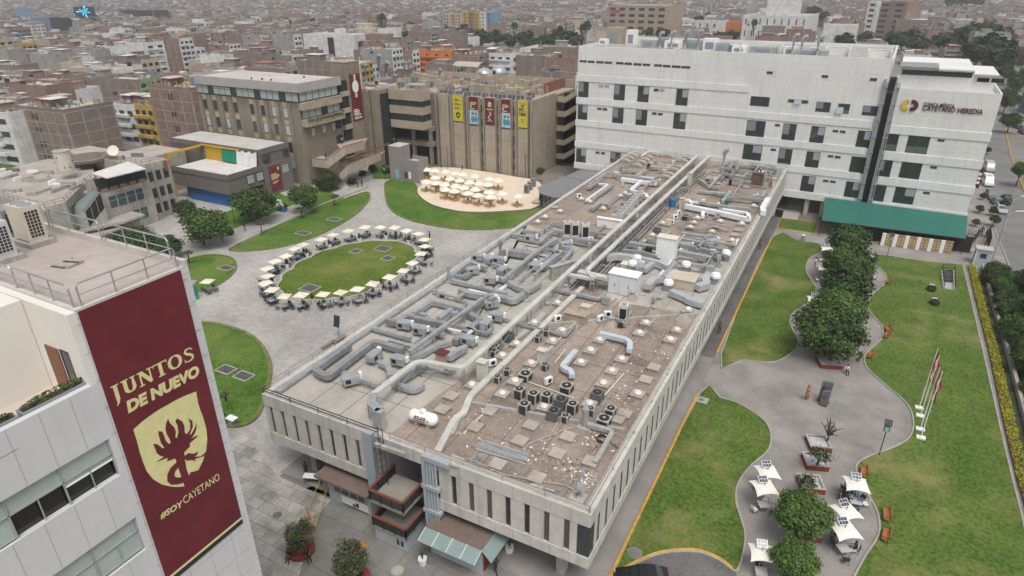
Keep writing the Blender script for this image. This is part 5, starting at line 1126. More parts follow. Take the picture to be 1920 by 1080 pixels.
for k in range(52):
 xa,xb,ya,yb_=[(MX0+2,gx-2,92,137),(gx+5,MX1-2,94,137),(MX0+2,gx-3,42,92),(gx+4,MX1-2,60,94)][k%4];x,y=g_.uniform(xa,xb),g_.uniform(ya,yb_);h=g_.uniform(.4,1.3);w_=g_.uniform(.2,.45)
 t=thing('roof_box','x','unit',(x,y,MD),0,'small service boxes on the long roof');q=MB().m(g_.choice([WHITE,GALV,GALV,GREYP,BEIGE,BLACK]));q.box(x-w_,y-w_*.7,MD+.15,x+w_,y+w_*.7,MD+.15+h);q.build('casing',t);q=MB().m(GREYP);q.box(x-w_*.9,y-.1,MD,x-w_*.6,y+.1,MD+.15);q.box(x+w_*.6,y-.1,MD,x+w_*.9,y+.1,MD+.15);q.build('feet',t);it.append((t,'small service box'))
rank_labels(it,RMARK)
for k in range(7):
 x=gx+.7+k*.42;t=thing('cable_run','dark cable run between the two raised trays, %s from the left'%(ordw(k).strip()or 'first'),'cable',(x,70,MD),0,'cable runs between the trays');q=MB().m([BLACK,GREYP,CGR0,STEEL][k%4]);z=MD+.15+.22*(k%3);q.tube([(x,66+k,z),(x+.2*math.sin(k),100,z),(x,136-k,z)],.07+.03*(k%2),5);q.build('cables',t);q=MB().m(GREYP)
 for j in range(9):q.box(x-.2,68+k+j*7.5,MD,x+.2,68.2+k+j*7.5,z-.06)
 q.build('brackets',t)
 # pipes lying across the deck
pipes=[[(985,700),(1115,568)],[(1010,690),(1080,620),(1095,606)],[(1147,690),(1260,560)],[(1095,768),(1130,745),(1170,700)],[(905,770),(940,715),(955,705)],[(1030,822),(1050,780)],[(870,812),(912,770)],[(1085,905),(1110,830)],[(880,870),(905,830)],[(945,700),(1075,746)],[(1090,745),(1150,768)],[(1130,470),(1250,400)],[(1040,680),(1060,655)],[(1230,655),(1250,615)],[(985,835),(1068,802)],[(1180,545),(1208,552)],[(1120,590),(1155,560)],[(880,860),(945,890),(1060,910),(1090,925)]]
items=[]
for i,pp in enumerate(pipes):
 P=[G(x,y,MD+.12)for x,y in pp];t=thing('roof_pipe','thin pale pipe lying on the roof','pipe',(P[0].x,P[0].y,MD),0,'pipes lying on the long roof')
 q=MB().m([CREAM,STEEL,CONC][i%3]);q.tube(P,.06,6);q.build('pipe',t);q=MB().m(CONC)
 for k in range(4):c=P[0].lerp(P[1],k/3);q.box(c.x-.12,c.y-.12,MD+.001,c.x+.12,c.y+.12,MD+.10)
 q.build('block',t);items.append((t,'thin pale pipe lying on the brown roof'))
rank_labels(items,RMARK)
# skylights, hatches, cone vents
CURB=mat('curb_plaster',(.37,.33,.28),.9,.15,.8);DOME=mat('milky_dome',(.62,.60,.57),.35,.08,2)
def proto_skylight():
 t=thing('skylight','x','skylight',(0,0,0),1e-9,'dome skylights on the long roof')
 q=MB().m(CURB);q.box(-.52,-.52,0,.52,.52,.36);q.box(-.6,-.6,.36,.6,.6,.43);q.build('curb',t)
 q=MB().m(DOME);q.lathe((0,0,.43),[(.42,0),(.39,.13),(.29,.24),(.15,.31),(.01,.33)],14);q.build('dome',t,smooth=True);return t
def proto_hatch():
 t=thing('roof_hatch','x','hatch',(0,0,0),1e-9,'flat hatches on the long roof')
 q=MB().m(CURB);q.box(-.52,-.52,0,.52,.52,.26);q.build('curb',t);q=MB().m(CURB);q.box(-.6,-.6,.26,.6,.6,.33);q.build('lid',t);return t
def proto_cone():
 t=thing('cone_vent','x','roof vent',(0,0,0),1e-9,'cone shaped roof vents');k=.6
 q=MB().m(CURB);v=[(-k,-k,0),(k,-k,0),(k,k,0),(-k,k,0),(-.22,-.22,.8),(.22,-.22,.8),(.22,.22,.8),(-.22,.22,.8)];q.add(v,[(4,5,6,7),(0,1,5,4),(1,2,6,5),(2,3,7,6),(3,0,4,7)]);q.build('base',t)
 q=MB().m(GALV);q.lathe((0,0,.8),[(.2,0),(.2,.12),(.34,.16),(.34,.32),(.1,.4),(.01,.41)],12);q.build('cap',t);return t
def spread_on_roof(proto,pts,look,dz=0,jit=.12,rots=(0,),scales=(1,)):
 it=[]
 for i,px in enumerate(pts):
  p=G(px[0],px[1],MD+dz);loc=(p.x,p.y,MD+.004);rz=rots[i%len(rots)]+rnd.uniform(-jit,jit)*.3
  if i==0:proto.location=loc;proto.rotation_euler.z=rz;o=proto
  else:o=dup(proto,loc,rz,scale=scales[i%len(scales)])
  it.append((o,look))
 rank_labels(it,RMARK);return it
spread_on_roof(proto_skylight(),[(1211,608),(1199,627),(1269,621),(1256,640),(1054,622),(1036,642),(1124,640),(1107,660),(1089,682),(1165,676),(1147,698),(1131,722),(1195,741),(996,684),(1020,766),(966,718),(942,741),(1290,583),(1045,570),(1002,608),(1077,597),(968,647),(885,724),(942,670),(1105,760),
(1294,428),(1301,419),(1243,421),(1350,417),(1343,427),(1335,436),(1390,422),(1223,443),(1372,453),(1356,479),(1022,409),(1008,418),(1106,380),(1163,369),(1172,364),(1131,393),(1413,388),(1419,378),(1307,411),(1050,398),(1090,375),(1210,455),(1270,460)],'milky dome skylight',.2,scales=(1,1,.95,1.05))
spread_on_roof(proto_hatch(),[(1226,691),(1211,714),(1171,778),(996,800),(891,803),(1065,821),(1045,853),(933,873),(1007,898),(975,829),(1385,433),(1378,442),(918,773),(1158,788),(1108,868),(846,745),(830,770),(1005,380),(1040,390),(1345,345),(1400,352),(853,868)],'flat square roof hatch',.1)
spread_on_roof(proto_cone(),[(1225,590),(1279,598),(1145,611),(1236,572),(1185,562),(1027,583),(1060,549),(1130,393)],'pyramid vent with round cap')
# condensers
def proto_cond(w_,h_,casing,side,look,nm='condenser'):
 t=thing(nm,look,'air conditioner',(0,0,0),1e-9,'outdoor condensers on the long roof')
 q=MB().m(side);q.box(-w_/2,-w_/2,.08,w_/2,w_/2,h_-.08);q.build('coil',t)
 q=MB().m(casing)
 for sx in(-1,1):
  for sy in(-1,1):q.box(sx*w_/2-.06,sy*w_/2-.06,0,sx*w_/2+.06,sy*w_/2+.06,h_-.08)
 q.box(-w_/2-.03,-w_/2-.03,h_-.08,w_/2+.03,w_/2+.03,h_);q.box(-w_/2-.015,-w_/2*.4,.05,-w_/2+.01,w_/2*.4,h_-.1);q.build('frame',t)
 q=MB().m(BLACK);q.lathe((0,0,h_),[(w_*.44,0),(w_*.44,.03),(w_*.38,.035),(.05,.012)],16);fo=q.build('fan',t)
 q=MB().m(casing);q.lathe((0,0,h_+.036),[(w_*.13,0),(w_*.13,.02)],10);q.build('fan_hub',fo);return t
CS=mat('condenser_case',(.36,.35,.33),.5,.1,2);CDK=mat('condenser_coil',(.05,.043,.042),.7,.2,6);CGR=mat('grey_condenser',(.12,.125,.13),.6,.1,3)
spread_on_roof(proto_cond(.82,1.05,CS,CDK,''),[(974,746),(1000,754),(1025,756),(1073,774),(983,774),(1144,783),(927,664)],'tall beige framed condenser')
spread_on_roof(proto_cond(.92,1.0,CGR,CGR,'','condenser'),[(1051,764),(1038,786),(1119,752),(1231,440),(953,640)],'dark grey fan condenser')
spread_on_roof(proto_cond(.6,.75,CS,CDK,'','small_condenser'),[(1060,791),(1107,778),(1022,694),(951,703),(933,717),(1024,629),(1009,641),(937,652),(927,668),(1345,410),(1250,332),(1300,318)],'small round topped condenser',rots=(0,.3))
spread_on_roof(proto_cond(1.05,.78,CS,flat('black_coil',(.03,.03,.03),.6),'','wide_condenser'),[(985,712),(1062,735),(1132,797),(1285,412),(1392,412)],'wide black condenser with one fan')
# split units, tall cabinets, boxes on legs
def proto_split():
 t=thing('split_unit','x','air conditioner',(0,0,0),1e-9,'white split units on the long roof');q=MB().m(WHITEM);q.box(-.42,-.16,.22,.42,.16,.86);q.build('casing',t)
 q=MB().m(BLACK);P=[(.05+.24*math.cos(k*.4488),-.165,.54+.24*math.sin(k*.4488))for k in range(14)];q.add(P,[tuple(range(14))]);q.build('fan',t);q=MB().m(GREYP);q.box(-.4,-.12,0,-.34,.12,.22);q.box(.34,-.12,0,.4,.12,.22);q.build('feet',t);return t
spread_on_roof(proto_split(),[(1045,604),(1125,604),(1139,596),(923,688),(1028,722),(1258,422),(1265,412),(1272,404),(1107,455),(1085,372),(1180,372)],'white split unit',rots=(.9,1.2,.5))
def proto_ahu():
 t=thing('air_handler','x','air handler',(0,0,0),1e-9,'sheet metal air handlers on legs');q=MB().m(GALV);q.box(-.75,-.5,.45,.75,.5,1.2);q.box(-.9,-.35,.55,-.75,.35,1.1);q.build('casing',t)
 q=MB().m(BLACK);q.box(-.6,-.505,.6,-.1,-.5,1.05);q.build('grille',t);q=MB().m(GREYP)
 for x in(-.7,.7):
  for y in(-.45,.45):q.box(x-.03,y-.03,0,x+.03,y+.03,.45)
 q.build('legs',t);q=MB().m(WHITEM);q.box(.8,-.2,.8,1.05,.25,1.35);q.build('control_box',t);return t
spread_on_roof(proto_ahu(),[(760,620),(703,680),(750,688),(922,580),(932,605),(912,620),(880,650),(660,724),(897,492),(918,497),(936,497),(886,517),(920,535),(942,518),(1003,510),(1060,468),(995,455),(924,578),(790,630),(1335,463),(1285,470),(1200,512),(1330,345),(1228,350),(1183,415)],'metal air handler on legs',rots=(.2,1.6,.1,.9))
def cabinet(px,w_,d_,h_,m_,lab,nm='cabinet',rot=0.0,cap=None,doors=0,cat='cabinet'):
 p=G(px[0],px[1],MD);t=thing(nm,lab,cat,(p.x,p.y,MD),rot or 1e-9)
 q=MB().m(m_);q.box(-w_/2,-d_/2,.08,w_/2,d_/2,h_);q.m(GREYP);q.box(-w_/2+.03,-d_/2+.03,0,w_/2-.03,d_/2-.03,.08);q.build('body',t)
 q=MB().m(cap or m_);q.box(-w_/2-.08,-d_/2-.12,h_,w_/2+.08,d_/2+.08,h_+.07);q.build('roof',t)
 for k in range(doors):
  q=MB().m(m_);x0=-w_/2+.06+k*(w_-.12)/doors;q.box(x0+.02,-d_/2-.025,.2,x0+(w_-.12)/doors-.02,-d_/2,h_-.15);q.m(DFR)
  for z in(h_*.42,h_*.5):q.box(x0+w_/doors*.4,-d_/2-.035,z,x0+w_/doors*.4+.14,-d_/2-.025,z+.12)
  q.build('door',t)
 return t
cabinet((1170,549),3.6,1.9,2.7,mat('shed_white',(.62,.63,.64),.5,.06,.7,streak=.25),'white metal equipment shed with double doors and three part lid','equipment_shed',.0,WHITEM,2,'shed')
cabinet((1248,490),2.6,1.4,3.6,WHITEM,'tall plain white panel box among bluish ducts','panel_box',0,CREAM)
cabinet((1097,601),.9,.7,1.9,BEIGE,'yellowed metal cabinet beside the pipes near the roof middle');cabinet((1016,683),.8,.6,1.7,mat('greenish_white',(.52,.52,.44),.5,.08,1),'pale greenish cabinet above the condenser cluster');cabinet((905,712),.9,.7,2.1,mat('greenish_white',(.52,.52,.44),.5,.08,1),'pale greenish cabinet beside the low tray');cabinet((1080,603),2.6,1.0,1.1,mat('tan_box',(.36,.30,.23),.9,.1,1),'long tan box behind the yellowed cabinet')
cabinet((1292,350),.7,.5,2.6,mat('greenish_white',(.52,.52,.44),.5,.08,1),'tall pale cabinet beside the rear cable tray');cabinet((1278,392),.8,.5,1.9,BEIGE,'left beige cabinet of two beside the blue tank');cabinet((1284,394),.5,.5,1.7,BEIGE,'right beige cabinet of two beside the blue tank');cabinet((1450,351),.6,.5,1.6,BEIGE,'small beige cabinet at the rear right roof edge')
cabinet((1418,350),1.9,1.2,2.6,mat('rust_brown_box',(.12,.075,.06),.8,.1,1),'rust brown box at the rear right of the roof');cabinet((1358,383),1.4,.9,.8,mat('green_box',(.05,.17,.13),.5,.08,1),'dark green box between ducts near the big white duct')
cabinet((1145,428),4.4,.6,1.5,WHITEM,'long low white panel behind the cable trays');cabinet((1190,500),3.2,2.2,.5,CREAM,'beige flat plinth behind the white equipment shed','plinth');cabinet((1278,535),3.6,2.6,1.3,mat('beige_lid',(.50,.43,.35),.8,.06,1),'beige lidded plenum box between bluish ducts','plenum_box');cabinet((1060,518),4.8,.6,1.9,CONC,'long grey plastered wall box under the left tray','plenum_box',R(62));cabinet((830,678),1.1,.9,1.1,mat('tan_box',(.36,.30,.23),.9,.1,1),'tan box with dark red lid near the tray bend',cap=MAR2);cabinet((845,700),.9,.8,.7,CONC,'low beige box under the tray bend')
# tall twin tone unit and the triple cabinets
def vrf(px,lab,rot=0.0,h_=1.75,w_=.95,k_=1):
 p=G(px[0],px[1],MD);t=thing('cooling_cabinet',lab,'air conditioner',(p.x,p.y,MD),rot or 1e-9)
 q=MB().m(CONC);q.box(-w_/2-.12,-.5,0,w_/2+.12,.5,.12);q.build('plinth',t);q=MB().m(mat('cabinet_off_white',(.56,.55,.51),.5,.05,1));q.box(-w_/2,-.4,.12,w_/2,.4,h_);q.build('casing',t);q=MB().m(BLACK);q.box(-w_/2+.12,-.41,.3,w_/2-.12,-.4,h_*.8);q.box(w_/2,-.3,.3,w_/2+.01,.3,h_*.8);q.build('grille',t);q=MB().m(GREYP);q.lathe((0,0,h_),[(.32,0),(.32,.04),(.06,.02)],14);q.build('fan',t)
vrf((1168,600),'tall off white condenser cabinet with black grille at the right half of the roof',.15,2.0,1.0)
for k,px in enumerate(((1063,441),(1078,443),(1097,446))):vrf(px,('left','middle','right')[k]+' cabinet of the triple row of tall off white coolers',.5,2.3,1.1)
it=[]
for k in range(9):
 p=G(1163+k*4.6,412-k*5.2,MD);t=thing('fan_stack','x','fan',(p.x,p.y,MD),0,'row of pale fan stacks beside the left tray');q=MB().m(mat('pale_stack',(.52,.52,.51),.5,.08,1));q.box(p.x-.55,p.y-.55,MD,p.x+.55,p.y+.55,MD+1.3);q.build('body',t);q=MB().m(GALV);q.lathe((p.x,p.y,MD+1.3),[(.45,0),(.4,.2),(.42,.25),(.1,.2)],12);q.build('cowl',t);t['label']='pale fan stack, %s in the row counted from the white panel'%(['first','second','third','fourth','fifth','sixth','seventh','eighth','ninth'][k])
it=[]
for px in((1285,510),(1340,532),(1252,545),(1185,508),(1194,498),(1360,488)):
 p=G(px[0],px[1],MD);t=thing('mushroom_fan','x','fan',(p.x,p.y,MD),0,'white mushroom fans');q=MB().m(GREYP);q.box(p.x-.45,p.y-.45,MD,p.x+.45,p.y+.45,MD+.75);q.build('stand',t);q=MB().m(WHITEM);q.lathe((p.x,p.y,MD+.75),[(.4,0),(.62,.15),(.62,.5),(.5,.6),(.5,.72),(.2,.8),(.01,.81)],16);q.build('hood',t);it.append((t,'white mushroom fan on a dark stand'))
rank_labels(it,RMARK)
it=[]
for px,h_,r_,bend in(((1355,316),3.4,.42,1),(1351,336,0)[:2]and((1351,338),2.6,.28,0),((1378,322),2.2,.3,0),((1432,345),2.0,.35,0),((1321,475),2.6,.16,0),((905,632),1.8,.3,0),((938,483),2.2,.42,1),((1105,470),1.2,.25,0),((985,562),1.0,.3,1),((842,528),2.2,.22,0),((1083,935),.9,.3,1),((1097,800),1.9,.3,0)):
 p=G(px[0],px[1],MD);t=thing('vent_flue','x','flue',(p.x,p.y,MD),0,'upright flues on the long roof');q=MB().m(GALV);P=[(p.x,p.y,MD),(p.x,p.y,MD+h_)]
 if bend:P+=[(p.x+r_*.5,p.y,MD+h_+r_*.8),(p.x+r_*1.6,p.y-.1,MD+h_+r_)]
 q.tube(P,r_,10);q.build('pipe',t);q=MB().m(CONC);q.box(p.x-r_-.3,p.y-r_-.3,MD+.002,p.x+r_+.3,p.y+r_+.3,MD+.15);q.build('base',t);it.append((t,'upright grey flue' if not bend else 'upright flue with a curved top'))
rank_labels(it,RMARK)
it=[]
for x,y in[(430,165),(395,188),(360,215),(575,180),(545,205),(512,232),(470,262),(770,170),(940,190),(900,215),(870,280),(820,305),(770,345),(740,372),(640,285),(620,155)]:
 p=G(1100+x/5.053,260+y/5.053+3,MD);t=thing('barrel_vent','x','skylight',(p.x,p.y,MD),0,'arched barrel skylights at the rear');q=MB().m(mat('arched_sheet',(.40,.36,.30),.6,.12,1));n=8;vs=[]
 for i in range(n+1):a=math.pi*(.12+.76*i/n);vs+=[(p.x-1.3*math.cos(a),p.y-.45,MD+.1+.85*math.sin(a)),(p.x-1.3*math.cos(a),p.y+.45,MD+.1+.85*math.sin(a))]
 q.add(vs,[(2*i,2*i+1,2*i+3,2*i+2)for i in range(n)]+[tuple(2*i for i in range(n+1)),tuple(2*i+1 for i in range(n,-1,-1))]);q.build('arch',t);q=MB().m(CURB);q.box(p.x-1.25,p.y-.42,MD,p.x+1.25,p.y+.42,MD+.3);q.build('curb',t);it.append((t,'arched barrel skylight'))
rank_labels(it,RMARK)
p=G(1260,388,MD);t=thing('blue_tank','bright blue upright tank between ducts near the right tray','tank',(p.x,p.y,MD));q=MB().m(flat('blue_plastic',(.03,.13,.30),.4));q.lathe((p.x,p.y,MD+.1),[(.6,0),(.6,1.4),(.5,1.5),(.2,1.6),(.01,1.62)],14);q.build('shell',t);q=MB().m(GREYP);q.box(p.x-.65,p.y-.65,MD,p.x+.65,p.y+.65,MD+.1);q.build('stand',t)
# gas tank with lettering
p=G(795,797,MD);t=thing('gas_tank','white horizontal gas tank with black and red lettering','tank',(p.x,p.y,MD),R(4));L_=1.0;r_=.56
prof=[(.01,-L_-.42),(r_*.5,-L_-.36),(r_*.85,-L_-.2),(r_,-L_),(r_,L_),(r_*.85,L_+.2),(r_*.5,L_+.36),(.01,L_+.42)]
q=MB().m(WHITEM);q.lathe((0,0,0),prof,20);q.v=[(v[2],v[1],v[0]+.85)for v in q.v];q.f=[f[::-1]for f in q.f];q.build('shell',t,smooth=True)
q=MB().m(WHITEM);q.lathe((0,0,.85+r_-.03),[(.28,0),(.28,.2),(.2,.26),(.01,.27)],12);q.build('valve_dome',t);q=MB().m(CONC);q.box(-.75,-.4,0,-.45,.4,.5);q.box(.45,-.4,0,.75,.4,.5);q.build('saddle',t)
text_part('SOLGAS','lettering',t,BLACK,(-.62,-.58,.95),(1,0,0),(0,.46,.89),.38,.03,.15,.03,width=1.15)
q=MB().m(flat('red_stripe',(.45,.03,.03),.5));q.box(-.75,-r_-.004,.70,.45,-r_+.1,.82);q.m(flat('yellow_sticker',(.6,.45,.06),.5));q.box(.6,-r_-.004,.85,.85,-r_+.12,1.05);q.build('stripe',t)
# pallet, pipe stack, cable coils, rubble
p=G(1197,678,MD);t=thing('pallet','weathered wooden pallet lying flat on the roof','pallet',(p.x,p.y,MD),R(-8));q=MB().m(mat('grey_timber',(.22,.18,.14),.9,.2,3))
for k in range(7):q.box(-.95+k*.29,-.6,.1,-.82+k*.29,.6,.14)
q.build('boards',t);q=MB().m(mat('grey_timber',(.22,.18,.14),.9,.2,3))
for y in(-.55,0,.5):q.box(-.95,y,.004,.92,y+.08,.1)
q.build('bearers',t)
it=[]
a,b_=G(893,832,MD),G(968,855,MD)
for k in range(6):
 d=(b_-a).normalized();n=Vector((-d.y,d.x,0));o=a+n*(k*.24-.7)+d*rnd.uniform(-.2,.3);t=thing('pipe_length',('pale pipe length, %s counted from the front parapet'%['first','second','third','fourth','fifth','sixth'][k]),'pipe',(o.x,o.y,MD),0,'pipe lengths laid side by side');q=MB().m([GALV,GALVD,CONC][k%3]);q.tube([(o.x,o.y,MD+.1),(o.x+d.x*4.6,o.y+d.y*4.6,MD+.1)],.09,8);q.build('pipe',t);q=MB().m(DARK);q.tube([(o.x-d.x*.005,o.y-d.y*.005,MD+.1),(o.x+d.x*.01,o.y+d.y*.01,MD+.1)],.07,8);q.build('bore',t)
def coil(px,r_,n,lab,m_=GREYP):
 p=G(px[0],px[1],MD);t=thing('hose_coil',lab,'hose',(p.x,p.y,MD),0);q=MB().m(m_);P=[]
 for i in range(n*12):a=i*math.pi/6;rr=r_*(1+.25*math.sin(i*1.3));P.append((p.x+rr*math.cos(a),p.y+rr*math.sin(a)*.8,MD+.06+.02*(i/12)+.03*math.sin(i)))
 q.tube(P,.035,5);q.build('hose',t);q=MB().m(m_);q.tube([P[-1],(p.x+r_*2,p.y-.3,MD+.05),(p.x+r_*4.5,p.y-.9,MD+.05)],.035,5);q.build('hose_tail',t)
coil((892,865),.5,4,'grey hose coil on the brown roof behind the front parapet',GREYP);coil((1005,915),.45,3,'pale hose coil at the front parapet right half',CREAM);coil((1040,925),.4,3,'grey hose coil beside the front right curved flue',GREYP);coil((1130,825),.55,4,'black hose coil beside the plastered duct',BLACK)
it=[]
for k in range(9):
 a=G(985+k*4,908+k*3.4,MD);e=G(1040+k*7,922+k*4.4,MD);t=thing('loose_conduit','pale loose conduit behind the front parapet at the right','conduit',(a.x,a.y,MD),0,'loose conduits behind the front parapet');q=MB().m([CREAM,GALV,GREYP][k%3]);m_=a.lerp(e,.5);q.tube([(a.x,a.y,MD+.08),(m_.x,m_.y+.15*math.sin(k*2),MD+.10),(e.x,e.y,MD+.08)],.04,5);q.build('conduit',t);q=MB().m(DARK);q.tube([(e.x,e.y,MD+.08),(e.x+.03,e.y,MD+.08)],.03,5);q.build('open_end',t)
g_=random.Random(5);q=MB()
for k in range(900):
 px=g_.choice([(1010,850,60,25),(1060,880,40,25),(1120,820,30,25),(900,800,60,40),(1160,740,50,40),(1100,900,20,20),(1320,470,60,20),(1200,640,60,60)]);p=G(px[0]+g_.gauss(0,px[2]*.6),px[1]+g_.gauss(0,px[3]*.6),MD)
 if not(MX0+1<p.x<MX1-1 and MY0+1<p.y<MY1-1):continue
 s=g_.uniform(.03,.13);q.m(g_.choice([CURB,CONC,WHITE,BRK]));q.obox((p.x,p.y,MD+.005),s*2,s,s*.5,g_.uniform(0,3))
tag(q.build('rubble'),kind='stuff')
# clinic roof clutter
it=[]
def c_on(px,py,z=30.35):return G(px,py,z)
cm={'the left end of the clinic roof':G(1090,85,30.3),'the middle of the clinic roof':G(1300,95,30.3),'the right end of the clinic roof':G(1640,112,30.3)}
CL2=[((1150,82),4,3,3.6,'beige_concrete'),((1182,84),2.2,2,3.2,0),((1215,90),3.5,2,1.6,1),((1240,88),2,2,2.0,1),((1262,91),4,2,1.5,0),((1300,92),5,3,1.8,1),((1330,95),3,2,2.4,0),((1352,97),2.5,2,1.7,1),((1385,99),3,2,1.2,0),((1430,101),5,2,1.3,1),((1480,104),2.4,2,1.6,0),((1520,107),6,2.5,1.2,1),((1110,83),3,1,.9,1),((1130,84),2,1.5,1.3,0)]
for px,w_,d_,h_,k in CL2:
 p=c_on(*px);p.z=30.34;t=thing('rooftop_unit','x','roof unit',tuple(p),0,'units on the clinic roof');q=MB().m(BRL if k=='beige_concrete' else GALV if k else WHITE);q.box(p.x-w_/2,p.y,p.z,p.x+w_/2,p.y+d_,p.z+h_);q.build('casing',t);q=MB().m(GREYP);q.box(p.x-w_/3,p.y-.03,p.z+.3,p.x+w_/4,p.y-.001,p.z+h_*.7);q.build('grille',t);it.append((t,'rooftop plant unit'))
rank_labels(it,cm);it=[]
for px,h_ in(((1283,92),3.2),((1307,95),3.6),((1284,91),2.6),((1236,90),2.8),((1258,91),3.0),((1484,105),3.5),((1500,105),3.2),((1530,108),3.4)):
 p=c_on(*px);t=thing('clinic_flue','x','flue',(p.x,p.y,30.34),0,'flues on the clinic roof');q=MB().m(GALV);q.tube([(p.x,p.y,30.34),(p.x,p.y,30.34+h_),(p.x+.3,p.y,30.34+h_+.35),(p.x+.9,p.y,30.34+h_+.4)],.38,10);q.build('pipe',t);q=MB().m(CONC);q.box(p.x-.7,p.y-.7,30.33,p.x+.7,p.y+.7,30.5);q.build('base',t);it.append((t,'curved grey flue'))
rank_labels(it,cm)
for i,(x0,x1)in enumerate(((1385,1460),(1545,1590),(1625,1670))):
 a,e=c_on(x0,100+i*6),c_on(x1,106+i*5);t=thing('roof_enclosure',['long white walled enclosure at the middle of the clinic roof','left white walled enclosure at the right end of the clinic roof','rightmost white walled enclosure of the clinic roof'][i],'enclosure',(a.x,a.y,30.34));q=MB().m(PANEL);q.box(a.x,a.y+2.6,30.34,e.x,a.y+2.85,31.9);q.box(a.x,a.y,30.34,a.x+.25,a.y+2.6,31.9);q.box(e.x-.25,a.y,30.34,e.x,a.y+2.6,31.9);q.build('wall',t);q=MB().m(WHITE);q.box(a.x-.05,a.y+2.55,31.9,e.x+.05,a.y+2.9,32.0);q.build('coping',t)
for px,lab in(((1526,104),'blue box on the clinic roof right of the flues'),((1375,97),'blue tarpaulin roll at the middle of the clinic roof')):
 p=c_on(*px);t=thing('blue_box',lab,'box',(p.x,p.y,30.34));q=MB().m(flat('blue_plastic',(.03,.13,.30),.4));q.box(p.x-.8,p.y,30.34,p.x+.8,p.y+1,31.6);q.build('body',t);q=MB().m(WHITE);q.box(p.x-.85,p.y-.05,31.6,p.x+.85,p.y+1.05,31.7);q.build('lid',t)
 # clutter on the brown banner block roof
it=[];cmk={'the stair tower':Vector((-116,129,18)),'the yellow right hand banner':Vector((-71,139.6,18)),'the brown block rear wall':Vector((-95,166,18)),'the glass band block':Vector((-103,137,18))}
PC=proto_cond(1.3,1.35,CS,CGR,'','rooftop_condenser');PC['group']='condensers on the brown block roof'
for k in range(34):
 if k<11:x,y=-95.5+k*2.45,141.2+rnd.uniform(-.2,.3)
 else:x,y=rnd.uniform(-116,-72),rnd.uniform(143.5,162)
 o=PC if k==0 else dup(PC,(0,0,0));o.location=(x,y,18.06 if x>-97 else 18.46);o.rotation_euler.z=rnd.uniform(-.3,.3);it.append((o,'dark rooftop condenser'))
rank_labels(it,cmk);it=[]
for px,h_,r_ in(((687,150),4.5,.5),((712,142),6,.7),((725,142),4,.8),((760,148),5,.5),((768,148),5.2,.5),((825,152),3.5,.5)):
 p=G(px[0],px[1]+6,18.4);t=thing('roof_stack','x','flue',(p.x,p.y,18.4),0,'stacks on the brown block roof');q=MB().m(mat('blue_grey_stack',(.22,.25,.27),.5,.1,1));q.tube([(p.x,p.y,18.4),(p.x,p.y,18.4+h_),(p.x+r_,p.y,18.4+h_+r_)],r_,10);q.build('pipe',t);q=MB().m(CONC);q.box(p.x-r_-.3,p.y-r_-.3,18.4,p.x+r_+.3,p.y+r_+.3,18.8);q.build('base',t);it.append((t,'blue grey roof stack'))
rank_labels(it,cmk)
for px,lab in(((908,150),'left silver dome on the brown block roof'),((935,146),'right silver dome on the brown block roof')):
 p=G(px[0],px[1],18.1);t=thing('observatory_dome',lab,'dome',(p.x,p.y,18.1),0,'silver domes on the brown block');q=MB().m(GALV);q.lathe((p.x,p.y,19.0),[(2.6,0),(2.5,.8),(2.0,1.7),(1.2,2.3),(.01,2.6)],20);q.build('dome',t,smooth=True);q=MB().m(BRL);q.cyl((p.x,p.y,18.05),2.65,.95,20);q.build('drum',t);q=MB().m(BLACK);q.box(p.x-.35,p.y-2.64,19.05,p.x+.35,p.y-2.3,20.4);q.build('slot',t)
p=G(880,140,18.1);t=thing('arched_canopy','arched metal canopy on the brown block roof left of the domes','canopy',(p.x,p.y,18.1));q=MB().m(mat('arched_sheet',(.40,.36,.30),.6,.12,1));n=10;vs=[]
for i in range(n+1):a=math.pi*(.1+.8*i/n);vs+=[(p.x-4,p.y-3*math.cos(a),20.3+1.6*math.sin(a)),(p.x+5,p.y-3*math.cos(a),20.3+1.6*math.sin(a))]
q.add(vs,[(2*i,2*i+1,2*i+3,2*i+2)for i in range(n)]);q.build('sheet',t);q=MB().m(GREYP)
for x in(-3.8,0,4.8):
 for y in(-2.7,2.7):q.box(p.x+x-.08,p.y+y-.08,18.05,p.x+x+.08,p.y+y+.08,21)
q.build('post',t)
p=G(812,172,19);t=thing('roof_canopy','low pale canopy with railing on the glass band block roof','canopy',(-100,137.5,19));q=MB().m(GALV);q.box(-103.5,136.6,zs[0]+1.6,-98.6,139.4,zs[0]+1.75);q.build('sheet',t);c=railing([(-103.5,136.5,zs[0]+.02),(-98.6,136.5,zs[0]+.02),(-98.6,139.4,zs[0]+.02)],1.6,'','',material=GREYP,posts=1.2);c.build('post',t)
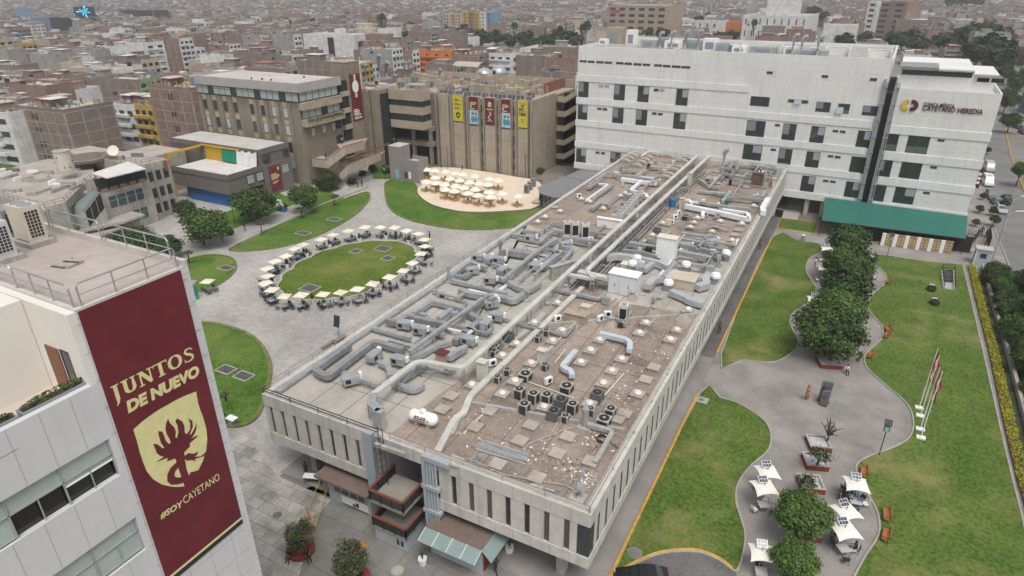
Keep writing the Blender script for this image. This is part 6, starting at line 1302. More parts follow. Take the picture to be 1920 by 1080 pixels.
# ==== trees, plants
LEAF_D=mat('dark_leaf',(.062,.105,.030),.7,c2=(.022,.045,.013),scale=.9,scale2=5,var2=.5,spec=.3)
LEAF_M=mat('mid_leaf',(.092,.150,.036),.7,c2=(.038,.072,.018),scale=.9,scale2=5,var2=.5,spec=.3)
LEAF_B=mat('bright_leaf',(.115,.20,.038),.7,c2=(.055,.108,.02),scale=1.2,scale2=5,var2=.4,spec=.3)
LEAF_O=mat('olive_leaf',(.15,.16,.085),.8,c2=(.06,.068,.034),scale=1.2,scale2=5,var2=.4,spec=.2)
LEAF_Y=mat('yellow_green_leaf',(.46,.44,.02),.7,c2=(.26,.28,.015),scale=1.2,spec=.3)
LEAF_F=mat('far_leaf',(.052,.072,.030),.9,c2=(.022,.034,.016),scale=.25,spec=.1)
def crown_mesh(seed,n,leaf,lumps=14,mats_=(LEAF_D,LEAF_M),squash=.78,rag=.22,low=-.55):
 """unit crown (radius 1) of leaf faces gathered in clumps"""
 g=random.Random(seed);q=MB();L_=[]
 for i in range(lumps):
  while 1:
   d=Vector((g.uniform(-1,1),g.uniform(-1,1),g.uniform(low,1)))
   if.2<d.length<1:break
  d.normalize();L_.append((d*g.uniform(.5,.74),g.uniform(.26,.46),g.choice(mats_)))
 L_.append((Vector((0,0,.05)),.62,mats_[0]))
 for k in range(n):
  c,r,m_=L_[k%len(L_)]if g.random()<.9 else(Vector((0,0,0)),.84,mats_[0])
  d=Vector((g.gauss(0,1),g.gauss(0,1),g.gauss(0,1))).normalized();p=c+d*r*(g.random()**.33)*(1+g.uniform(-rag,rag));p.z*=squash
  s=leaf*g.uniform(.6,1.25);nrm=(p.normalized()+Vector((g.gauss(0,.6),g.gauss(0,.6),g.gauss(.3,.6)))).normalized()
  a=nrm.cross(Vector((g.gauss(0,1),g.gauss(0,1),g.gauss(0,1)))).normalized();b2=nrm.cross(a)
  q.m(m_ if g.random()<.8 else g.choice(mats_));q.add([p+a*s,p+b2*s*.62,p-a*s,p-b2*s*.62],[(0,1,2,3)])
 return mesh_only(q,'crown')
def trunk_mesh(seed,h,r,spread=.6,limbs=5,top=None):
 g=random.Random(seed);q=MB().m(TRUNK);fork=h*.45
 q.tube([(0,0,-.05),(g.uniform(-.05,.05),0,fork*.6),(0,0,fork)],r,8,r*.75)
 for i in range(limbs):
  a=2*math.pi*i/limbs+g.uniform(-.4,.4);e=spread*g.uniform(.6,1.0)
  P=[(0,0,fork*.95),(e*.4*math.cos(a),e*.4*math.sin(a),fork+(h-fork)*.5),(e*math.cos(a),e*math.sin(a),h*g.uniform(.9,1.1))];q.tube(P,r*.5,6,r*.16)
  b0=Vector(P[1])
  for s in(-1,1):q.tube([b0,b0+Vector((e*.5*math.cos(a+s),e*.5*math.sin(a+s),(h-fork)*.45))],r*.25,5,r*.08)
 return mesh_only(q,'trunk')
CR_G=[crown_mesh(11+i,9500,.058,34,(LEAF_D,LEAF_M,LEAF_M,LEAF_B))for i in range(2)]
CR_D=[crown_mesh(21+i,7000,.065,28,(LEAF_D,LEAF_D,LEAF_M))for i in range(2)]
CR_B=crown_mesh(31,9500,.058,36,(LEAF_B,LEAF_B,LEAF_M));CR_O=crown_mesh(32,4200,.06,24,(LEAF_O,LEAF_O,LEAF_D),.95,.12,-1)
CR_S=crown_mesh(33,420,.11,8,(LEAF_O,LEAF_D),.6,.5);CR_F=[crown_mesh(41+i,420,.22,10,(LEAF_F,))for i in range(3)]
TR=[trunk_mesh(51+i,1,.055,.35,5)for i in range(2)]
def tree(loc,cr,ctr,rad,h,name,label,cat='tree',group=None,trunk=None,squash=1.0,rot=None):
 t=thing(name,label,cat,loc,0,group);z=loc[2]if len(loc)>2 else 0
 o=inst(cr,'crown',t,(loc[0]+ctr[0],loc[1]+ctr[1],z+h-rad*.55*squash),(rad,rad,rad*squash),rnd.uniform(0,6.28)if rot is None else rot)
 k=h-rad*.45;inst(trunk or rnd.choice(TR),'trunk',t,loc,(max(rad*.8,k*.8),max(rad*.8,k*.8),k));return t
def tree_px(px,top,cr,name,label,**kw):
 """base pixel on the ground, crown centre pixel and crown radius in pixels"""
 base=G(*px);c,rpx,zc=top
 p=G(c[0],c[1],zc);e=G(c[0]+rpx,c[1],zc);rad=(e-p).length*.98
 t=thing(name,label,'tree',(base.x,base.y,0),0,kw.get('group'));inst(cr,'crown',t,(p.x,p.y,zc),(rad,rad,rad*kw.get('squash',1.0)),rnd.uniform(0,6.28))
 q=MB().m(TRUNK);q.tube([(base.x,base.y,-.05),base.lerp(p,.4)+Vector((.1,0,zc*.4)),(p.x,p.y,zc+rad*.2)],.22 if rad>2 else.14,8,.06)
 for i in range(5):a=i*1.26+rnd.random();q.tube([base.lerp(p,.45)+Vector((0,0,zc*.45)),(p.x+rad*.55*math.cos(a),p.y+rad*.55*math.sin(a),zc+rad*.25)],.1,6,.03)
 q.build('trunk',t);return t
GT='garden trees between the winding paths'
tree_px((1594,470),((1592,447),43,3.6),CR_D[0],'garden_tree','dark green garden tree in front of the green awning',group=GT,squash=.95)
tree_px((1590,515),((1592,492),52,3.6),CR_G[0],'garden_tree','garden tree second from the green awning in the tree row',group=GT,squash=.95)
tree_px((1582,560),((1592,530),56,3.7),CR_D[1],'garden_tree','garden tree third from the green awning in the tree row',group=GT,squash=.95)
tree_px((1575,600),((1572,580),56,3.8),CR_B,'garden_tree','brightest garden tree of the row behind the largest one',group=GT,squash=.9)
tree_px((1556,682),((1557,622),71,3.9),CR_G[1],'garden_tree','largest garden tree with a red planter and shade beneath',group=GT,squash=.85)
tree_px((1518,1010),((1505,962),60,3.0),CR_B,'garden_tree','round bright tree beside the solar umbrellas at the bottom',group=GT,squash=.85)
tree_px((1500,1085),((1492,1046),50,2.8),CR_B,'garden_tree','round bright tree cut by the lower picture edge',group=GT,squash=.85)
tree_px((1528,880),((1540,855),27,2.2),CR_S,'sapling','small sparse olive tree in the second square planter',squash=1.1)
tree_px((1522,915),((1515,905),24,1.8),CR_S,'sapling','thin olive sapling in the third square planter',squash=1.1)
PT='plaza trees at the left path'
tree_px((383,460),((383,421),49,4.2),CR_G[0],'plaza_tree','round dark tree left of the lamp in front of the blue wall',group=PT,squash=.85);tree_px((478,415),((476,380),45,4.2),CR_G[1],'plaza_tree','round tree in front of the taupe block banner',group=PT,squash=.85)
tree_px((570,388),((570,366),33,3.8),CR_G[0],'plaza_tree','compact round tree right of the taupe block',group=PT,squash=.85);tree_px((258,478),((253,452),42,3.2),CR_D[0],'plaza_tree','dark tree just behind the tower guard rail',group=PT,squash=.85);tree_px((315,478),((316,460),27,2.6),CR_D[1],'plaza_tree','small dark tree at the tower corner beside white steps',group=PT,squash=.9)
tree_px((618,352),((616,338),26,2.4),CR_D[1],'plaza_tree','low dark tree at the foot of the outdoor stair',group=PT,squash=.8);tree_px((345,395),((345,388),20,2.0),CR_D[0],'palm_bush','ragged bush between the concrete block and the blue wall',group=PT)
tree_px((1015,326),((1013,320),9,3.0),CR_D[0],'plaza_tree','tiny tree at the end wall of the beige block',group=PT)
for px,c,lab in(((355,493),(352,474),'young tree in the small round lawn'),((491,442),(489,418),'young tree at the lower left of the long lawn'),((566,408),(564,392),'young tree at the middle edge of the long lawn'),((627,386),(626,368),'young tree at the upper part of the long lawn'),((424,751),(421,742),'bare young tree in the half round lawn')):
 tree_px(px,(c,11,2.3),CR_S,'young_tree',lab,group='young trees in the plaza lawns',squash=.6)
tree_px((565,1030),((560,1000),32,2.6),CR_O,'olive_tree','ball trimmed olive tree in the round red bench');tree_px((660,1082),((655,1046),40,2.6),CR_O,'olive_tree','ball trimmed olive tree at the lower picture edge')
# bare tree, hedges
p=G(1546,835);t=thing('bare_tree','leafless crooked tree in the topmost square planter','tree',(p.x,p.y,0));q=MB().m(TRUNK);q.tube([(p.x,p.y,0),(p.x+.2,p.y+.1,.9),(p.x+.1,p.y,1.6)],.13,7,.08);q.build('trunk',t);q=MB().m(TRUNK);g_=random.Random(3)
for k in range(16):
 a=k*.8;e=Vector((p.x+.1+g_.uniform(.4,1.2)*math.cos(a),p.y+g_.uniform(.4,1.2)*math.sin(a),1.9+g_.uniform(0,1.1)));m_=Vector((p.x+.1,p.y,1.3)).lerp(e,.5)+Vector((0,0,.2));q.tube([(p.x+.1,p.y,1.3),m_,e],.085,5,.03);q.tube([m_,m_+Vector((g_.uniform(-.5,.5),g_.uniform(-.5,.5),.5))],.045,4,.015)
q.build('branches',t)
hp=smooth_poly(GP([(1813,498),(1832,580),(1852,660),(1875,770),(1900,880),(1922,960),(1960,1100)]),6,False)
seg=[(0,13,'yellow green clipped hedge, far part beside the guard booth'),(13,24,'yellow green clipped hedge, middle part along the lawn'),(24,len(hp)-1,'yellow green clipped hedge, nearest part at the right edge')]
for a,e,lab in seg:
 t=thing('clipped_hedge',lab,'hedge',(hp[a].x,hp[a].y,0),0,'yellow green hedge pieces');q=MB()
 for i in range(a,e):
  d=hp[i+1]-hp[i];n=max(1,int(d.length/.45))
  for j in range(n):c=hp[i]+d*(j/n);leaves(q,(c.x+.55,c.y,.45),(.55,.5,.42),60,.05,.12,[LEAF_Y],seed=i*40+j)
 q.build('foliage',t);q=MB().m(SOIL);q.strip([(x.x+.55,x.y)for x in hp[a:e+1]],1.1,0,.06);q.build('soil_bed',t)
t=thing('garden_wall','low pale wall running behind the yellow green hedge','wall',(hp[0].x+2,hp[0].y,0));q=MB().m(CONC);q.strip([(x.x+2.1,x.y)for x in hp],.3,0,.7);q.build('wall',t);q=MB().m(KERBM);q.strip([(x.x+2.1,x.y)for x in hp],.38,.7,.78);q.build('coping',t)
it=[]
HM={'the guard booth':G(1840,500),'the flagpoles':G(1860,740),'the lower right corner of the garden':G(1915,960),'the middle of the yellow hedge':G(1880,640)}
for k in range(60):
 y=121-k*1.38+rnd.uniform(-.6,.6);x=23.0+(k%3)*1.25+rnd.uniform(-.3,.3)+(.8 if y<80 else 0);rd=rnd.uniform(1.3,2.0)
 t=tree((x,y,0),rnd.choice(CR_D+CR_G[:1]),(0,0),rd,rnd.uniform(2.0,3.4),'boundary_shrub','x','shrub','shrubs along the street fence',squash=1.1);it.append((t,'dark boundary shrub'))
rank_labels(it,HM);it=[]
for k in range(8):
 y=112-k*9.5;t=tree((27.2+rnd.uniform(-.5,.5),y,0),CR_D[k%2],(0,0),rnd.uniform(2.2,3.0),rnd.uniform(5,6.5),'street_tree','x','tree','street trees beyond the fence');it.append((t,'dark street tree beyond the fence'))
for px,rad,h in(((1905,350),2.2,5.5),((1880,395),1.0,2.2),((1862,425),1.1,2.2),((1880,215),4.5,8),((1850,290),1.0,2),((1898,180),4,8),((1888,250),3,6),((1835,400),.9,1.6),((1842,375),.8,1.5),((1828,425),.8,1.4),((1860,405),1.0,1.8),((1915,170),4,8),((1880,160),4,8)):
 p=G(*px);t=tree((p.x,p.y,0),rnd.choice(CR_D),(0,0),rad,h,'street_tree','x','tree','street trees beyond the fence');it.append((t,'dark street tree beyond the clinic corner'))
rank_labels(it,{'the guard booth':G(1840,500),'the white street van':G(1850,335),'the flagpoles':G(1860,740),'the lower right corner of the garden':G(1915,960)})
it=[]
for px,r_ in(((600,350),1.3),((590,345),1.0),((660,345),1.2),((645,320),1.4),((680,330),1.1),((700,322),1.3),((725,325),1.2),((720,308),1.3),((668,318),1.0),((1745,546),.7),((1752,572),.7),((530,395),1.2),((432,440),.8)):
 p=G(*px);t=tree((p.x,p.y,0),CR_D[0],(0,0),r_,r_*1.25,'low_bush','x','bush','low bushes in the beds');it.append((t,'low green bush'))
rank_labels(it,{'the outdoor stair':G(640,335),'the grey lift box':G(735,335),'the round tree in front of the taupe banner':G(476,415),'the sunken stairwell in the right lawn':G(1775,530)})
# beds beside the stair
b=MB().m(LAWN);P=GP([(590,400),(645,372),(600,350),(560,380)]);b.prism([(p.x,p.y)for p in P],0,.06);P=GP([(700,335),(735,336),(730,300),(690,305)]);b.prism([(p.x,p.y)for p in P],0,.06);P=GP([(410,440),(560,380),(520,360),(380,415)]);b.prism([(p.x,p.y)for p in P],0,.05);structure(b.build('planting_bed_grass'))
b=MB().m(KERBM);P=GP([(415,460),(500,422),(560,398),(640,362),(690,340)]);b.strip(P,1.6,0,.03);P=GP([(430,466),(510,428),(600,386),(690,352)]);b.strip(P,.35,0,.3);structure(b.build('left_path'))
# potted plants of the oval
CRC=crown_mesh(61,500,.2,9,(LEAF_D,LEAF_M),1.7,.15,-1);it=[]
for x,y in((1355,215),(1580,265),(1090,245),(792,305),(568,395),(368,505),(245,640),(622,855),(1303,705)):
 p=G(470+x/5.333,400+(y+42)/5.333);t=thing('potted_conifer','x','potted plant',(p.x,p.y,0),0,'white planters around the oval lawn');q=MB().m(WHITE);q.lathe((p.x,p.y,0),[(.24,.0),(.36,.75),(.36,.78),(.3,.78),(.3,.7),(.01,.7)],12);q.build('pot',t);inst(CRC,'foliage',t,(p.x,p.y,1.15),(.36,.36,.36));it.append((t,'clipped conifer in a white pot'))
rank_labels(it,{'the upper tip of the oval lawn':G(722,453),'the left tip of the oval lawn':G(528,527),'the lower edge of the oval lawn':G(624,560),'the right tip of the oval lawn':G(777,472)})
# ==== people
SKIN=[flat('skin_tone_tan',(.30,.17,.11),.7),flat('skin_tone_brown',(.22,.12,.08),.7)];HAIR=flat('black_hair',(.012,.010,.009),.7);SHOE=flat('dark_shoe',(.02,.02,.02),.6)
def person_meshes(pose):
 J={};E_=[];Rr={}
 def n(k,x,y,z,r):J[k]=Vector((x,y,z));Rr[k]=r
 sit=pose.startswith('sit');hz_=.50 if sit else.95
 n('pelvis',0,0,hz_,.135);n('waist',0,.0,hz_+.17,.125);n('chest',0,.01 if not sit else.05,hz_+.37,.145);n('neckb',0,.0 if not sit else.06,hz_+.53,.07);n('neck',0,.01 if not sit else.07,hz_+.59,.052);n('head',0,.03 if not sit else.1,hz_+.70,.098);n('crown',0,.02 if not sit else.09,hz_+.77,.082)
 E_+=[('pelvis','waist'),('waist','chest'),('chest','neckb'),('neckb','neck'),('neck','head'),('head','crown')]
 hands=[]
 for s,S_ in((-1,'L'),(1,'R')):
  sw={'walk':.28*s,'stand':0.04}.get(pose,0)
  n('sh'+S_,.19*s,J['neckb'].y,hz_+.48,.062)
  if pose=='sit' or pose=='sit_lean':n('el'+S_,.24*s,.14,hz_+.25,.045);n('wr'+S_,.14*s,.36,hz_+.24,.032);hd=Vector((-.1*s,.95,.0))
  elif pose=='phone' and s>0:n('el'+S_,.24*s,.08,hz_+.24,.045);n('wr'+S_,.13*s,.27,hz_+.36,.032);hd=Vector((-.2,.8,.5))
  else:n('el'+S_,.25*s,-sw*.35,hz_+.23,.045);n('wr'+S_,.26*s,-sw*.8+.05,hz_+.0,.032);hd=Vector((0,.12-sw*.5,-1))
  hd.normalize();J['pm'+S_]=J['wr'+S_]+hd*.075;Rr['pm'+S_]=.036
  E_+=[('neckb','sh'+S_),('sh'+S_,'el'+S_),('el'+S_,'wr'+S_),('wr'+S_,'pm'+S_)];hands.append((S_,s,hd))
  n('hp'+S_,.10*s,0,hz_-.06,.095)
  if sit:n('kn'+S_,.12*s,.44,.48,.066);n('an'+S_,.12*s,.46+(.12 if pose=='sit_lean' else-.04),.09,.046);n('to'+S_,.13*s,J['an'+S_].y+.17,.035,.036)
  else:
   n('kn'+S_,.11*s,.03+sw*.45,.50,.064);n('an'+S_,.11*s,sw*.95-(.03 if pose=='walk' and s<0 else 0),.09+(.05 if pose=='walk' and s<0 else 0),.046);n('to'+S_,.12*s,J['an'+S_].y+.17,.035+(.0 if s>0 else 0),.036)
  E_+=[('pelvis','hp'+S_),('hp'+S_,'kn'+S_),('kn'+S_,'an'+S_),('an'+S_,'to'+S_)]
 for S_,s,hd in hands:
  side=hd.cross(Vector((1,0,0))if abs(hd.x)<.8 else Vector((0,1,0))).normalized();nrm=hd.cross(side)
  for f in range(4):
   off=side*(-.027+.018*f);ln=(.07,.08,.075,.058)[f];a=J['pm'+S_]+off+hd*.02;J['f%d'%f+S_]=a;Rr['f%d'%f+S_]=.0095;J['g%d'%f+S_]=a+hd*ln*.55+nrm*.008;Rr['g%d'%f+S_]=.009;J['h%d'%f+S_]=a+hd*ln+nrm*.028;Rr['h%d'%f+S_]=.007
   E_+=[('pm'+S_,'f%d'%f+S_),('f%d'%f+S_,'g%d'%f+S_),('g%d'%f+S_,'h%d'%f+S_)]
  a=J['wr'+S_]+hd*.035;J['t0'+S_]=a+side*.035;Rr['t0'+S_]=.012;J['t1'+S_]=a+side*.06+hd*.045;Rr['t1'+S_]=.009;E_+=[('pm'+S_,'t0'+S_),('t0'+S_,'t1'+S_)]
 keys=list(J);me=bpy.data.meshes.new('skeleton');me.from_pydata([J[k]for k in keys],[(keys.index(a),keys.index(c))for a,c in E_],[])
 o=bpy.data.objects.new('skeleton',me);col.objects.link(o);o.modifiers.new('s','SKIN');sv_=me.skin_vertices[0].data
 for i,k in enumerate(keys):sv_[i].radius=(Rr[k],Rr[k]);sv_[i].use_root=(k=='pelvis')
 sb=o.modifiers.new('u','SUBSURF');sb.levels=1;sb.render_levels=1
 dg=bpy.context.evaluated_depsgraph_get();out=bpy.data.meshes.new_from_object(o.evaluated_get(dg));bpy.data.objects.remove(o);out.name='body'
 # a nose on the face
 hc=J['head'];bm=bmesh.new();bm.from_mesh(out)
 vs=[bm.verts.new(hc+Vector(v))for v in((-.018,.085,-.02),(.018,.085,-.02),(0,.088,.03),(0,.118,-.018))]
 for f in((0,1,3),(1,2,3),(2,0,3)):bm.faces.new([vs[i]for i in f])
 bm.to_mesh(out);bm.free()
 out.materials.clear()
 for _ in range(4):out.materials.append(None)
 main=[k for k in keys if k[0]not in 'fgh' or k in('head',)]
 samples=[]
 def cls(k):
  if k[:2]in('hp','kn','an')or k=='pelvis':return 2
  if k[:2]=='to':return 3
  if k[:2]in('pm','t0','t1','wr')or k in('neck','head','crown'):return 0
  return 1
 for a,c in E_:
  for t in(0,.25,.5,.75,1):samples.append((J[a].lerp(J[c],t),cls(a)if t<.5 else cls(c)))
 for f in out.polygons:
  c=f.center;f.material_index=min(((c-p).length,k)for p,k in samples)[1];f.use_smooth=True
 h=MB().m(HAIR);h.lathe((hc.x,hc.y-.012,hc.z-.03),[(.108,.03),(.118,.07),(.108,.13),(.07,.165),(.01,.178)],12);h.lathe((hc.x,hc.y-.05,hc.z-.13),[(.05,0),(.085,.08),(.08,.16)],10);hair=mesh_only(h,'hair')
 fm_=MB().m(BLACK);fy=hc.y+.097
 for s in(-1,1):fm_.add([(s*.035-.012,fy,hc.z+.018),(s*.035+.012,fy,hc.z+.018),(s*.035+.012,fy,hc.z+.028),(s*.035-.012,fy,hc.z+.028)],[(0,1,2,3)])
 fm_.m(MRN);fm_.add([(-.025,fy-.004,hc.z-.055),(.025,fy-.004,hc.z-.055),(.025,fy-.004,hc.z-.047),(-.025,fy-.004,hc.z-.047)],[(0,1,2,3)]);face=mesh_only(fm_,'face')
 return out,hair,face
POSES={k:person_meshes(k)for k in('stand','walk','sit','sit_lean','phone')}
def cl(name,c):return flat('cloth_'+name,c,.85,var=.12,scale=6)
CLO={'black':cl('black',(.016,.016,.018)),'navy':cl('navy',(.02,.028,.07)),'white':cl('white',(.62,.62,.62)),'grey':cl('grey',(.16,.16,.165)),'brown':cl('brown',(.16,.075,.035)),'purple':cl('purple',(.18,.11,.35)),'light blue':cl('light blue',(.26,.48,.60)),'pink':cl('pink',(.42,.17,.24)),'teal':cl('teal',(.03,.22,.26)),'beige':cl('beige',(.40,.32,.22)),'red':cl('red',(.32,.03,.03)),'jeans':cl('jeans',(.05,.075,.14))}
def person(loc,face_deg,pose,top,legs,label,scale=1.0,group=None,skin=0):
 me,hair,fc=POSES[pose];t=thing('person',label,'person',loc,R(face_deg),group)
 o=bpy.data.objects.new('body',me);col.objects.link(o);o.parent=t
 for i,m_ in enumerate((SKIN[skin],CLO[top],CLO[legs],SHOE)):o.material_slots[i].link='OBJECT';o.material_slots[i].material=m_
 inst(hair,'hair',t,(0,0,0));inst(fc,'face',t,(0,0,0));t.scale=(scale,)*3;return t
def pp(px,z=0.0):p=G(px[0],px[1],z);return(p.x,p.y,z)
person(pp((1348,625)),190,'walk','brown','black','person in brown jacket and dark trousers walking on the side path');person(pp((1424,467)),185,'walk','grey','jeans','person in grey top and blue jeans at the far end of the side path');person(pp((1527,501)),230,'walk','white','navy','person in white with a dark bag walking beside the tree row')
person(pp((418,453)),100,'walk','black','black','person in black walking on the left path under the round tree');person(pp((460,433)),110,'walk','navy','jeans','person in navy on the left path near the lamp');person(pp((433,438)),110,'stand','brown','brown','person in brown standing on the grass beside the left path')
person(pp((423,798)),60,'stand','black','black','person in black standing beside the white table at the half round lawn',1.05);person(pp((576,893)),200,'stand','black','black','person in dark suit with a bag standing at the white counter',1.0);person(pp((604,890)),200,'stand','grey','black','person in grey leaning over a trolley at the building corner');person(pp((617,908)),150,'stand','white','black','person in white beside the concrete column')
person(pp((930,1075)),250,'walk','navy','black','person in navy walking to the red kiosk door');person(pp((612,300),6.1),200,'stand','navy','jeans','person in navy on the stair landing');person(pp((642,270),9.0),180,'stand','beige','black','person in beige at the top of the outdoor stair')
person(pp((828,322)),120,'stand','navy','white','person in navy behind the round umbrellas at the left');person(pp((867,322)),90,'stand','black','black','person in black behind the round umbrellas at the middle');person(pp((671,352)),20,'stand','black','jeans','left person of two at the bicycle stand');person(pp((679,350)),40,'stand','black','black','right person of two at the bicycle stand')
for px,top,lg,lab in(((1832,446),'black','black','person in black at the street gate, leftmost'),((1839,441),'black','jeans','person in black and jeans at the street gate, middle'),((1848,446),'red','black','person in red at the street gate'),((1826,455),'navy','navy','person in navy inside the street gate')):person(pp(px),160,'stand',top,lg,lab)
person(pp((1586,700)),200,'sit_lean','white','black','person in white stretched out on a chair beside the large tree');person(pp((1612,676)),150,'sit','navy','black','person in navy seated near the bench under the large tree');person(pp((1530,672)),200,'sit','black','black','person in black sitting in the shade at the red planter')
# ==== furniture
CHB=flat('dark_chair_mesh',(.035,.035,.037),.6);CHY=mat('yellow_chair_wood',(.42,.26,.05),.6,.15,3);CHW=WHITEM
def proto_chair(m_,fm,name,grp):
 t=thing(name,'x','chair',(0,0,0),1e-9,grp);q=MB().m(m_);q.box(-.23,-.22,.42,.23,.22,.46);q.build('seat',t);q=MB().m(m_);q.add([(-.23,-.22,.5),(.23,-.22,.5),(.23,-.29,.88),(-.23,-.29,.88),(-.23,-.25,.5),(.23,-.25,.5),(.23,-.32,.88),(-.23,-.32,.88)],[(0,1,2,3),(7,6,5,4),(3,2,6,7),(0,4,5,1),(0,3,7,4),(1,5,6,2)]);q.build('backrest',t)
 for x in(-.22,.22):
  for y in(-.22,.21):q=MB().m(fm);q.tube([(x*1.06,y*1.08,0),(x,y,.42)],.018,4);q.build('leg',t)
 q=MB().m(fm)
 for x in(-.24,.24):q.tube([(x,-.27,.65),(x,.2,.65),(x,.2,.43)],.018,4)
 q.build('armrests',t);return t
PCB=proto_chair(CHB,CHB,'chair',None);PCY=proto_chair(CHY,CHY,'wooden_chair',None);PCW=proto_chair(CHW,GREYP,'white_chair',None);used={}
def put_chair(proto,loc,rz,label,group):
 if proto.name not in used:used[proto.name]=1;o=proto;o.location=loc;o.rotation_euler=(0,0,rz)
 else:o=dup(proto,loc,rz)
 o['label']=label;o['group']=group;return o
TBL=mat('pale_glass_table',(.30,.35,.36),.2,.08,2)
def proto_table(m_,w_,name,cat='table',round_=False):
 t=thing(name,'x',cat,(0,0,0),1e-9,None);q=MB().m(m_)
 if round_:q.cyl((0,0,.70),w_/2,.035,16)
 else:q.box(-w_/2,-w_/2,.70,w_/2,w_/2,.735)
 q.build('tabletop',t);q=MB().m(GREYP)
 for a in range(4):q.tube([(.32*math.cos(a*1.571+.785),.32*math.sin(a*1.571+.785),0),(.1*math.cos(a*1.571+.785),.1*math.sin(a*1.571+.785),.35),(.3*math.cos(a*1.571+.785),.3*math.sin(a*1.571+.785),.70)],.02,4)
 q.build('legs',t);return t
PTB=proto_table(TBL,.95,'table');PTY=proto_table(CHY,.8,'wooden_table','table',True);PTW=proto_table(mat('dusty_white_top',(.42,.42,.40),.5,.08,2),.95,'garden_table')
def put(proto,loc,rz,label,group):
 if proto.name not in used:used[proto.name]=1;o=proto;o.location=loc;o.rotation_euler=(0,0,rz)
 else:o=dup(proto,loc,rz)
 o['label']=label
 if group:o['group']=group
 return o
def proto_square_umb():
 t=thing('square_umbrella','x','umbrella',(0,0,0),1e-9,'square cream umbrellas around the oval lawn');q=MB().m(CREAM);h=.9;v=[(-h,-h,2.28),(h,-h,2.28),(h,h,2.28),(-h,h,2.28),(0,0,2.62)];q.add(v+[(x,y,z-.05)for x,y,z in v],[(0,1,4),(1,2,4),(2,3,4),(3,0,4),(6,5,9),(7,6,9),(8,7,9),(5,8,9)]+[(i,i+5,(i+1)%4+5,(i+1)%4)for i in range(4)]);q.build('canopy',t)
 q=MB().m(GREYP);q.tube([(0,0,.05),(0,0,2.68)],.025,6);q.build('pole',t);q=MB().m(BLACK);q.cyl((0,0,0),.24,.1,10);q.build('base',t);return t
def proto_round_umb():
 t=thing('round_umbrella','x','umbrella',(0,0,0),1e-9,'round white umbrellas on the cafe terrace');q=MB().m(mat('white_canvas',(.74,.68,.58),.9,.04,1));n=12;r_=1.28;ring_=[]
 P=[(r_*math.cos(2*math.pi*i/n),r_*math.sin(2*math.pi*i/n),2.2-.12*(1))for i in range(n)];M_=[(.66*r_*math.cos(2*math.pi*i/n),.66*r_*math.sin(2*math.pi*i/n),2.38)for i in range(n)];V_=[(r_*math.cos(2*math.pi*i/n),r_*math.sin(2*math.pi*i/n),1.95)for i in range(n)]
 q.add(P+M_+V_+[(0,0,2.72)],[(i,(i+1)%n,n+(i+1)%n,n+i)for i in range(n)]+[(n+i,n+(i+1)%n,3*n)for i in range(n)]+[(2*n+i,2*n+(i+1)%n,(i+1)%n,i)for i in range(n)]);q.build('canopy',t)
 q=MB().m(CHY);q.tube([(0,0,.05),(0,0,2.75)],.03,6);q.build('pole',t);q=MB().m(GREYP);q.cyl((0,0,0),.26,.1,10);q.build('base',t);return t
USQ,URD=proto_square_umb(),proto_round_umb()
sq=[(1300,130),(1445,130),(1575,158),(1672,193),(1735,250),(1745,318),(1698,392),(1620,478),(1510,557),(1385,620),(1213,692),(1070,755),(893,768),(720,803),(510,812),(352,800),(215,757),(160,683),(165,622),(165,550),(240,480),(355,403),(447,350),(540,300),(682,252),(828,200),(977,162),(1133,133)]
busy={1:4,2:2,4:3,5:4,7:2,8:4,9:4,10:3,13:4,15:1,16:2,17:3,19:1,21:2,23:2,25:1,27:1}
cen=Vector((sum(c.x for c in cusps)/len(cusps),sum(c.y for c in cusps)/len(cusps),0));tops_=['black','black','navy','black','grey','light blue','pink','black','white','teal','brown','black'];pc=0
for i,(x,y)in enumerate(sq):
 u=G(470+x/5.333,400+y/5.333,2.45);u.z=0;nm='%s square umbrella clockwise from the top of the oval lawn'%(ordw(i).strip()or 'first')
 u+=Vector((rnd.uniform(-.3,.3),rnd.uniform(-.3,.3),0));uo=put(USQ,tuple(u),rnd.uniform(-.3,.3),'cream square umbrella, '+nm.replace(' square umbrella','').replace(' of the oval lawn',' of the oval'),'square cream umbrellas around the oval lawn')
 uo.rotation_euler.x=rnd.uniform(-.05,.05);uo.rotation_euler.y=rnd.uniform(-.05,.05);uo.scale=(rnd.uniform(.92,1.04),)*3
 d=(u-cen).normalized();tcen=u+d*.35+Vector((rnd.uniform(-.2,.2),rnd.uniform(-.2,.2),0));put(PTB,(tcen.x,tcen.y,.0),rnd.uniform(-.3,.3),'pale glass table under the '+nm.replace('clockwise from the top of the oval lawn','clockwise from the oval top'),'pale tables around the oval lawn')
 nb=min(4,busy.get(i,0)+(i*7%3))
 for k in range(4):
  a=k*math.pi/2+.5+rnd.uniform(-.3,.3);rr=rnd.uniform(.7,1.15);cp=Vector((tcen.x+rr*math.cos(a),tcen.y+rr*math.sin(a),0));fz=math.atan2(tcen.y-cp.y,tcen.x-cp.x)-math.pi/2
  put_chair(PCB,(cp.x,cp.y,0),fz,'dark chair at the table of the '+nm.replace('clockwise from the top of the oval lawn','clockwise from oval top'),'dark chairs at oval table %s'%(ordw(i).strip()or 'first'))
  if k<nb:
   tp_=tops_[pc%len(tops_)];pc+=1;person((cp.x-math.sin(fz)*-.02,cp.y,0),math.degrees(fz),'sit',tp_,['black','jeans','black'][pc%3],'person in %s sitting under the %s'%(tp_,nm.replace('clockwise from the top of the oval lawn','clockwise from oval top')),.95,'seated people around the oval lawn',pc%2)
person(pp((806,450)),150,'stand','black','black','person in black standing at the right side of the oval umbrellas')
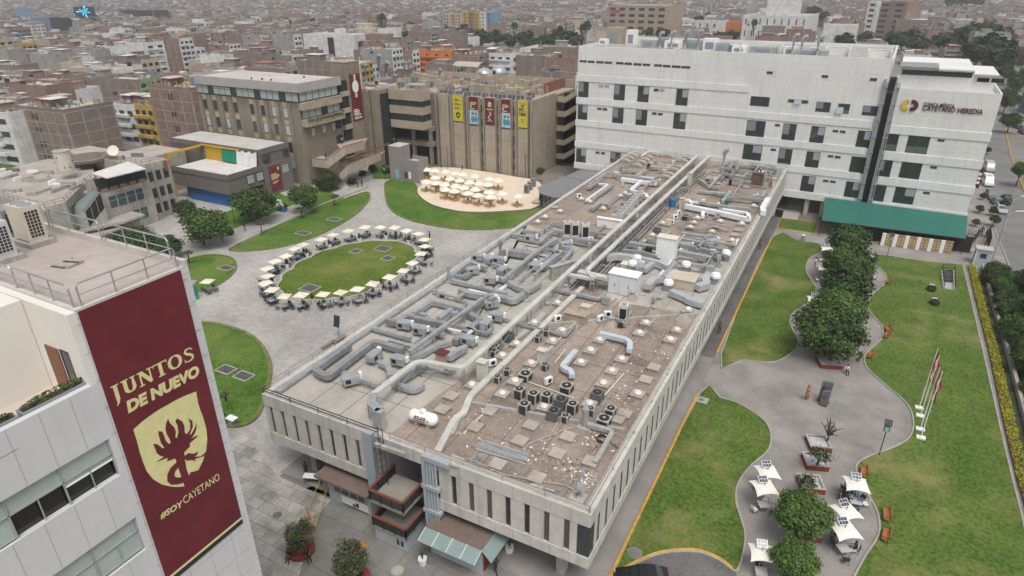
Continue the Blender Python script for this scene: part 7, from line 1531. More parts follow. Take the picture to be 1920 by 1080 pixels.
# cafe terrace
tpoly=smooth_poly(GP([(774,332),(784,341),(793,347),(783,357),(787,370),(810,386),(843,395),(880,400),(950,398),(1012,388),(1012,345),(965,334),(900,323),(850,317),(800,318)]),3)
b=MB().m(mat('grey_retaining_wall',(.19,.185,.17),.9,.15,.6));b.prism(tpoly,0,.36);b.m(TERR);b.prism([((p.x-cen.x)*.0+p.x,p.y)for p in tpoly],.36,.40);structure(b.build('cafe_terrace'))
rc=[(800,317),(815,319),(835,321),(852,324),(868,326),(890,329),(917,334),(934,337),(816,332),(844,334),(862,337),(880,341),(898,343),(915,345),(799,340),(817,342),(834,345),(854,348),(870,351),(891,354),(917,359),(942,362),(835,354),(852,357),(877,361),(896,365),(919,368),(971,367)]
rows=['rear','rear','rear','rear','rear','rear','rear','rear']+['second']*6+['third']*8+['front']*6;cnt={}
for i,px in enumerate(rc):
 u=G(px[0],px[1],2.7);u.z=.4;rw=rows[i];cnt[rw]=cnt.get(rw,0)+1;lab='%s from the left in the %s row'%((ordw(cnt[rw]-1).strip()or 'first'),rw)
 put(URD,(u.x,u.y,.4),rnd.uniform(0,.5),'round white umbrella on the cafe terrace, '+lab,None)
 put(PTY,(u.x+.15,u.y-.3,.4),0,'yellow wooden table under the round umbrella '+lab,'yellow tables on the cafe terrace')
 for k in range(4):a=k*1.571+.4+rnd.uniform(-.3,.3);rr=rnd.uniform(.65,.9);cx_,cy_=u.x+.15+rr*math.cos(a),u.y-.3+rr*math.sin(a);put_chair(PCY,(cx_,cy_,.4),math.atan2(u.y-.3-cy_,u.x+.15-cx_)-math.pi/2,'yellow chair under the round umbrella '+lab,'yellow chairs, %s row umbrella %d'%(rw,cnt[rw]))
for k,(px,top)in enumerate((((814,352),'black'),((820,354),'grey'),((823,357),'purple'),((818,326),'red'))):person(pp(px,.4),40*k,'sit',top,'black','person in %s sitting on the cafe terrace near its left end'%top)
# glass hut beside the terrace
hut=thing('glass_hut','curved glass pavilion with grey sheet roof beside the long building','pavilion',G(1030,385));q=MB().m(mat('grey_sheet_roof',(.20,.20,.205),.6,.1,.8));P=GP([(1008,352),(1013,363),(1035,370),(1065,371),(1110,345),(1140,322),(1090,318),(1062,330)],3.6);q.prism([(p.x,p.y)for p in P],3.5,3.68);q.build('roof',hut)
q=MB().m(GLASSG);c_=Vector((sum(p.x for p in P)/8,sum(p.y for p in P)/8,0));Q_=[c_+(Vector((p.x,p.y,0))-c_)*.93 for p in P];q.prism([(p.x,p.y)for p in Q_],.05,3.5);q.build('glazing',hut);q=MB().m(DFR)
for k in range(8):
 for t_ in(0,.33,.66):e=Q_[k].lerp(Q_[(k+1)%8],t_);e=c_+(e-c_)*1.01;q.box(e.x-.05,e.y-.05,0,e.x+.05,e.y+.05,3.5)
q.build('mullions',hut);q=MB().m(flat('roof_seam',(.13,.13,.135),.6));
for a_,e_ in(((1062,331),(1112,345)),((1090,320),(1140,324))):q.strip([G(*a_,3.6),G(*e_,3.6)],.12,3.68,3.74)
q.build('roof_seam',hut)
it=[]
for k in range(3):
 p=G(988+k*6,362-k*6,.4);t=thing('vending_cabinet','dark cabinet at the right end of the cafe terrace, %s from the front'%['first','second','third'][k],'cabinet',tuple(p),0,'cabinets at the terrace end');q=MB().m(GREYP);q.box(p.x-.5,p.y-.5,.41,p.x+.5,p.y+.5,2.4);q.build('body',t);q=MB().m(GLASSG);q.box(p.x-.42,p.y-.52,.6,p.x+.42,p.y-.5,2.2);q.build('front',t)
 # ==== garden furniture, awning, street
 # square planters with red timber sides
def planter(px,s,rot,lab,h=.6):
 p=G(*px);t=thing('square_planter',lab,'planter',(p.x,p.y,0),rot,'square red planters in the garden');q=MB().m(REDB);a=s/2
 q.box(-a,-a,0,a,-a+.12,h);q.box(-a,a-.12,0,a,a,h);q.box(-a,-a+.12,0,-a+.12,a-.12,h);q.box(a-.12,-a+.12,0,a,a-.12,h);q.build('side_boards',t)
 q=MB().m(CONC);q.box(-a-.03,-a-.03,h,a+.03,-a+.2,h+.05);q.box(-a-.03,a-.2,h,a+.03,a+.03,h+.05);q.box(-a-.03,-a+.2,h,-a+.2,a-.2,h+.05);q.box(a-.2,-a+.2,h,a+.03,a-.2,h+.05);q.build('rim',t)
 q=MB().m(mat('white_gravel',(.42,.43,.43),.95,.25,4));q.box(-a+.12,-a+.12,0,a-.12,a-.12,h-.12);q.build('gravel',t);return t
for px,s,lab in(((1533,836),2.1,'square red planter holding the bare crooked tree'),((1527,870),2.1,'square red planter holding the sparse olive tree'),((1519,912),2.1,'square red planter holding the thin sapling'),((1512,1000),2.0,'square red planter under the round bright tree'),((1497,1078),2.0,'square red planter at the lower picture edge'),((1553,682),2.6,'square red planter under the largest garden tree')):planter(px,s,R(45-28+3),lab)
# benches
def bench(px,rot,lab):
 p=G(*px);t=thing('park_bench',lab,'bench',(p.x,p.y,0),rot,'orange wooden garden benches');q=MB().m(WOODR)
 for k in range(4):q.box(-.8,-.22+k*.12,.42,.8,-.12+k*.12,.46)
 q.build('seat',t);q=MB().m(WOODR)
 for k in range(3):q.box(-.8,.28+k*.03,.55+k*.13,.8,.31+k*.03,.65+k*.13)
 q.build('backrest',t)
 for x in(-.7,.7):q=MB().m(BLACK);q.tube([(x,-.22,0),(x,-.2,.4),(x,.25,.4),(x,.36,.9)],.03,5);q.tube([(x,.3,0),(x,.25,.4)],.03,5);q.tube([(x,-.24,.62),(x,.3,.64)],.03,5);q.build('leg',t)
for px,r_,lab in(((1617,890),R(-88),'orange bench beside the topmost solar umbrella'),((1659,970),R(-86),'upper of two orange benches at the lower lawn edge'),((1658,1008),R(-96),'lower of two orange benches at the lower lawn edge'),((1663,622),R(-76),'upper of two orange benches right of the tree row'),((1661,632),R(-100),'lower of two orange benches right of the tree row'),((1631,670),R(-100),'orange bench right of the largest tree'),((1664,531),R(-95),'orange bench at the path bulge near the awning')):bench(px,r_,lab)
# solar umbrellas with table and chairs
SOL=flat('solar_cell',(.02,.03,.05),.2,spec=.8)
def solar(px,rot,lab,rr=1.15,chairs=2,seed=0):
 u=G(px[0],px[1],2.35);t=thing('solar_umbrella',lab,'umbrella',(u.x,u.y,0),rot,'white square umbrellas carrying solar panels');rr*=.9;q=MB().m(mat('white_sail',(.72,.69,.63),.8,.04,1));n=6;vs=[]
 for i in range(n+1):
  for j in range(n+1):
   x,y=(i/n*2-1),(j/n*2-1);pull=1-.13*(1-x*x if abs(y)>.99 else 0)-.13*(1-y*y if abs(x)>.99 else 0);vs.append((x*rr*(1-.13*(1-y*y)*abs(x)),y*rr*(1-.13*(1-x*x)*abs(y)),2.55-.28*(x*x+y*y)/2*1.2))
 q.add(vs,[(i*(n+1)+j,(i+1)*(n+1)+j,(i+1)*(n+1)+j+1,i*(n+1)+j+1)for i in range(n)for j in range(n)]);q.add([(x,y,z-.02)for x,y,z in vs],[(i*(n+1)+j+1,(i+1)*(n+1)+j+1,(i+1)*(n+1)+j,i*(n+1)+j)for i in range(n)for j in range(n)]);q.build('canopy',t,smooth=True)
 q=MB().m(GREYP);q.tube([(0,0,0),(0,0,2.95)],.04,6);q.build('pole',t)
 q=MB().m(WHITEM);q.add([(-.42,.15,2.72),(.42,.15,2.72),(.42,.72,3.05),(-.42,.72,3.05),(-.42,.15,2.68),(.42,.15,2.68),(.42,.72,3.01),(-.42,.72,3.01)],[(0,1,2,3),(7,6,5,4),(0,4,5,1),(1,5,6,2),(2,6,7,3),(3,7,4,0)]);q.m(SOL)
 for i in range(3):
  for j in range(2):q.add([(-.38+i*.26,.19+j*.27,2.748+j*.156),(-.14+i*.26,.19+j*.27,2.748+j*.156),(-.14+i*.26,.43+j*.27,2.887+j*.156),(-.38+i*.26,.43+j*.27,2.887+j*.156)],[(0,1,2,3)])
 q.build('solar_panel',t);c=Vector((u.x+.25,u.y-.35,0));put(PTW,(c.x,c.y,0),rot,'grey topped table under the '+lab.replace('white square umbrella with solar panel','solar umbrella'),'garden tables')
 for k in range(chairs):a=seed+k*1.9;e=(c.x+.95*math.cos(a),c.y+.95*math.sin(a));put_chair(PCW if(k+seed)%2==0 else PCB,(e[0],e[1],0),math.atan2(c.y-e[1],c.x-e[0])-math.pi/2,('white' if(k+seed)%2==0 else 'dark')+' chair at the '+lab.replace('white square umbrella with solar panel','solar umbrella'),'garden chairs, '+lab[-22:])
 return c
A_='white square umbrella with solar panel '
solar((1439,884),.5,A_+'at the left path edge, upper of two',1.1,2,3);solar((1433,913),.55,A_+'at the left path edge, lower of two',1.15,3,4);solar((1429,1036),.3,A_+'left of the lowest round tree',1.1,2,0);c1_=solar((1606,907),.25,A_+'beside the topmost right bench',1.15,4,1);solar((1587,958),.7,A_+'in the middle of three at the right',1.15,2,2);c2_=solar((1584,993),.6,A_+'lowest of three at the right',1.2,3,5)
for px,lab in(((1551,466),'at the upper left of the tree row'),((1553,488),'second at the left of the tree row'),((1546,502),'third at the left of the tree row'),((1631,482),'at the upper right of the tree row'),((1630,494),'second at the right of the tree row'),((1527,560),'half hidden left of the bright tree')):solar(px,.2,A_+lab,1.1,2,len(lab))
for px,top,lg,deg in(((1581,922),'beige','black',300),((1577,938),'black','black',330),((1591,930),'light blue','jeans',250),((1603,925),'white','jeans',200),((1592,943),'light blue','black',350),((1611,950),'purple','black',60),((1603,1036),'black','black',90)):
 p=G(*px);person((p.x,p.y,0),deg,'sit',top,lg,'person in %s sitting %s'%(top,'alone at the lowest right solar umbrella' if px[1]>1000 else 'at the topmost right solar umbrella, %s'%{1581:'far left',1577:'near left',1591:'middle back',1603:'right back',1592:'middle front',1611:'near right'}[px[0]]),.97)
 put_chair(PCW if top in('white','purple')else PCB,(p.x,p.y-.02,0),R(deg),'chair carrying the seated person in %s at the right solar umbrellas'%top,'occupied garden chairs')
 # sculptures
p=G(1512,751);t=thing('wood_sculpture','slim brown carved figure sculpture on the garden path','sculpture',(p.x,p.y,0));q=MB().m(mat('terracotta_carving',(.30,.16,.10),.8,.2,3));q.lathe((p.x,p.y,0),[(.32,0),(.3,.12),(.22,.14),(.26,.9),(.18,1.3),(.24,1.55),(.2,1.7),(.12,1.8),(.17,1.95),(.17,2.1),(.09,2.22),(.01,2.26)],10);q.build('figure',t);q=MB().m(CONC);q.box(p.x-.38,p.y-.38,0,p.x+.38,p.y+.38,.11);q.build('base',t)
p=G(1541,757);t=thing('stone_monument','dark grey upright stone monument with a plaque and red base','monument',(p.x,p.y,0),R(-15));MG=mat('monument_grey',(.13,.14,.15),.5,.1,1.5)
q=MB().m(MG);q.add([(-.62,.25,.18),(.5,.25,.18),(.5,.6,.18),(-.62,.6,.18),(-.5,.25,2.7),(.62,.25,2.9),(.62,.6,2.9),(-.5,.6,2.7)],[(4,5,6,7),(0,1,5,4),(1,2,6,5),(2,3,7,6),(3,0,4,7)]);q.build('rear_slab',t)
q=MB().m(MG);q.add([(-.15,-.45,.18),(.5,-.45,.18),(.5,-.05,.18),(-.15,-.05,.18),(-.1,-.45,1.9),(.62,-.45,2.1),(.62,-.05,2.1),(-.1,-.05,1.9)],[(4,5,6,7),(0,1,5,4),(1,2,6,5),(2,3,7,6),(3,0,4,7)]);q.box(.1,-.05,.6,.4,.25,1.7);q.build('front_slab',t)
q=MB().m(mat('monument_base',(.18,.05,.035),.7,.1,2));q.box(-.7,.2,0,.6,.65,.178);q.box(-.2,-.5,0,.6,.2,.178);q.build('base',t);q=MB().m(TRUNK);q.box(.05,-.47,1.0,.4,-.452,1.35);q.build('plaque',t);q=MB().m(BLACK);q.lathe((-.1,.1,2.0),[(.05,-.3),(.2,-.15),(.18,.1),(.1,.2),(.01,.24)],10);q.build('bust',t)
# flagpoles
FR=mat('red_flag_cloth',(.36,.012,.018),.8,.1,2);FW=mat('white_flag_cloth',(.66,.66,.68),.8,.04,2)
def flagpole(px,h,lab,flag):
 p=G(*px);t=thing('flagpole',lab,'flagpole',(p.x,p.y,0),0,'white flagpoles on the right lawn');q=MB().m(WHITE);q.tube([(p.x,p.y,.2),(p.x,p.y,h)],.055,8,.03);q.build('pole',t);q=MB().m(WHITE);q.box(p.x-.42,p.y-.3,.05,p.x+.42,p.y+.3,.22);q.build('base',t);q=MB().m(STEEL);q.lathe((p.x,p.y,h),[(.05,0),(.07,.05),(.01,.12)],8);q.build('finial',t)
 if flag:
  f=thing('flag','limp red and white flag hanging on the %s'%flag,'flag',(p.x,p.y,h-3),0,'red and white flags');n=14
  for a,m_ in((0,FR),(1,FW),(2,FR)):
   q=MB().m(m_);vs=[]
   for i in range(n+1):
    t_=i/n
    for j in range(4):u_=(a+j/3)/3;vs.append((p.x+.06+u_*.55*(1-.45*t_)+.06*math.sin(t_*9+u_*7),p.y-.05+.16*math.sin(u_*14+t_*5),h-.3-t_*2.7-u_*1.5))
   q.add(vs,[(i*4+j,i*4+j+1,i*4+j+5,i*4+j+4)for i in range(n)for j in range(3)]);q.build(('hoist_panel','middle_panel','fly_panel')[a],f,smooth=True)
for px,h,lab,fl_n in(((1723,766),7.8,'white flagpole farthest from the camera','farthest pole'),((1725,781),7.8,'second farthest white flagpole',None),((1725,806),7.8,'white flagpole second from the near end','pole second from the near end'),((1726,822),8.3,'white flagpole nearest the camera',None)):flagpole(px,h,lab,fl_n)
# lamps with green sign
GRN=flat('green_sign',(.02,.22,.13),.5)
def lamp(px,h,lab,sol=True):
 p=G(*px);t=thing('solar_lamp',lab,'street lamp',(p.x,p.y,0),0,'dark lamp posts with green signs');q=MB().m(BLACK);q.tube([(p.x,p.y,0),(p.x,p.y,h)],.05,6);q.build('post',t);q=MB().m(GRN);q.box(p.x-.28,p.y-.05,h-.9,p.x+.28,p.y+.05,h-.2);sgo=q.build('sign',t);q=MB().m(WHITE);q.box(p.x-.18,p.y-.06,h-.8,p.x+.18,p.y-.051,h-.72);q.box(p.x-.14,p.y-.06,h-.62,p.x-.02,p.y-.051,h-.3);q.box(p.x+.03,p.y-.06,h-.62,p.x+.15,p.y-.051,h-.3);q.build('symbol',sgo);q=MB().m(BLACK);q.add([(p.x-.35,p.y-.3,h+.05),(p.x+.35,p.y-.3,h+.05),(p.x+.35,p.y+.3,h+.4),(p.x-.35,p.y+.3,h+.4),(p.x-.35,p.y-.3,h),(p.x+.35,p.y-.3,h),(p.x+.35,p.y+.3,h+.35),(p.x-.35,p.y+.3,h+.35)],[(0,1,2,3),(7,6,5,4),(0,4,5,1),(1,5,6,2),(2,6,7,3),(3,7,4,0)]);q.build('solar_panel',t)
for px,h,lab in(((1648,854),3.9,'lamp post with green sign at the path left of the flagpoles'),((1663,481),3.9,'lamp post with green sign in front of the awning wall'),((441,421),4.2,'lamp post with green sign under the left plaza trees'),((722,338),3.4,'lamp post with green sign beside the grey lift box')):lamp(px,h,lab)
# green totem and its umbrella
p=G(369,560);t=thing('charging_totem','green totem with a tilted solar panel at the small round lawn','totem',(p.x,p.y,0));q=MB().m(flat('teal_totem',(.01,.20,.17),.5));q.box(p.x-.3,p.y-.2,.1,p.x+.3,p.y+.2,1.9);q.build('body',t);q=MB().m(flat('green_totem_base',(.03,.32,.12),.5));q.cyl((p.x,p.y,0),.5,.1,12);q.box(p.x-.32,p.y-.22,.1,p.x+.32,p.y+.22,.5);q.build('base',t);q=MB().m(GREYP);q.tube([(p.x,p.y,1.9),(p.x,p.y,2.6)],.05,6);q.add([(p.x-.5,p.y-.4,2.6),(p.x+.5,p.y-.4,2.6),(p.x+.5,p.y+.4,3.0),(p.x-.5,p.y+.4,3.0)],[(0,1,2,3)]);q.build('solar_panel',t)
put(USQ,tuple(Vector((G(388,525,2.4).x,G(388,525,2.4).y,0))),.3,'cream square umbrella beside the green totem',None);c=G(395,548)
put(PTB,(c.x,c.y,0),0,'table beside the green totem',None)
for k in range(4):a=k*1.57+.5;put_chair(PCB,(c.x+.95*math.cos(a),c.y+.95*math.sin(a),0),a+math.pi/2,'dark chair at the table beside the green totem','chairs beside the green totem')
p=G(437,797);t=thing('sink_stand','white topped sink stand in the half round lawn beside a person','sink',(p.x,p.y,0));q=MB().m(GREYP);q.box(p.x-.3,p.y-.3,0,p.x+.3,p.y+.3,.9);q.build('cabinet',t);q=MB().m(WHITEM);q.box(p.x-.6,p.y-.4,.9,p.x+.6,p.y+.4,1.0);q.tube([(p.x,p.y+.2,1),(p.x,p.y+.2,1.3),(p.x,p.y,1.3)],.03,6);q.build('basin',t)
p=G(459,432)
# solar info board and bench beside the long building
p=G(636,632);t=thing('solar_board','tilted solar panel on a post beside the long building','solar panel',(p.x,p.y,0));q=MB().m(SOL);q.add([(p.x-.5,p.y-.3,1.7),(p.x+.5,p.y-.3,1.7),(p.x+.5,p.y+.1,3.3),(p.x-.5,p.y+.1,3.3),(p.x-.5,p.y-.25,1.68),(p.x+.5,p.y-.25,1.68),(p.x+.5,p.y+.15,3.28),(p.x-.5,p.y+.15,3.28)],[(0,1,2,3),(7,6,5,4),(0,4,5,1),(1,5,6,2),(2,6,7,3),(3,7,4,0)]);q.build('panel',t);q=MB().m(GREYP);q.tube([(p.x,p.y,0),(p.x,p.y,2.4)],.06,6);q.build('post',t)
for px,lab in(((616,650),'lower grey plank bench beside the solar panel'),((637,640),'upper grey plank bench beside the solar panel')):
 p=G(*px);t=thing('plank_bench',lab,'bench',(p.x,p.y,0),R(-62)+R(62)+R(90));q=MB().m(mat('grey_timber',(.22,.18,.14),.9,.2,3));q.box(-1.2,-.25,.4,1.2,.25,.46);q.build('seat',t);q=MB().m(CONC);q.box(-1.0,-.2,0,-.8,.2,.4);q.box(.8,-.2,0,1.0,.2,.4);q.build('support',t)
 # front yard: round red benches, counter, barrier tape, signs
def round_bench(px,lab):
 p=G(*px);t=thing('round_bench',lab,'bench',(p.x,p.y,0),0,'round red benches in the front yard');n=12
 for nm,r0,r1,z0,z1,m_ in(('seat',.72,1.2,.38,.46,REDB),('plinth',.78,1.1,0,.38,REDB),('backrest',.64,.74,.3,.9,REDB)):
  q=MB().m(m_);a0,a1=R(-200),R(95);vs=[]
  for i in range(n+1):a=a0+(a1-a0)*i/n;vs+=[(p.x+r*math.cos(a),p.y+r*math.sin(a),z)for r,z in((r0,z0),(r1,z0),(r1,z1),(r0,z1))]
  q.add(vs,[(i*4+j,i*4+(j+1)%4,i*4+4+(j+1)%4,i*4+4+j)for i in range(n)for j in range(4)]+[(3,2,1,0),tuple(n*4+j for j in range(4))]);q.build(nm,t)
 q=MB().m(SOIL);q.cyl((p.x,p.y,0),.6,.4,14);q.build('soil_bed',t);return p
rp=round_bench((565,1035),'round red bench around the left olive tree');round_bench((668,1090),'round red bench around the olive tree at the lower edge')
person((rp.x-.2,rp.y-1.0,0),190,'sit','black','black','person in black sitting at the front of the round red bench');person((rp.x+1.0,rp.y-.35,0),250,'sit_lean','black','black','person in black with crossed legs at the right of the round red bench')
p=G(588,905);t=thing('service_counter','white counter table with a small box under the building corner','table',(p.x,p.y,0),R(20));q=MB().m(WHITEM);q.box(-.9,-.35,.8,.9,.35,.87);q.build('tabletop',t)
for x in(-.8,.8):q=MB().m(GREYP);q.box(x-.03,-.3,0,x+.03,.3,.8);q.build('leg',t)
t=thing('small_box','small red and white box standing on the white counter','box',(p.x+.5,p.y+.2,.87));q=MB().m(WHITE);q.box(p.x+.3,p.y+.05,.87,p.x+.7,p.y+.35,1.1);q.build('carton',t);q=MB().m(MRN);q.box(p.x+.29,p.y+.04,.9,p.x+.71,p.y+.36,.97);q.build('stripe',t)
TAPE=flat('barrier_tape_yellow',(.55,.42,.03),.5);OR=flat('orange_plastic',(.60,.22,.02),.5)
for k,(a,e)in enumerate((((611,890),(578,968)),((623,900),(592,1000)))):
 A,B_=G(*a),G(*e);t=thing('barrier_tape',('left','right')[k]+' yellow barrier tape stretched across the front yard','tape',(A.x,A.y,0),0,'barrier tapes');q=MB().m(TAPE);q.add([A+Vector((0,0,.85)),B_+Vector((0,0,.8)),B_+Vector((.16,.0,.95)),A+Vector((.16,.0,1.0))],[(0,1,2,3)]);q.build('tape',t)
 q=MB().m(OR)
 q.cyl((A.x,A.y,0),.06,1.1,6);q.build('post',t);q=MB().m(OR);q.cyl((B_.x,B_.y,0),.06,1.1,6);q.build('post',t)
for px,lab in(((580,972),'orange cone beside the left olive tree'),((681,1023),'orange cone behind the olive tree at the lower edge'),((664,898),'orange cone in the shade of the slab')):
 p=G(*px);t=thing('traffic_cone',lab,'traffic cone',(p.x,p.y,0),0,'orange cones');q=MB().m(OR);q.lathe((p.x,p.y,.04),[(.2,0),(.05,.6),(.01,.62)],10);q.build('cone',t);q=MB().m(OR);q.box(p.x-.25,p.y-.25,0,p.x+.25,p.y+.25,.04);q.build('base',t)
it=[]
for px,h in(((793,1058),1.3),((955,1035),1.0),((1100,1055),.9)):
 p=G(*px);t=thing('pot_plant',{793:'white square pot with tall spiky plant beside the pipes',955:'white pot with a leafy plant at the kiosk corner',1100:'small pot plant under the building front'}[px[0]],'potted plant',(p.x,p.y,0));q=MB().m(WHITE);q.lathe((p.x,p.y,0),[(.3,0),(.42,.7),(.36,.7),(.01,.6)],6);q.build('pot',t);q=MB();g_=random.Random(px[0])
 for k in range(22):a=g_.uniform(0,6.28);e=g_.uniform(.1,.35);q.m(LEAF_M);q.add([(p.x+.05*math.cos(a+1.5),p.y+.05*math.sin(a+1.5),.65),(p.x-.05*math.cos(a+1.5),p.y-.05*math.sin(a+1.5),.65),(p.x+e*math.cos(a),p.y+e*math.sin(a),.7+h*g_.uniform(.5,.9))],[(0,1,2)])
 q.build('foliage',t)
for px,r_,lab in(((520,966),.42,'round dark manhole cover in the slabbed yard'),((745,1070),.5,'round pale manhole cover near the stair base'),((1190,1038),.6,'round dark manhole cover in the lower garden lawn'),((593,969),.3,'small round drain cover between the barrier tapes')):
 p=G(*px);z=.08 if px[0]>1100 else.014;t=thing('manhole_cover',lab,'manhole cover',(p.x,p.y,z));q=MB().m(CONCD if px[0]!=745 else KERBM);q.cyl((p.x,p.y,z),r_,.012,18);q.build('lid',t);q=MB().m(KERBM);q.cyl((p.x,p.y,z-.004),r_+.03,.01,18);q.build('rim',t)
 # trash bins near the garden top, sunken stairwell, lawn lamps
p=G(1504,454);t=thing('garden_bin','dark grey bin with white top at the lawn edge below the clinic','bin',(p.x,p.y,0));q=MB().m(GREYP);q.box(p.x-.35,p.y-.3,0,p.x+.35,p.y+.3,1.3);q.build('body',t);q=MB().m(WHITE);q.lathe((p.x,p.y,1.3),[(.3,0),(.3,.1),(.12,.25),(.01,.3)],10);q.build('top',t)
p=G(1455,405);t=thing('wheelie_bins','pair of black and white service carts at the clinic corner','cart',(p.x,p.y,0));q=MB().m(BLACK);q.box(p.x-.2,p.y-.5,.15,p.x+1.2,p.y+.5,1.3);q.build('black_cart',t);q=MB().m(WHITE);q.box(p.x-1.0,p.y-.4,.1,p.x-.3,p.y+.4,1.2);q.build('white_cart',t)
c=[G(1765,508),G(1788,508),G(1789,545),G(1769,542)];t=thing('sunken_stairwell','sunken stairwell with white kerb and dark railing in the right lawn','stairwell',tuple((c[0]+c[2])/2));q=MB().m(KERBM);q.strip([(v.x,v.y)for v in c],.25,.02,.2,closed=True);q.build('kerb',t);q=MB().m(DARK);q.sheet([(v.x,v.y)for v in c],.085);q.m(mat('wet_glass_floor',(.34,.38,.40),.15,.1,1));q.sheet([(v.x,v.y)for v in(c[3].lerp(c[0],.35),c[2].lerp(c[1],.35),c[2],c[3])],.09);q.m(CONCD)  # near-black flat sheet stands in for the shaded depth of the well
for k in range(5):a,e=c[0].lerp(c[3],.1+k*.1),c[1].lerp(c[2],.1+k*.1);q.strip([(a.x,a.y),(e.x,e.y)],.12,.09,.12)
q.build('steps',t);cc=railing([c[3],c[0],c[1],c[2]],1.1,'','',material=BLACK,posts=1.5);cc.build('railing',t)
for px,lab in(((1745,544),'upper'),((1750,570),'lower')):
 p=G(*px);t=thing('lawn_spotlight',lab+' white lawn spotlight in a clipped bush on the right lawn','lamp',(p.x,p.y,.07),0,'lawn spotlights');q=MB().m(WHITE);q.tube([(p.x-.35,p.y,.5),(p.x-.3,p.y,.95),(p.x+.3,p.y,.95),(p.x+.35,p.y,.5)],.07,6);q.build('frame',t);q=MB();leaves(q,(p.x,p.y,.35),(.8,.5,.28),260,.05,.1,[LEAF_M]);q.build('bush',t)
p=G(1340,750);t=thing('stone_slab','pale square slab in the lawn corner','slab',(G(1315,751).x,G(1315,751).y,.08));q=MB().m(KERBM);q.obox((t.location.x,t.location.y,.07),1.5,1.2,.06);q.build('slab',t);q=MB().m(CONCD);q.obox((t.location.x,t.location.y,.131),.5,.4,.01);q.build('handle_recess',t)
# awning, mural wall and gate in front of the clinic
aw=thing('green_awning','long green canvas awning sloping out from the white clinic','awning',G(1680,450));AWM=mat('green_canvas',(.02,.13,.10),.75,.08,.5,scale2=2,var2=.08)
ya=CF_.o.y-.6;a0,a1=onY(1543,386,138.5),onY(1808,432,137.6);b0,b1=G(1537,412,3.1),G(1811,447,3.1)
u0,u1=Vector((a0.x,139.4,4.5)),Vector((a1.x,138.6,4.5));v0,v1=Vector((b0.x+.4,b0.y,3.1)),Vector((b1.x,b1.y,3.1));n=8;q=MB().m(AWM);vs=[]
for i in range(n+1):
 t_=i/n
 for j in range(5):s_=j/4;pnt=u0.lerp(u1,t_).lerp(v0.lerp(v1,t_),s_);vs.append((pnt.x,pnt.y,pnt.z-.18*math.sin(math.pi*s_)*(.6+.4*math.cos(t_*math.pi*8))))
q.add(vs,[(i*5+j,i*5+j+1,i*5+6+j,i*5+5+j)for i in range(n)for j in range(4)]);q.add([(x,y,z-.03)for x,y,z in vs],[(i*5+5+j,i*5+6+j,i*5+j+1,i*5+j)for i in range(n)for j in range(4)]);q.build('canvas',aw)
q=MB().m(BLACK)
for i in range(n+1):e=v0.lerp(v1,i/n);q.tube([(e.x,e.y+.1,0),(e.x,e.y+.1,3.0)],.05,5)
q.tube([v0-Vector((0,0,.1)),v1-Vector((0,0,.1))],.06,5);q.build('frame',aw)
mw=thing('mural_wall','low wall of white and ochre patterned panels under the green awning','wall',G(1720,465));w0,w1=G(1650,459),G(1782,476);MU1=mat('ochre_mural',(.30,.215,.13),.85,.15,1.2);d=(w1-w0);L_=d.length;ang=math.atan2(d.y,d.x);
q=MB()
for k in range(18):
 c=w0+d*((k+.5)/18);q.m(WHITE if k%3==0 else MU1);q.obox((c.x,c.y,0),L_/18-.01,.3,2.3,ang)
 if k%3:
  q.m(GOLD)
  for z in(.6,1.1,1.6):q.obox((c.x-math.sin(-ang)*.0,c.y-.165,z),.18,.03,.16,ang)
q.build('panels',mw)
q=MB().m(DARK);c=w0.lerp(w1,.5);q.obox((c.x,c.y+2.0,.0),L_+6,.1,2.9,ang);q.build('awning_shade_sheet',mw)  # near-black sheet added in place of the shade under the awning
p=G(1535,415);t=thing('garden_steps','dark steps rising at the left end of the green awning','steps',(p.x,p.y,0));q=MB().m(CONCD)
for k in range(6):q.box(p.x+.3,p.y-.4+k*.45,0,p.x+2.8,p.y+.05+k*.45,.18*(k+1))
q.build('treads',t);q=MB().m(mat('tan_cladding',(.33,.25,.16),.8,.1,1));q.box(p.x+3.0,p.y-.4,0,p.x+4.6,p.y,2.2);q.build('side_wall',t)
gt=thing('street_gate','black barred street gate and fence beside the guard booth','gate',G(1835,460));cc=MB().m(BLACK)
for a,e in((G(1808,462),G(1815,440)),(G(1815,440),G(1850,445)),(G(1850,445),G(1852,470)),(G(1840,478),G(1855,440))):
 n=max(2,int((e-a).length/.3))
 for k in range(n+1):z=a.lerp(e,k/n);cc.box(z.x-.025,z.y-.025,0,z.x+.025,z.y+.025,2.5)
 cc.tube([a+Vector((0,0,2.5)),e+Vector((0,0,2.5))],.04,4);cc.tube([a+Vector((0,0,.2)),e+Vector((0,0,.2))],.04,4)
cc.build('bars',gt);q=MB().m(CONC);q.box(G(1800,470).x,G(1800,470).y,0,G(1800,470).x+3.4,G(1800,470).y+1.6,.3);q.build('step',gt)
p=G(1837,494);t=thing('guard_booth','small grey guard booth with pale roof and dark window','booth',(p.x,p.y,0));BTH=mat('booth_grey',(.34,.38,.42),.7,.06,1);q=MB().m(BTH);q.box(p.x-1.1,p.y-.9,0,p.x+1.1,p.y+.9,2.7);q.build('body',t);q=MB().m(ROOFP);q.box(p.x-1.25,p.y-1.05,2.7,p.x+1.25,p.y+1.05,2.9);q.build('roof',t);inst(W_TALL,'window',t,(p.x-.45,p.y-.905,1.3),(.9,1,.8));q=MB().m(WHITE);q.box(p.x-1.12,p.y-.92,0,p.x-1.0,p.y-.89,2.7);q.build('corner_trim',t)
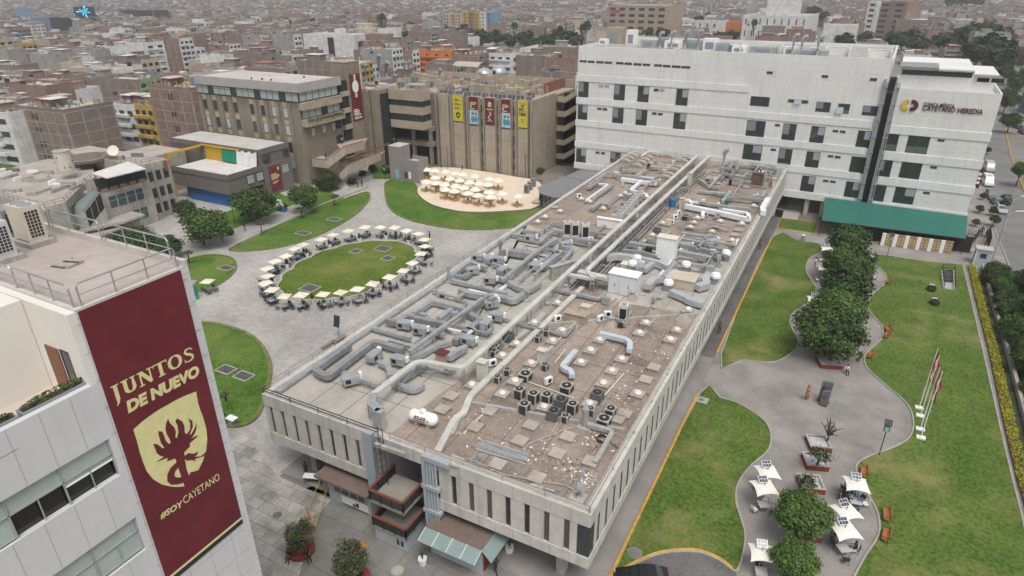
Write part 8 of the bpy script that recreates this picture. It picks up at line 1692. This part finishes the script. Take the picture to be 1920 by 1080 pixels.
for px,h,lab in(((1858,497),9,'left concrete utility pole at the street corner'),((1868,470),9.5,'right concrete utility pole at the street corner')):
 p=G(*px);t=thing('utility_pole',lab,'pole',(p.x,p.y,0),0,'utility poles');q=MB().m(CONC);q.tube([(p.x,p.y,0),(p.x,p.y,h)],.16,8,.1);q.build('pole',t);q=MB().m(STEEL);q.tube([(p.x,p.y,h-.4),(p.x+.9,p.y+.2,h+.6),(p.x+2.2,p.y+.4,h+.8)],.05,5);q.build('lamp_arm',t)
 # thin lamp posts at the beige block
for px,lab in(((840,320),'left'),((985,335),'right')):p=G(*px);t=thing('lamp_post','thin dark lamp post at the %s of the beige banner block'%lab,'lamp post',(p.x,p.y,0),0,'thin lamp posts');q=MB().m(BLACK);q.tube([(p.x,p.y,0),(p.x,p.y,6.2)],.06,5);q.build('post',t);q=MB().m(GREYP);q.box(p.x-.5,p.y-.12,6.2,p.x+.5,p.y+.12,6.32);q.build('head',t)
p=G(527,396);t=thing('letter_sculpture','white and blue lettering sculpture on the grass beside the left path','sculpture',(p.x,p.y,0));q=MB().m(flat('blue_base',(.02,.16,.38),.6));q.box(p.x-1.2,p.y-.3,0,p.x+1.2,p.y+.3,.9);q.build('base',t);q=MB().m(WHITE);q.box(p.x-1.0,p.y-.15,.9,p.x-.2,p.y+.15,1.9);q.box(p.x-.1,p.y-.15,.9,p.x+.9,p.y+.15,1.7);q.box(p.x-.6,p.y-.15,1.9,p.x+.5,p.y+.15,2.5);q.build('letters',t)
p=G(625,420)
# ==== vehicles
def car_mesh(kind):
 """lofted body along y (nose at -y)"""
 if kind=='van':st_=[(-2.55,.84,.45,.62,.62,.60),(-2.45,.92,.28,.95,.98,.70),(-1.9,.96,.25,1.08,1.2,.78),(-1.2,.98,.25,1.15,2.15,.80),(0,.98,.25,1.15,2.3,.82),(2.2,.98,.25,1.15,2.3,.82),(2.55,.95,.3,1.12,2.2,.80)]
 elif kind=='suv':st_=[(-2.2,.72,.45,.62,.64,.62),(-2.1,.86,.28,.85,.88,.72),(-1.2,.92,.24,.98,1.02,.74),(-.55,.93,.24,1.02,1.62,.68),(.2,.93,.24,1.02,1.72,.70),(1.6,.93,.24,1.04,1.66,.68),(2.1,.88,.28,1.0,1.3,.66),(2.2,.8,.45,.9,.95,.62)]
 else:st_=[(-2.15,.68,.42,.55,.57,.58),(-2.05,.82,.24,.72,.75,.68),(-1.0,.87,.2,.86,.90,.70),(-.35,.88,.2,.90,1.38,.60),(.3,.88,.2,.90,1.45,.62),(1.0,.88,.2,.92,1.38,.60),(1.65,.86,.22,.92,1.0,.62),(2.1,.8,.26,.85,.88,.66),(2.18,.7,.42,.6,.62,.6)]
 b=MB();vs=[]
 for y,w_,zb,zbelt,zt,wt in st_:vs+=[(-w_*.92,y,zb),(w_*.92,y,zb),(w_,y,(zb+zbelt)/2),(w_*.97,y,zbelt),(wt,y,zt),(-wt,y,zt),(-w_*.97,y,zbelt),(-w_,y,(zb+zbelt)/2)]
 k=8;n=len(st_);b.add(vs,[(i*k+j,i*k+(j+1)%k,i*k+k+(j+1)%k,i*k+k+j)[::-1]for i in range(n-1)for j in range(k)]+[tuple(range(k)),tuple((n-1)*k+j for j in range(k-1,-1,-1))])
 g=MB().m(GLASS);e=.012
 for i in range(n-1):
  a,c=st_[i],st_[i+1]
  for s in(-1,1):
   if a[4]-a[3]>.3 and c[4]-c[3]>.3:
    def P(S,f):return Vector((s*(S[1]*.97+(S[5]-S[1]*.97)*f+e),S[0],S[3]+(S[4]-S[3])*f))
    q=[P(a,.12).lerp(P(c,.12),.06),P(a,.12).lerp(P(c,.12),.94),P(a,.86).lerp(P(c,.86),.94),P(a,.86).lerp(P(c,.86),.06)];g.add(q,[(0,1,2,3)if s>0 else(3,2,1,0)])
  if(c[4]-a[4]>.4)or(a[4]-c[4]>.3 and a[4]-a[3]>.3):
   lo,hi=(a,c)if c[4]>a[4]else(c,a);up=Vector((0,(-.02 if hi is c else.02),.015))
   q=[Vector((-lo[5]*.92,lo[0],lo[4])).lerp(Vector((-hi[5]*.92,hi[0],hi[4])),f)*1 for f in(.1,.92)];w1_,w2_=q;g.add([w1_+up,Vector((-w1_.x,w1_.y,w1_.z))+up,Vector((-w2_.x,w2_.y,w2_.z))+up,w2_+up],[(0,1,2,3)])
 wh=MB().m(BLACK);wh.cyl((0,0,-.1),.33,.2,14);wh.m(STEEL);wh.cyl((0,0,.1),.2,.012,10);wh.v=[(v[2],v[0],v[1])for v in wh.v]
 return mesh_only(b,'body'),mesh_only(g,'windows'),mesh_only(wh,'wheel'),st_
HL=flat('headlight_glass',(.6,.6,.58),.15);TL_=flat('tail_light',(.35,.01,.01),.2)
CARM={k:car_mesh(k)for k in('van','suv','car')}
def vehicle(px,kind,colr,yaw,lab,name='parked_car',cat='car',z=.0):
 bd,gl,wh,st_=CARM[kind];p=G(*px);t=thing(name,lab,cat,(p.x,p.y,z),yaw,'vehicles on the street');o=inst(bd,'body',t,(0,0,0));pm=flat('car_paint_'+colr,{'white':(.68,.68,.68),'grey':(.12,.13,.14),'black':(.012,.012,.014),'silver':(.36,.37,.38),'blue grey':(.14,.17,.21)}[colr],.22,spec=.6)
 if not bd.materials:bd.materials.append(pm)
 o.material_slots[0].link='OBJECT';o.material_slots[0].material=pm;inst(gl,'windows',t,(0,0,0));y0,y1=st_[1][0]+.75,st_[-2][0]-.65
 for x in(-1,1):
  for y in(y0,y1):inst(wh,'wheel',t,(x*(st_[3][1]-.08),y,.33),(x,1,1))
  q=MB().m(HL);q.box(x*.62-.14,st_[0][0]-.02+.02,.55,x*.62+.14,st_[0][0]+.12,.68);q.build('headlight',t);q=MB().m(TL_);q.box(x*.68-.1,st_[-1][0]-.1,.7,x*.68+.1,st_[-1][0]+.02,.85);q.build('tail_light',t)
 return t
vv=vehicle((1850,346),'van','white',.05,'white van parked on the street with roof light bar','white_van','van');q=MB().m(WHITE);q.box(-.5,-.6,2.3,.5,-.2,2.42);q.m(flat('red_lens',(.4,.02,.02),.3));q.box(-.2,-.58,2.42,.2,-.25,2.47);q.build('roof_sign',vv)
vehicle((1853,320),'van','silver',.03,'silver van parked behind the white van','parked_van','van');vehicle((1846,305),'car','white',0,'white car far along the clinic side','parked_car');vehicle((1857,371),'suv','grey',.1,'dark grey off-road car in front of the white van','parked_car');vehicle((1870,384),'car','blue grey',.25,'blue grey car third in the parked row','parked_car');vehicle((1875,397),'car','silver',.12,'silver car fourth in the parked row');vehicle((1887,378),'car','black',.1,'black car double parked beside the row')
vehicle((1880,428),'suv','black',0,'black car behind the utility poles');vehicle((1894,446),'van','silver',0,'silver van beside the utility poles','parked_van','van');vehicle((1903,462),'car','white',0,'white car below the silver van at the right edge');vehicle((1908,240),'suv','black',.2,'black car on the street bend at the right edge');vehicle((1897,232),'suv','grey',.2,'grey car on the street bend at the right edge');vehicle((1918,250),'car','black',.2,'low black car at the right edge of the street bend')
vehicle((1897,520),'car','white',0,'white car glimpsed behind the boundary shrubs');vehicle((1905,545),'car','silver',0,'silver car glimpsed behind the boundary shrubs')
vehicle((1203,1092),'car','black',R(-63),'glossy black car cut by the lower picture edge','black_car');vehicle((12,335),'van','white',R(80),'white van on the lot behind the concrete block','white_van','van');b=MB().m(LAWN);P=GP([(-60,300),(5,303),(52,318),(55,330),(30,345),(-60,335)]);b.prism([(q.x,q.y)for q in P],0,.05);structure(b.build('lot_grass'))
# ==== the city
CB={n:mat('city_'+n,c,.9,.16,.35,scale2=2,var2=.15,streak=.15)for n,c in{'brick':(.238,.162,.132),'brown':(.21,.165,.14),'grey':(.29,.28,.265),'cream':(.43,.38,.29),'white':(.60,.60,.58),'yellow':(.45,.31,.09),'pink':(.42,.26,.21),'blue':(.13,.24,.36),'orange':(.52,.17,.035),'green':(.20,.30,.16)}.items()}
CFR=mat('city_frame',(.30,.265,.225),.95,.15,.4);CRF=[mat('dusty_roof',(.42,.385,.34),.95,.15,.2),mat('dark_dusty_roof',(.30,.265,.23),.95,.2,.2),mat('sheet_roof',(.60,.59,.57),.8,.1,.3),mat('red_sheet_roof',(.30,.13,.11),.8,.15,.5)]
CWN=flat('city_window',(.035,.037,.042),.2);CTK=[flat('black_tank',(.03,.03,.035),.5),CB['cream'],CB['blue']]
def house(mb,L,w_,d_,fl_,base,front,g,sides=('w',),detail=True,wins=True):
 """L maps local (x,y,z) to world; front faces +x, blank party walls along y"""
 h=fl_*2.8
 def bx(m_,x0,y0,z0,x1,y1,z1):mb.m(m_);mb.add([L(x,y,z)for z in(z0,z1)for x,y in((x0,y0),(x1,y0),(x1,y1),(x0,y1))],[(4,5,6,7),(0,1,5,4),(1,2,6,5),(2,3,7,6),(3,0,4,7)])
 bx(base,0,0,0,d_-.3,w_,h);bx(front,d_-.3,0,0,d_,w_,h)
 bx(g.choice(CRF[:2]),.2,.2,h,d_-.2,w_-.2,h+.05);pr=g.choice((.3,.9,1.0))
 for a in((0,0,d_,.18),(0,w_-.18,d_,w_),(0,.18,.18,w_-.18),(d_-.18,.18,d_,w_-.18)):bx(base if a[0]==0 else front,a[0],a[1],h,a[2],a[3],h+pr)
 if detail and base in(CB['brick'],CB['brown']):
  for k in range(int(d_/4)+1):x=min(d_-.6,.1+k*4);bx(CFR,x,-.03,0,x+.3,0,h)
  for f in range(1,fl_):bx(CFR,0,-.025,f*2.8-.2,d_-.3,0,f*2.8)
 if wins:
  for f in range(fl_):
   n=2 if w_<8.5 else 3
   for k in range(n):y0=w_*(k+.2)/n;bx(CWN,d_,y0,f*2.8+.9,d_+.02,y0+w_*.6/n,f*2.8+2.2)
   if g.random()<.45:bx(CWN,g.uniform(1,d_*.6),-.035,f*2.8+1,0,0,0)if False else bx(CWN,d_*.3,-.03,f*2.8+1.1,d_*.3+g.uniform(.8,1.8),0,f*2.8+2.1)
  if detail:
   for f in range(1,fl_):
    if front not in(CB['brick'],)and g.random()<.6:bx(front,d_,.1,f*2.8-.15,d_+.9,w_*.55,f*2.8+.75)
 r=g.random()
 if r<.62:x0=g.uniform(.5,d_*.5);ww=g.uniform(2.5,w_*.6);dd=g.uniform(3,6);bx(g.choice((base,base,front,CB['grey'])),x0,.3,h,x0+dd,.3+ww,h+2.4);bx(g.choice(CRF),x0-.3,.1,h+2.4,x0+dd+.4,.6+ww,h+2.52)
 if r>.4:x0=g.uniform(1,d_-4);y0=g.uniform(w_*.45,w_-2.2);bx(g.choice(CRF[1:]),x0,y0,h+2.1,x0+g.uniform(2.5,4),y0+2,h+2.2)
 for _ in range(g.choice((0,1,1,2))):x0,y0=g.uniform(.5,d_-2),g.uniform(.5,w_-1.5);bx(g.choice(CTK),x0,y0,h+.05,x0+1.1,y0+1.1,h+1.5)
 if detail:
  for _ in range(5):x0,y0=g.uniform(.5,d_-2),g.uniform(.5,w_-1.2);bx(g.choice((CB['white'],CB['blue'],CB['pink'],CB['grey'],CB['brown'])),x0,y0,h+.05,x0+g.uniform(.3,1.6),y0+g.uniform(.2,.6),h+g.uniform(.4,1.3))
  for _ in range(4):x0,y0=g.choice((.1,d_-.3)),g.uniform(0,w_-.3);bx(CFR,x0,y0,h,x0+.2,y0+.2,h+g.uniform(1.2,2.2))
def proj(p):v=p-Vector((0,0,CAM_H));c=v.dot(CF);return(960+FPX*v.dot(CX)/c,540-FPX*v.dot(CU)/c)if c>1 else(-9999,0)
LMK={};KEEP=[];LMV=[]
def dress(t,w_,d_,h,m_,seed):
 g=random.Random(seed);q=MB().m(CFR);rows=max(1,round(h/2.9));n=max(2,int(w_/4));k2=max(2,int(d_/4))
 if m_ in(CB['brick'],CB['brown']):
  for k in range(n+1):x=k*(w_-.35)/n;q.box(x,-.04,0,x+.35,0,h)
  for k in range(k2+1):y=k*(d_-.35)/k2;q.box(w_,y,0,w_+.04,y+.35,h)
  for f in range(1,rows+1):z=f*h/rows-.3;q.box(0,-.035,z,w_,0,z+.28);q.box(w_,0,z,w_+.035,d_,z+.28)
 else:
  q.m(m_)
  for f in range(1,rows):z=f*h/rows-.15;q.box(.2,-1.0,z,w_*.8,0,z+.9)
 q.build('frame',t);q=MB();mm=[CB[c]for c in('white','blue','pink','grey','brown','cream','yellow')]
 for k in range(3):x,y=g.uniform(.5,w_*.6),g.uniform(1,d_-5);r2=MB().m(g.choice((m_,CB['brick'],CFR)));r2.box(x,y,h+.08,x+g.uniform(2.5,4),y+g.uniform(2.5,4),h+2.5+k*.01);r2.m(g.choice(CRF));r2.box(x-.4,y-.5,h+2.5+k*.01,x+4.2,y+4.3,h+2.62+k*.01);r2.build('roof_shed',t)
 for k in range(46):x,y=g.uniform(.6,w_-1.4),g.uniform(.6,d_-1.4);q.m(g.choice(mm));q.box(x,y,h+.08,x+g.uniform(.2,1.3),y+g.uniform(.15,.6),h+g.uniform(.4,1.7))
 for k in range(10):x,y=g.uniform(.2,w_-.4),g.choice((.3,d_-.5));q.m(CFR);q.box(x,y,h,x+.2,y+.2,h+g.uniform(1.4,2.4))
 tag(q.build('roof_clutter',t),kind='stuff')
def lm(name,label,cat,l,r,top,depth,m_,rows=3,cols=4,scols=3,pr=None,nick=None,roofm=None,ww=.5,wh=.45):
 A,B_=G(*l),G(*r);w_=(B_-A).length;yaw=math.atan2(B_.y-A.y,B_.x-A.x);h=onY(l[0],top,A.y).z;t=thing(name,label,cat,tuple(A),yaw);q=MB().m(m_);q.box(0,0,-1,w_,depth,h);q.build('wall',t)
 q=MB().m(roofm or CRF[0]);q.box(.3,.3,h,w_-.3,depth-.3,h+.08);q.m(m_);q.box(0,0,h,w_,.3,h+.8);q.box(0,.3,h,.3,depth,h+.8);q.box(w_-.3,.3,h,w_,depth,h+.8);q.build('roof',t);f=h/max(1,rows);pr=pr or W_TALL2
 for i in range(rows):
  for k in range(cols):inst(pr,'window',t,(w_*(k+.5-ww/2)/cols,-.01,f*i+f*.3),(w_*ww/cols,1,f*wh))
  for k in range(scols):inst(pr,'window',t,(w_+.01,depth*(k+.5-ww/2)/scols,f*i+f*.3),(depth*ww/scols,1,f*wh),R(90))
 if depth<19 and name!='coloured_block':dress(t,w_,depth,h,m_,int(l[0])+999)
 c=A.lerp(B_,.5);KEEP.append((c+Vector((-math.sin(yaw),math.cos(yaw),0))*depth/2,max(w_,depth)*.62+5))
 LMV.append((min(l[0],r[0])-6,max(l[0],r[0])+8,top-3,max(l[1],r[1])-7,c.length-8))
 if nick:LMK[nick]=c
 return t,A,B_,h,yaw,w_
C=CB
lm('apartment_block','bright orange apartment block of four storeys behind the brown campus block','building',(776,138),(848,141),96,14,C['orange'],4,4,0,nick='the orange apartment block',ww=.28,wh=.3);lm('brick_house','brick house with grey top floor right beside the orange apartment block','house',(850,141),(898,143),104,14,C['brick'],4,0,2)
t,A,B_,h,y_,w_=lm('modern_hall','white modern hall with a tall dark glass slot','building',(573,104),(668,108),66,26,C['white'],1,0,2,nick='the white modern hall');q=MB().m(CWN);q.box(w_*.48,-.06,0,w_*.6,0,h-1);q.build('glass_slot',t);q=MB().m(C['white']);q.box(w_*.56,4,h,w_*.68,10,h+4);q.build('roof_turret',t)
for k,(c_,nm)in enumerate((('cream','cream'),('pink','pink'),('cream','pale'),('yellow','yellow'),('brick','dark red'),('yellow','tall yellow'),('white','white'),('blue','teal blue'))):lm('coloured_block','%s block, %s from the left in the row of coloured apartment blocks'%(nm,(ordw(k).strip()or 'first')),'building',(832+k*11,56),(842.5+k*11,56.5),27-(k>2)*3,18,C[c_],5,2,0,nick='the row of coloured blocks' if k==4 else None)
t,A,B_,h,y_,w_=lm('tan_office','tan office building with irregular dark windows and red lettering','building',(1138,68),(1246,72),11,40,mat('tan_office',(.33,.25,.19),.9,.08,.2),5,6,0,nick='the tan office with red lettering',ww=.6);text_part('Crea+','lettering',t,flat('red_letter',(.5,.03,.03),.6),(1,-.3,h-5),(1,0,0),(0,0,1),4,.02,0,.1)
t,A,B_,h,y_,w_=lm('white_temple','pale stepped temple with a tower and narrow windows','building',(1388,74),(1508,78),30,60,C['white'],2,9,0,nick='the white stepped temple',ww=.16,wh=.5);q=MB().m(C['white']);q.box(w_*.3,12,h,w_*.75,40,h+12);q.box(w_*.36,15,h+12,w_*.69,36,h+34);q.m(CWN)
for k in range(5):q.box(w_*.47+k*2,14.9,h+14,w_*.47+k*2+.9,15,h+20)
q.build('tower',t)
lm('white_school','long white two storey school left of an orange roofed shed','building',(1278,66),(1344,69),39,20,C['white'],2,5,0,ww=.2);lm('orange_shed','shed with orange roof between the white school and the temple','building',(1346,66),(1386,68),42,20,C['orange'],1,0,0,roofm=C['orange'])
lm('white_hall','white windowless hall with rounded front corner behind the clinic','building',(1536,96),(1600,98),48,24,C['white'],1,0,0,nick='the white windowless hall');lm('ochre_school','white school wing with ochre pilasters and square windows','building',(890,134),(974,138),101,14,C['white'],2,6,0,nick='the ochre and white school');lm('ochre_school','taller white and ochre school wing with a roof tower','building',(975,140),(1028,143),93,22,C['white'],3,4,6,ww=.25)
lm('slim_apartment','slim white apartment house with dark stripe among brick houses','building',(288,152),(322,147),84,14,C['white'],5,2,1,nick='the slim white apartment house');lm('brick_tower','tall unfinished brick and concrete tower behind the clinic','building',(1634,74),(1686,77),4,26,C['brick'],7,2,0,nick='the tall brick tower');lm('white_tower','narrow white balcony tower left of the brick tower','building',(1614,74),(1632,75),4,20,C['white'],7,1,0);lm('brick_warehouse','wide brick warehouse with pale roof right of the brick tower','building',(1672,78),(1728,80),38,30,C['brown'],1,0,0,roofm=CRF[2])
lm('curved_block','grey block with white curved balcony bands behind the clinic right wing','building',(1765,122),(1797,123),95,16,C['grey'],4,1,0,ww=.9);lm('ochre_house','white and ochre house with flat roof seen behind the clinic right wing','building',(1690,122),(1742,124),105,18,C['white'],2,4,0,ww=.2);lm('yellow_house','yellow house with red tile roof behind the clinic roof','house',(1500,84),(1532,85),66,14,C['yellow'],2,2,0,roofm=CRF[3]);lm('beige_house','beige flat roofed house behind the right end of the clinic roof','house',(1600,108),(1660,110),84,18,C['cream'],1,3,0)
for k,(l,r_,tp_,c_,lab,n)in enumerate((((222,268),(267,274),200,'white','white house with red sheet roof and open upper terrace left of the brown office block',3),((268,273),(304,278),202,'yellow','mustard banded house between the white red roofed house and the brick house',4),((306,280),(382,292),166,'brick','large brick house with concrete frame next to the brown office block',4),((-60,300),(46,312),214,'white','white apartment house with dark windows at the left picture edge',4),((40,300),(150,316),205,'brown','big blank brick wall house left of the concrete block',4),((120,262),(215,270),240,'brick','low brick house with patchy roof behind the cream tank',2))):
 lm('brick_house' if c_ in('brick','brown')else 'painted_house',lab,'house',l,r_,tp_,14,C[c_],n,3 if c_ not in('brick','brown')else 1,0 if k!=2 else 3,ww=.6 if c_ not in('brick','brown')else.1,wh=.42,roofm=CRF[3]if k==0 else None,nick=('the white red roofed house',None,'the large brick house','the white house at the left edge',None,None)[k])
 # billboards, water tower
def board(px,wpx,ytop,ybot,m_,lab,nick=None):
 A=G(px[0],px[1]);z0,z1=onY(px[0],ybot,A.y).z,onY(px[0],ytop,A.y).z;w_=abs(G(px[0]+wpx,px[1]).x-A.x)*1.05;t=thing('billboard',lab,'billboard',tuple(A),R(28));q=MB().m(m_);q.box(0,0,z0,w_,.6,z1);q.build('panel',t);q=MB().m(GREYP);q.box(w_*.45,.6,0,w_*.55,1.6,z1-1);q.build('post',t)
 LMV.append((px[0]-4,px[0]+wpx+4,ytop-3,ybot+3,A.length-8))
 if nick:LMK[nick]=A
 return t,w_,z0,z1
t,w_,z0,z1=board((147,52),36,13,31,flat('screen_navy',(.01,.02,.06),.3),'glowing screen billboard with a bright cyan star burst','the glowing billboard');q=MB().m(emit('screen_cyan',(.05,.6,.8),1.2));cx_,cz_=w_/2,(z0+z1)/2
for k in range(11):a=k*.571+.2;rr=(z1-z0)*(.3+.22*(k%3));e=a+.09;q.add([(cx_,-.05,cz_),(cx_+1.25*rr*math.cos(a),-.05,cz_+rr*math.sin(a)*.8),(cx_+1.25*rr*math.cos(e+.1),-.05,cz_+rr*math.sin(e+.1)*.8)],[(0,1,2)])
q.build('star_picture',t)
board((37,50),32,17,31,C['blue'],'plain blue billboard at the upper left','the blue billboard');board((70,60),35,33,60,flat('poster_blue',(.10,.16,.24),.8),'large bluish poster wall below the blue billboard');board((100,62),36,33,58,DARK,'black framed billboard back beside the bluish poster');board((228,42),58,19,31,DARK,'wide dark billboard right of the glowing screen');board((292,42),26,19,33,DARK,'smaller dark billboard right of the wide dark one')
A=G(690,96);zt=onY(690,44,A.y).z;t=thing('water_tower','concrete water tower on slim columns behind the white modern hall','water tower',tuple(A));LMK['the water tower']=A;q=MB().m(CONC)
for k in range(6):a=k*1.047;q.tube([(A.x+5*math.cos(a),A.y+5*math.sin(a),0),(A.x+4.4*math.cos(a),A.y+4.4*math.sin(a),zt-8)],.7,6)
q.build('columns',t);q=MB().m(CB['cream']);q.lathe((A.x,A.y,zt-8),[(4,0),(8,2),(8,5),(6,5.2),(6,8),(.01,8.4)],16);q.build('tank',t)
LMK.update({'the stair tower':Vector((-116,129,0)),'the clinic left end':Vector((-59,165,0)),'the observatory domes':G(920,150),'the clinic right wing':Vector((20,165,0))})
# city trees
PK=[(880,92,9,9),(900,84,11,10),(930,80,9,8),(985,85,10,9),(1020,88,9,8),(1060,100,13,10),(1070,92,11,10),(1010,74,9,9),(835,66,7,8),(870,62,7,8),(950,78,6,6),(770,84,7,8),(762,75,6,7),(725,74,9,9),(745,60,8,9),(770,58,8,8),(700,70,6,7),(540,48,7,8),(560,85,5,5),(1240,75,8,8),(1215,72,7,7),(1320,78,8,7),(1350,78,9,7),(1370,76,8,7),(1480,84,8,7),(1520,92,8,8),(1580,94,9,9),(1620,84,8,8),(1680,96,12,11),(1700,90,11,10),(1775,100,10,10),(1740,84,8,8),(1820,112,13,16),(1850,105,12,15),(1830,92,11,14),(1870,130,9,12),(1790,75,8,8),(1810,18,22,22),(1780,22,14,18),(1520,40,12,14),(1540,46,10,12),(310,60,6,7),(590,44,6,7),(680,54,6,7),(1640,30,14,12),(1450,20,10,12),(1808,96,11,14),(1840,135,11,15),(1862,150,9,12),(1822,140,10,13),(1795,110,9,10),(1760,96,9,10),(1720,104,8,9),(1845,80,10,12),(905,98,10,9),(890,76,9,8),(955,90,8,8),(1045,80,9,9),(1000,96,9,8)]
it=[]
for x,y,r_,h_ in PK:
 p=G(x,y+5);r_=r_*1.0;it.append((tree((p.x,p.y,0),CR_F[len(it)%3],(0,0),r_*.8,h_*1.15,'city_tree','x','tree','trees among the far houses',squash=.85),'dark green city tree'));KEEP.append((p,r_*.8+4));LMV.append((x-8,x+8,y-7,y,p.length-5))
for k in range(46):
 x,y=random.Random(k*7+3).uniform(0,1900),random.Random(k*5+1).uniform(8,70);p=G(x,y)
 if p.y<175 and p.x>-170:continue
 it.append((tree((p.x,p.y,0),CR_F[k%3],(0,0),4+k%4,8+k%5,'city_tree','x','tree','trees among the far houses',squash=.9),'dark green city tree'));KEEP.append((p,7))
for x,y,h_ in((722,84,22),(716,80,20),(1092,96,17),(1100,92,18),(1050,88,14),(965,86,16),(1222,70,14),(585,62,11),(1400,74,14),(1410,76,15),(1440,74,13)):
 p=G(x,y);it.append((tree((p.x,p.y,0),CR_F[0],(0,0),2.6,h_,'palm_tree','x','palm','palms among the far houses',squash=1.3),'tall city palm'))
rank_labels(it,LMK)
# rows of houses: near ones are things of their own, the rest one far mass
g=random.Random(12);YAW=R(9);ca,sa=math.cos(YAW),math.sin(YAW);lots=[];NUM={1:'single',2:'two',3:'three',4:'four',5:'five',6:'six'}
def blocked(x,y):
 if-170<x<27 and y<172:return True
 if 15<x-max(0,y-190)*.09<38 and y<420:return True
 if x>20 and y<150:return True
 return any((x-c.x)**2+(y-c.y)**2<r*r for c,r in KEEP)
FR_=['brick','brick','white','cream','grey','cream','white','brown','yellow','pink','blue','green','orange'];FW_=[4,3,7,6,5,5,7,3,1.6,1.2,.8,.6,.5]
bxn=-80
for ix in range(-70,60):
 for iy in range(-80,330):
  sidex=ix%2;lx=(ix//2)*46+(18.2 if sidex else 0);ly=iy*9.7+(iy//10)*9;x=lx*ca-ly*sa;y=lx*sa+ly*ca;c=Vector((x+9*ca,y+9*sa,0));dist=math.hypot(c.x,c.y)
  if dist>2300 or c.y<20:continue
  px,py=proj(c+Vector((0,0,9)))
  if not(-60<px<1980 and-12<py<345):continue
  if blocked(c.x,c.y)or blocked(x,y)or blocked(x+18*ca,y+18*sa):continue
  if g.random()<.055:continue
  if any(a-5<px<b2+5 and c1<py+3 and py-6<e and dist<dd for a,b2,c1,e,dd in LMV):continue
  if 1085<px<1870 and py>112:continue
  lots.append((dist,x,y,sidex,ly,px,py))
lots.sort();far=MB();hid=[];it=[]
def bld_args():return g.choices((1,2,3,4,5,6),(1.2,5,8,7,5,1.8))[0],CB[g.choices(('brick','brown','grey','cream','white'),(8,5,4,2.2,2))[0]],g.choices(FR_,FW_)[0]
for k,(dist,x,y,sidex,ly,px,py)in enumerate(lots):
 fl_,base,fr=bld_args();d_,w_=18+g.uniform(-5,.2),g.choice((9.6,9.6,9.6,8.2,7))
 if sidex==0:L=lambda a,b2,z,x=x,y=y:(x+a*-ca+18*ca-b2*sa,y-a*sa+18*sa+b2*ca,z);
 else:L=lambda a,b2,z,x=x,y=y:(x+a*ca-b2*sa,y+a*sa+b2*ca,z)
 if sidex==0:L=(lambda f:lambda a,b2,z:f(a,9.6-b2,z))(L)
 if len(it)<285:
  t=thing('row_house','x','house',(x+9*ca,y+9*sa,0),0,'row houses of the city');q=MB();house(q,L,w_,d_,fl_,base,CB[fr],g,wins=True);q.build('house_shell',t)
  bn='brick' if base in(CB['brick'],CB['brown'])else 'rendered';it.append((t,'%s storey %s house, %s front,'%(NUM[fl_],bn,fr)))
 else:house(far,L,w_,d_,min(fl_,4),base,CB[fr],g,detail=dist<450,wins=dist<900)
rank_labels(it,LMK)
tag(far.build('distant_city'),kind='stuff')
# far hills close the horizon
q=MB().m(mat('hill_earth',(.20,.19,.17),.95,.2,.003));n=60;vs=[]
for i in range(n+1):
 a=R(-110+150*i/n)*-1;r_=6500;hh=150+120*math.sin(i*.7)*math.sin(i*.23)+60*math.sin(i*1.9)
 for rr,z in((4300,-5),(r_,hh),(r_+1200,-5)):vs.append((math.sin(-a)*rr,math.cos(a)*rr,z))
q.add(vs,[(i*3+j,i*3+j+1,i*3+4+j,i*3+3+j)for i in range(n)for j in(0,1)]);structure(q.build('hills',smooth=True))
# ---- haze
q=MB();q.box(-4200,-400,-1.5,4200,4200,60);hz_o=q.build('haze');hm=bpy.data.materials.new('haze');hm.use_nodes=True;tr=hm.node_tree;tr.nodes.remove(tr.nodes["Principled BSDF"]);pv=tr.nodes.new("ShaderNodeVolumePrincipled");pv.inputs['Color'].default_value=(.86,.89,.92,1);pv.inputs['Density'].default_value=HAZE;pv.inputs['Anisotropy'].default_value=.2
tr.links.new(pv.outputs[0],tr.nodes["Material Output"].inputs['Volume']);hz_o.data.materials.clear();hz_o.data.materials.append(hm);tag(hz_o,kind='stuff')
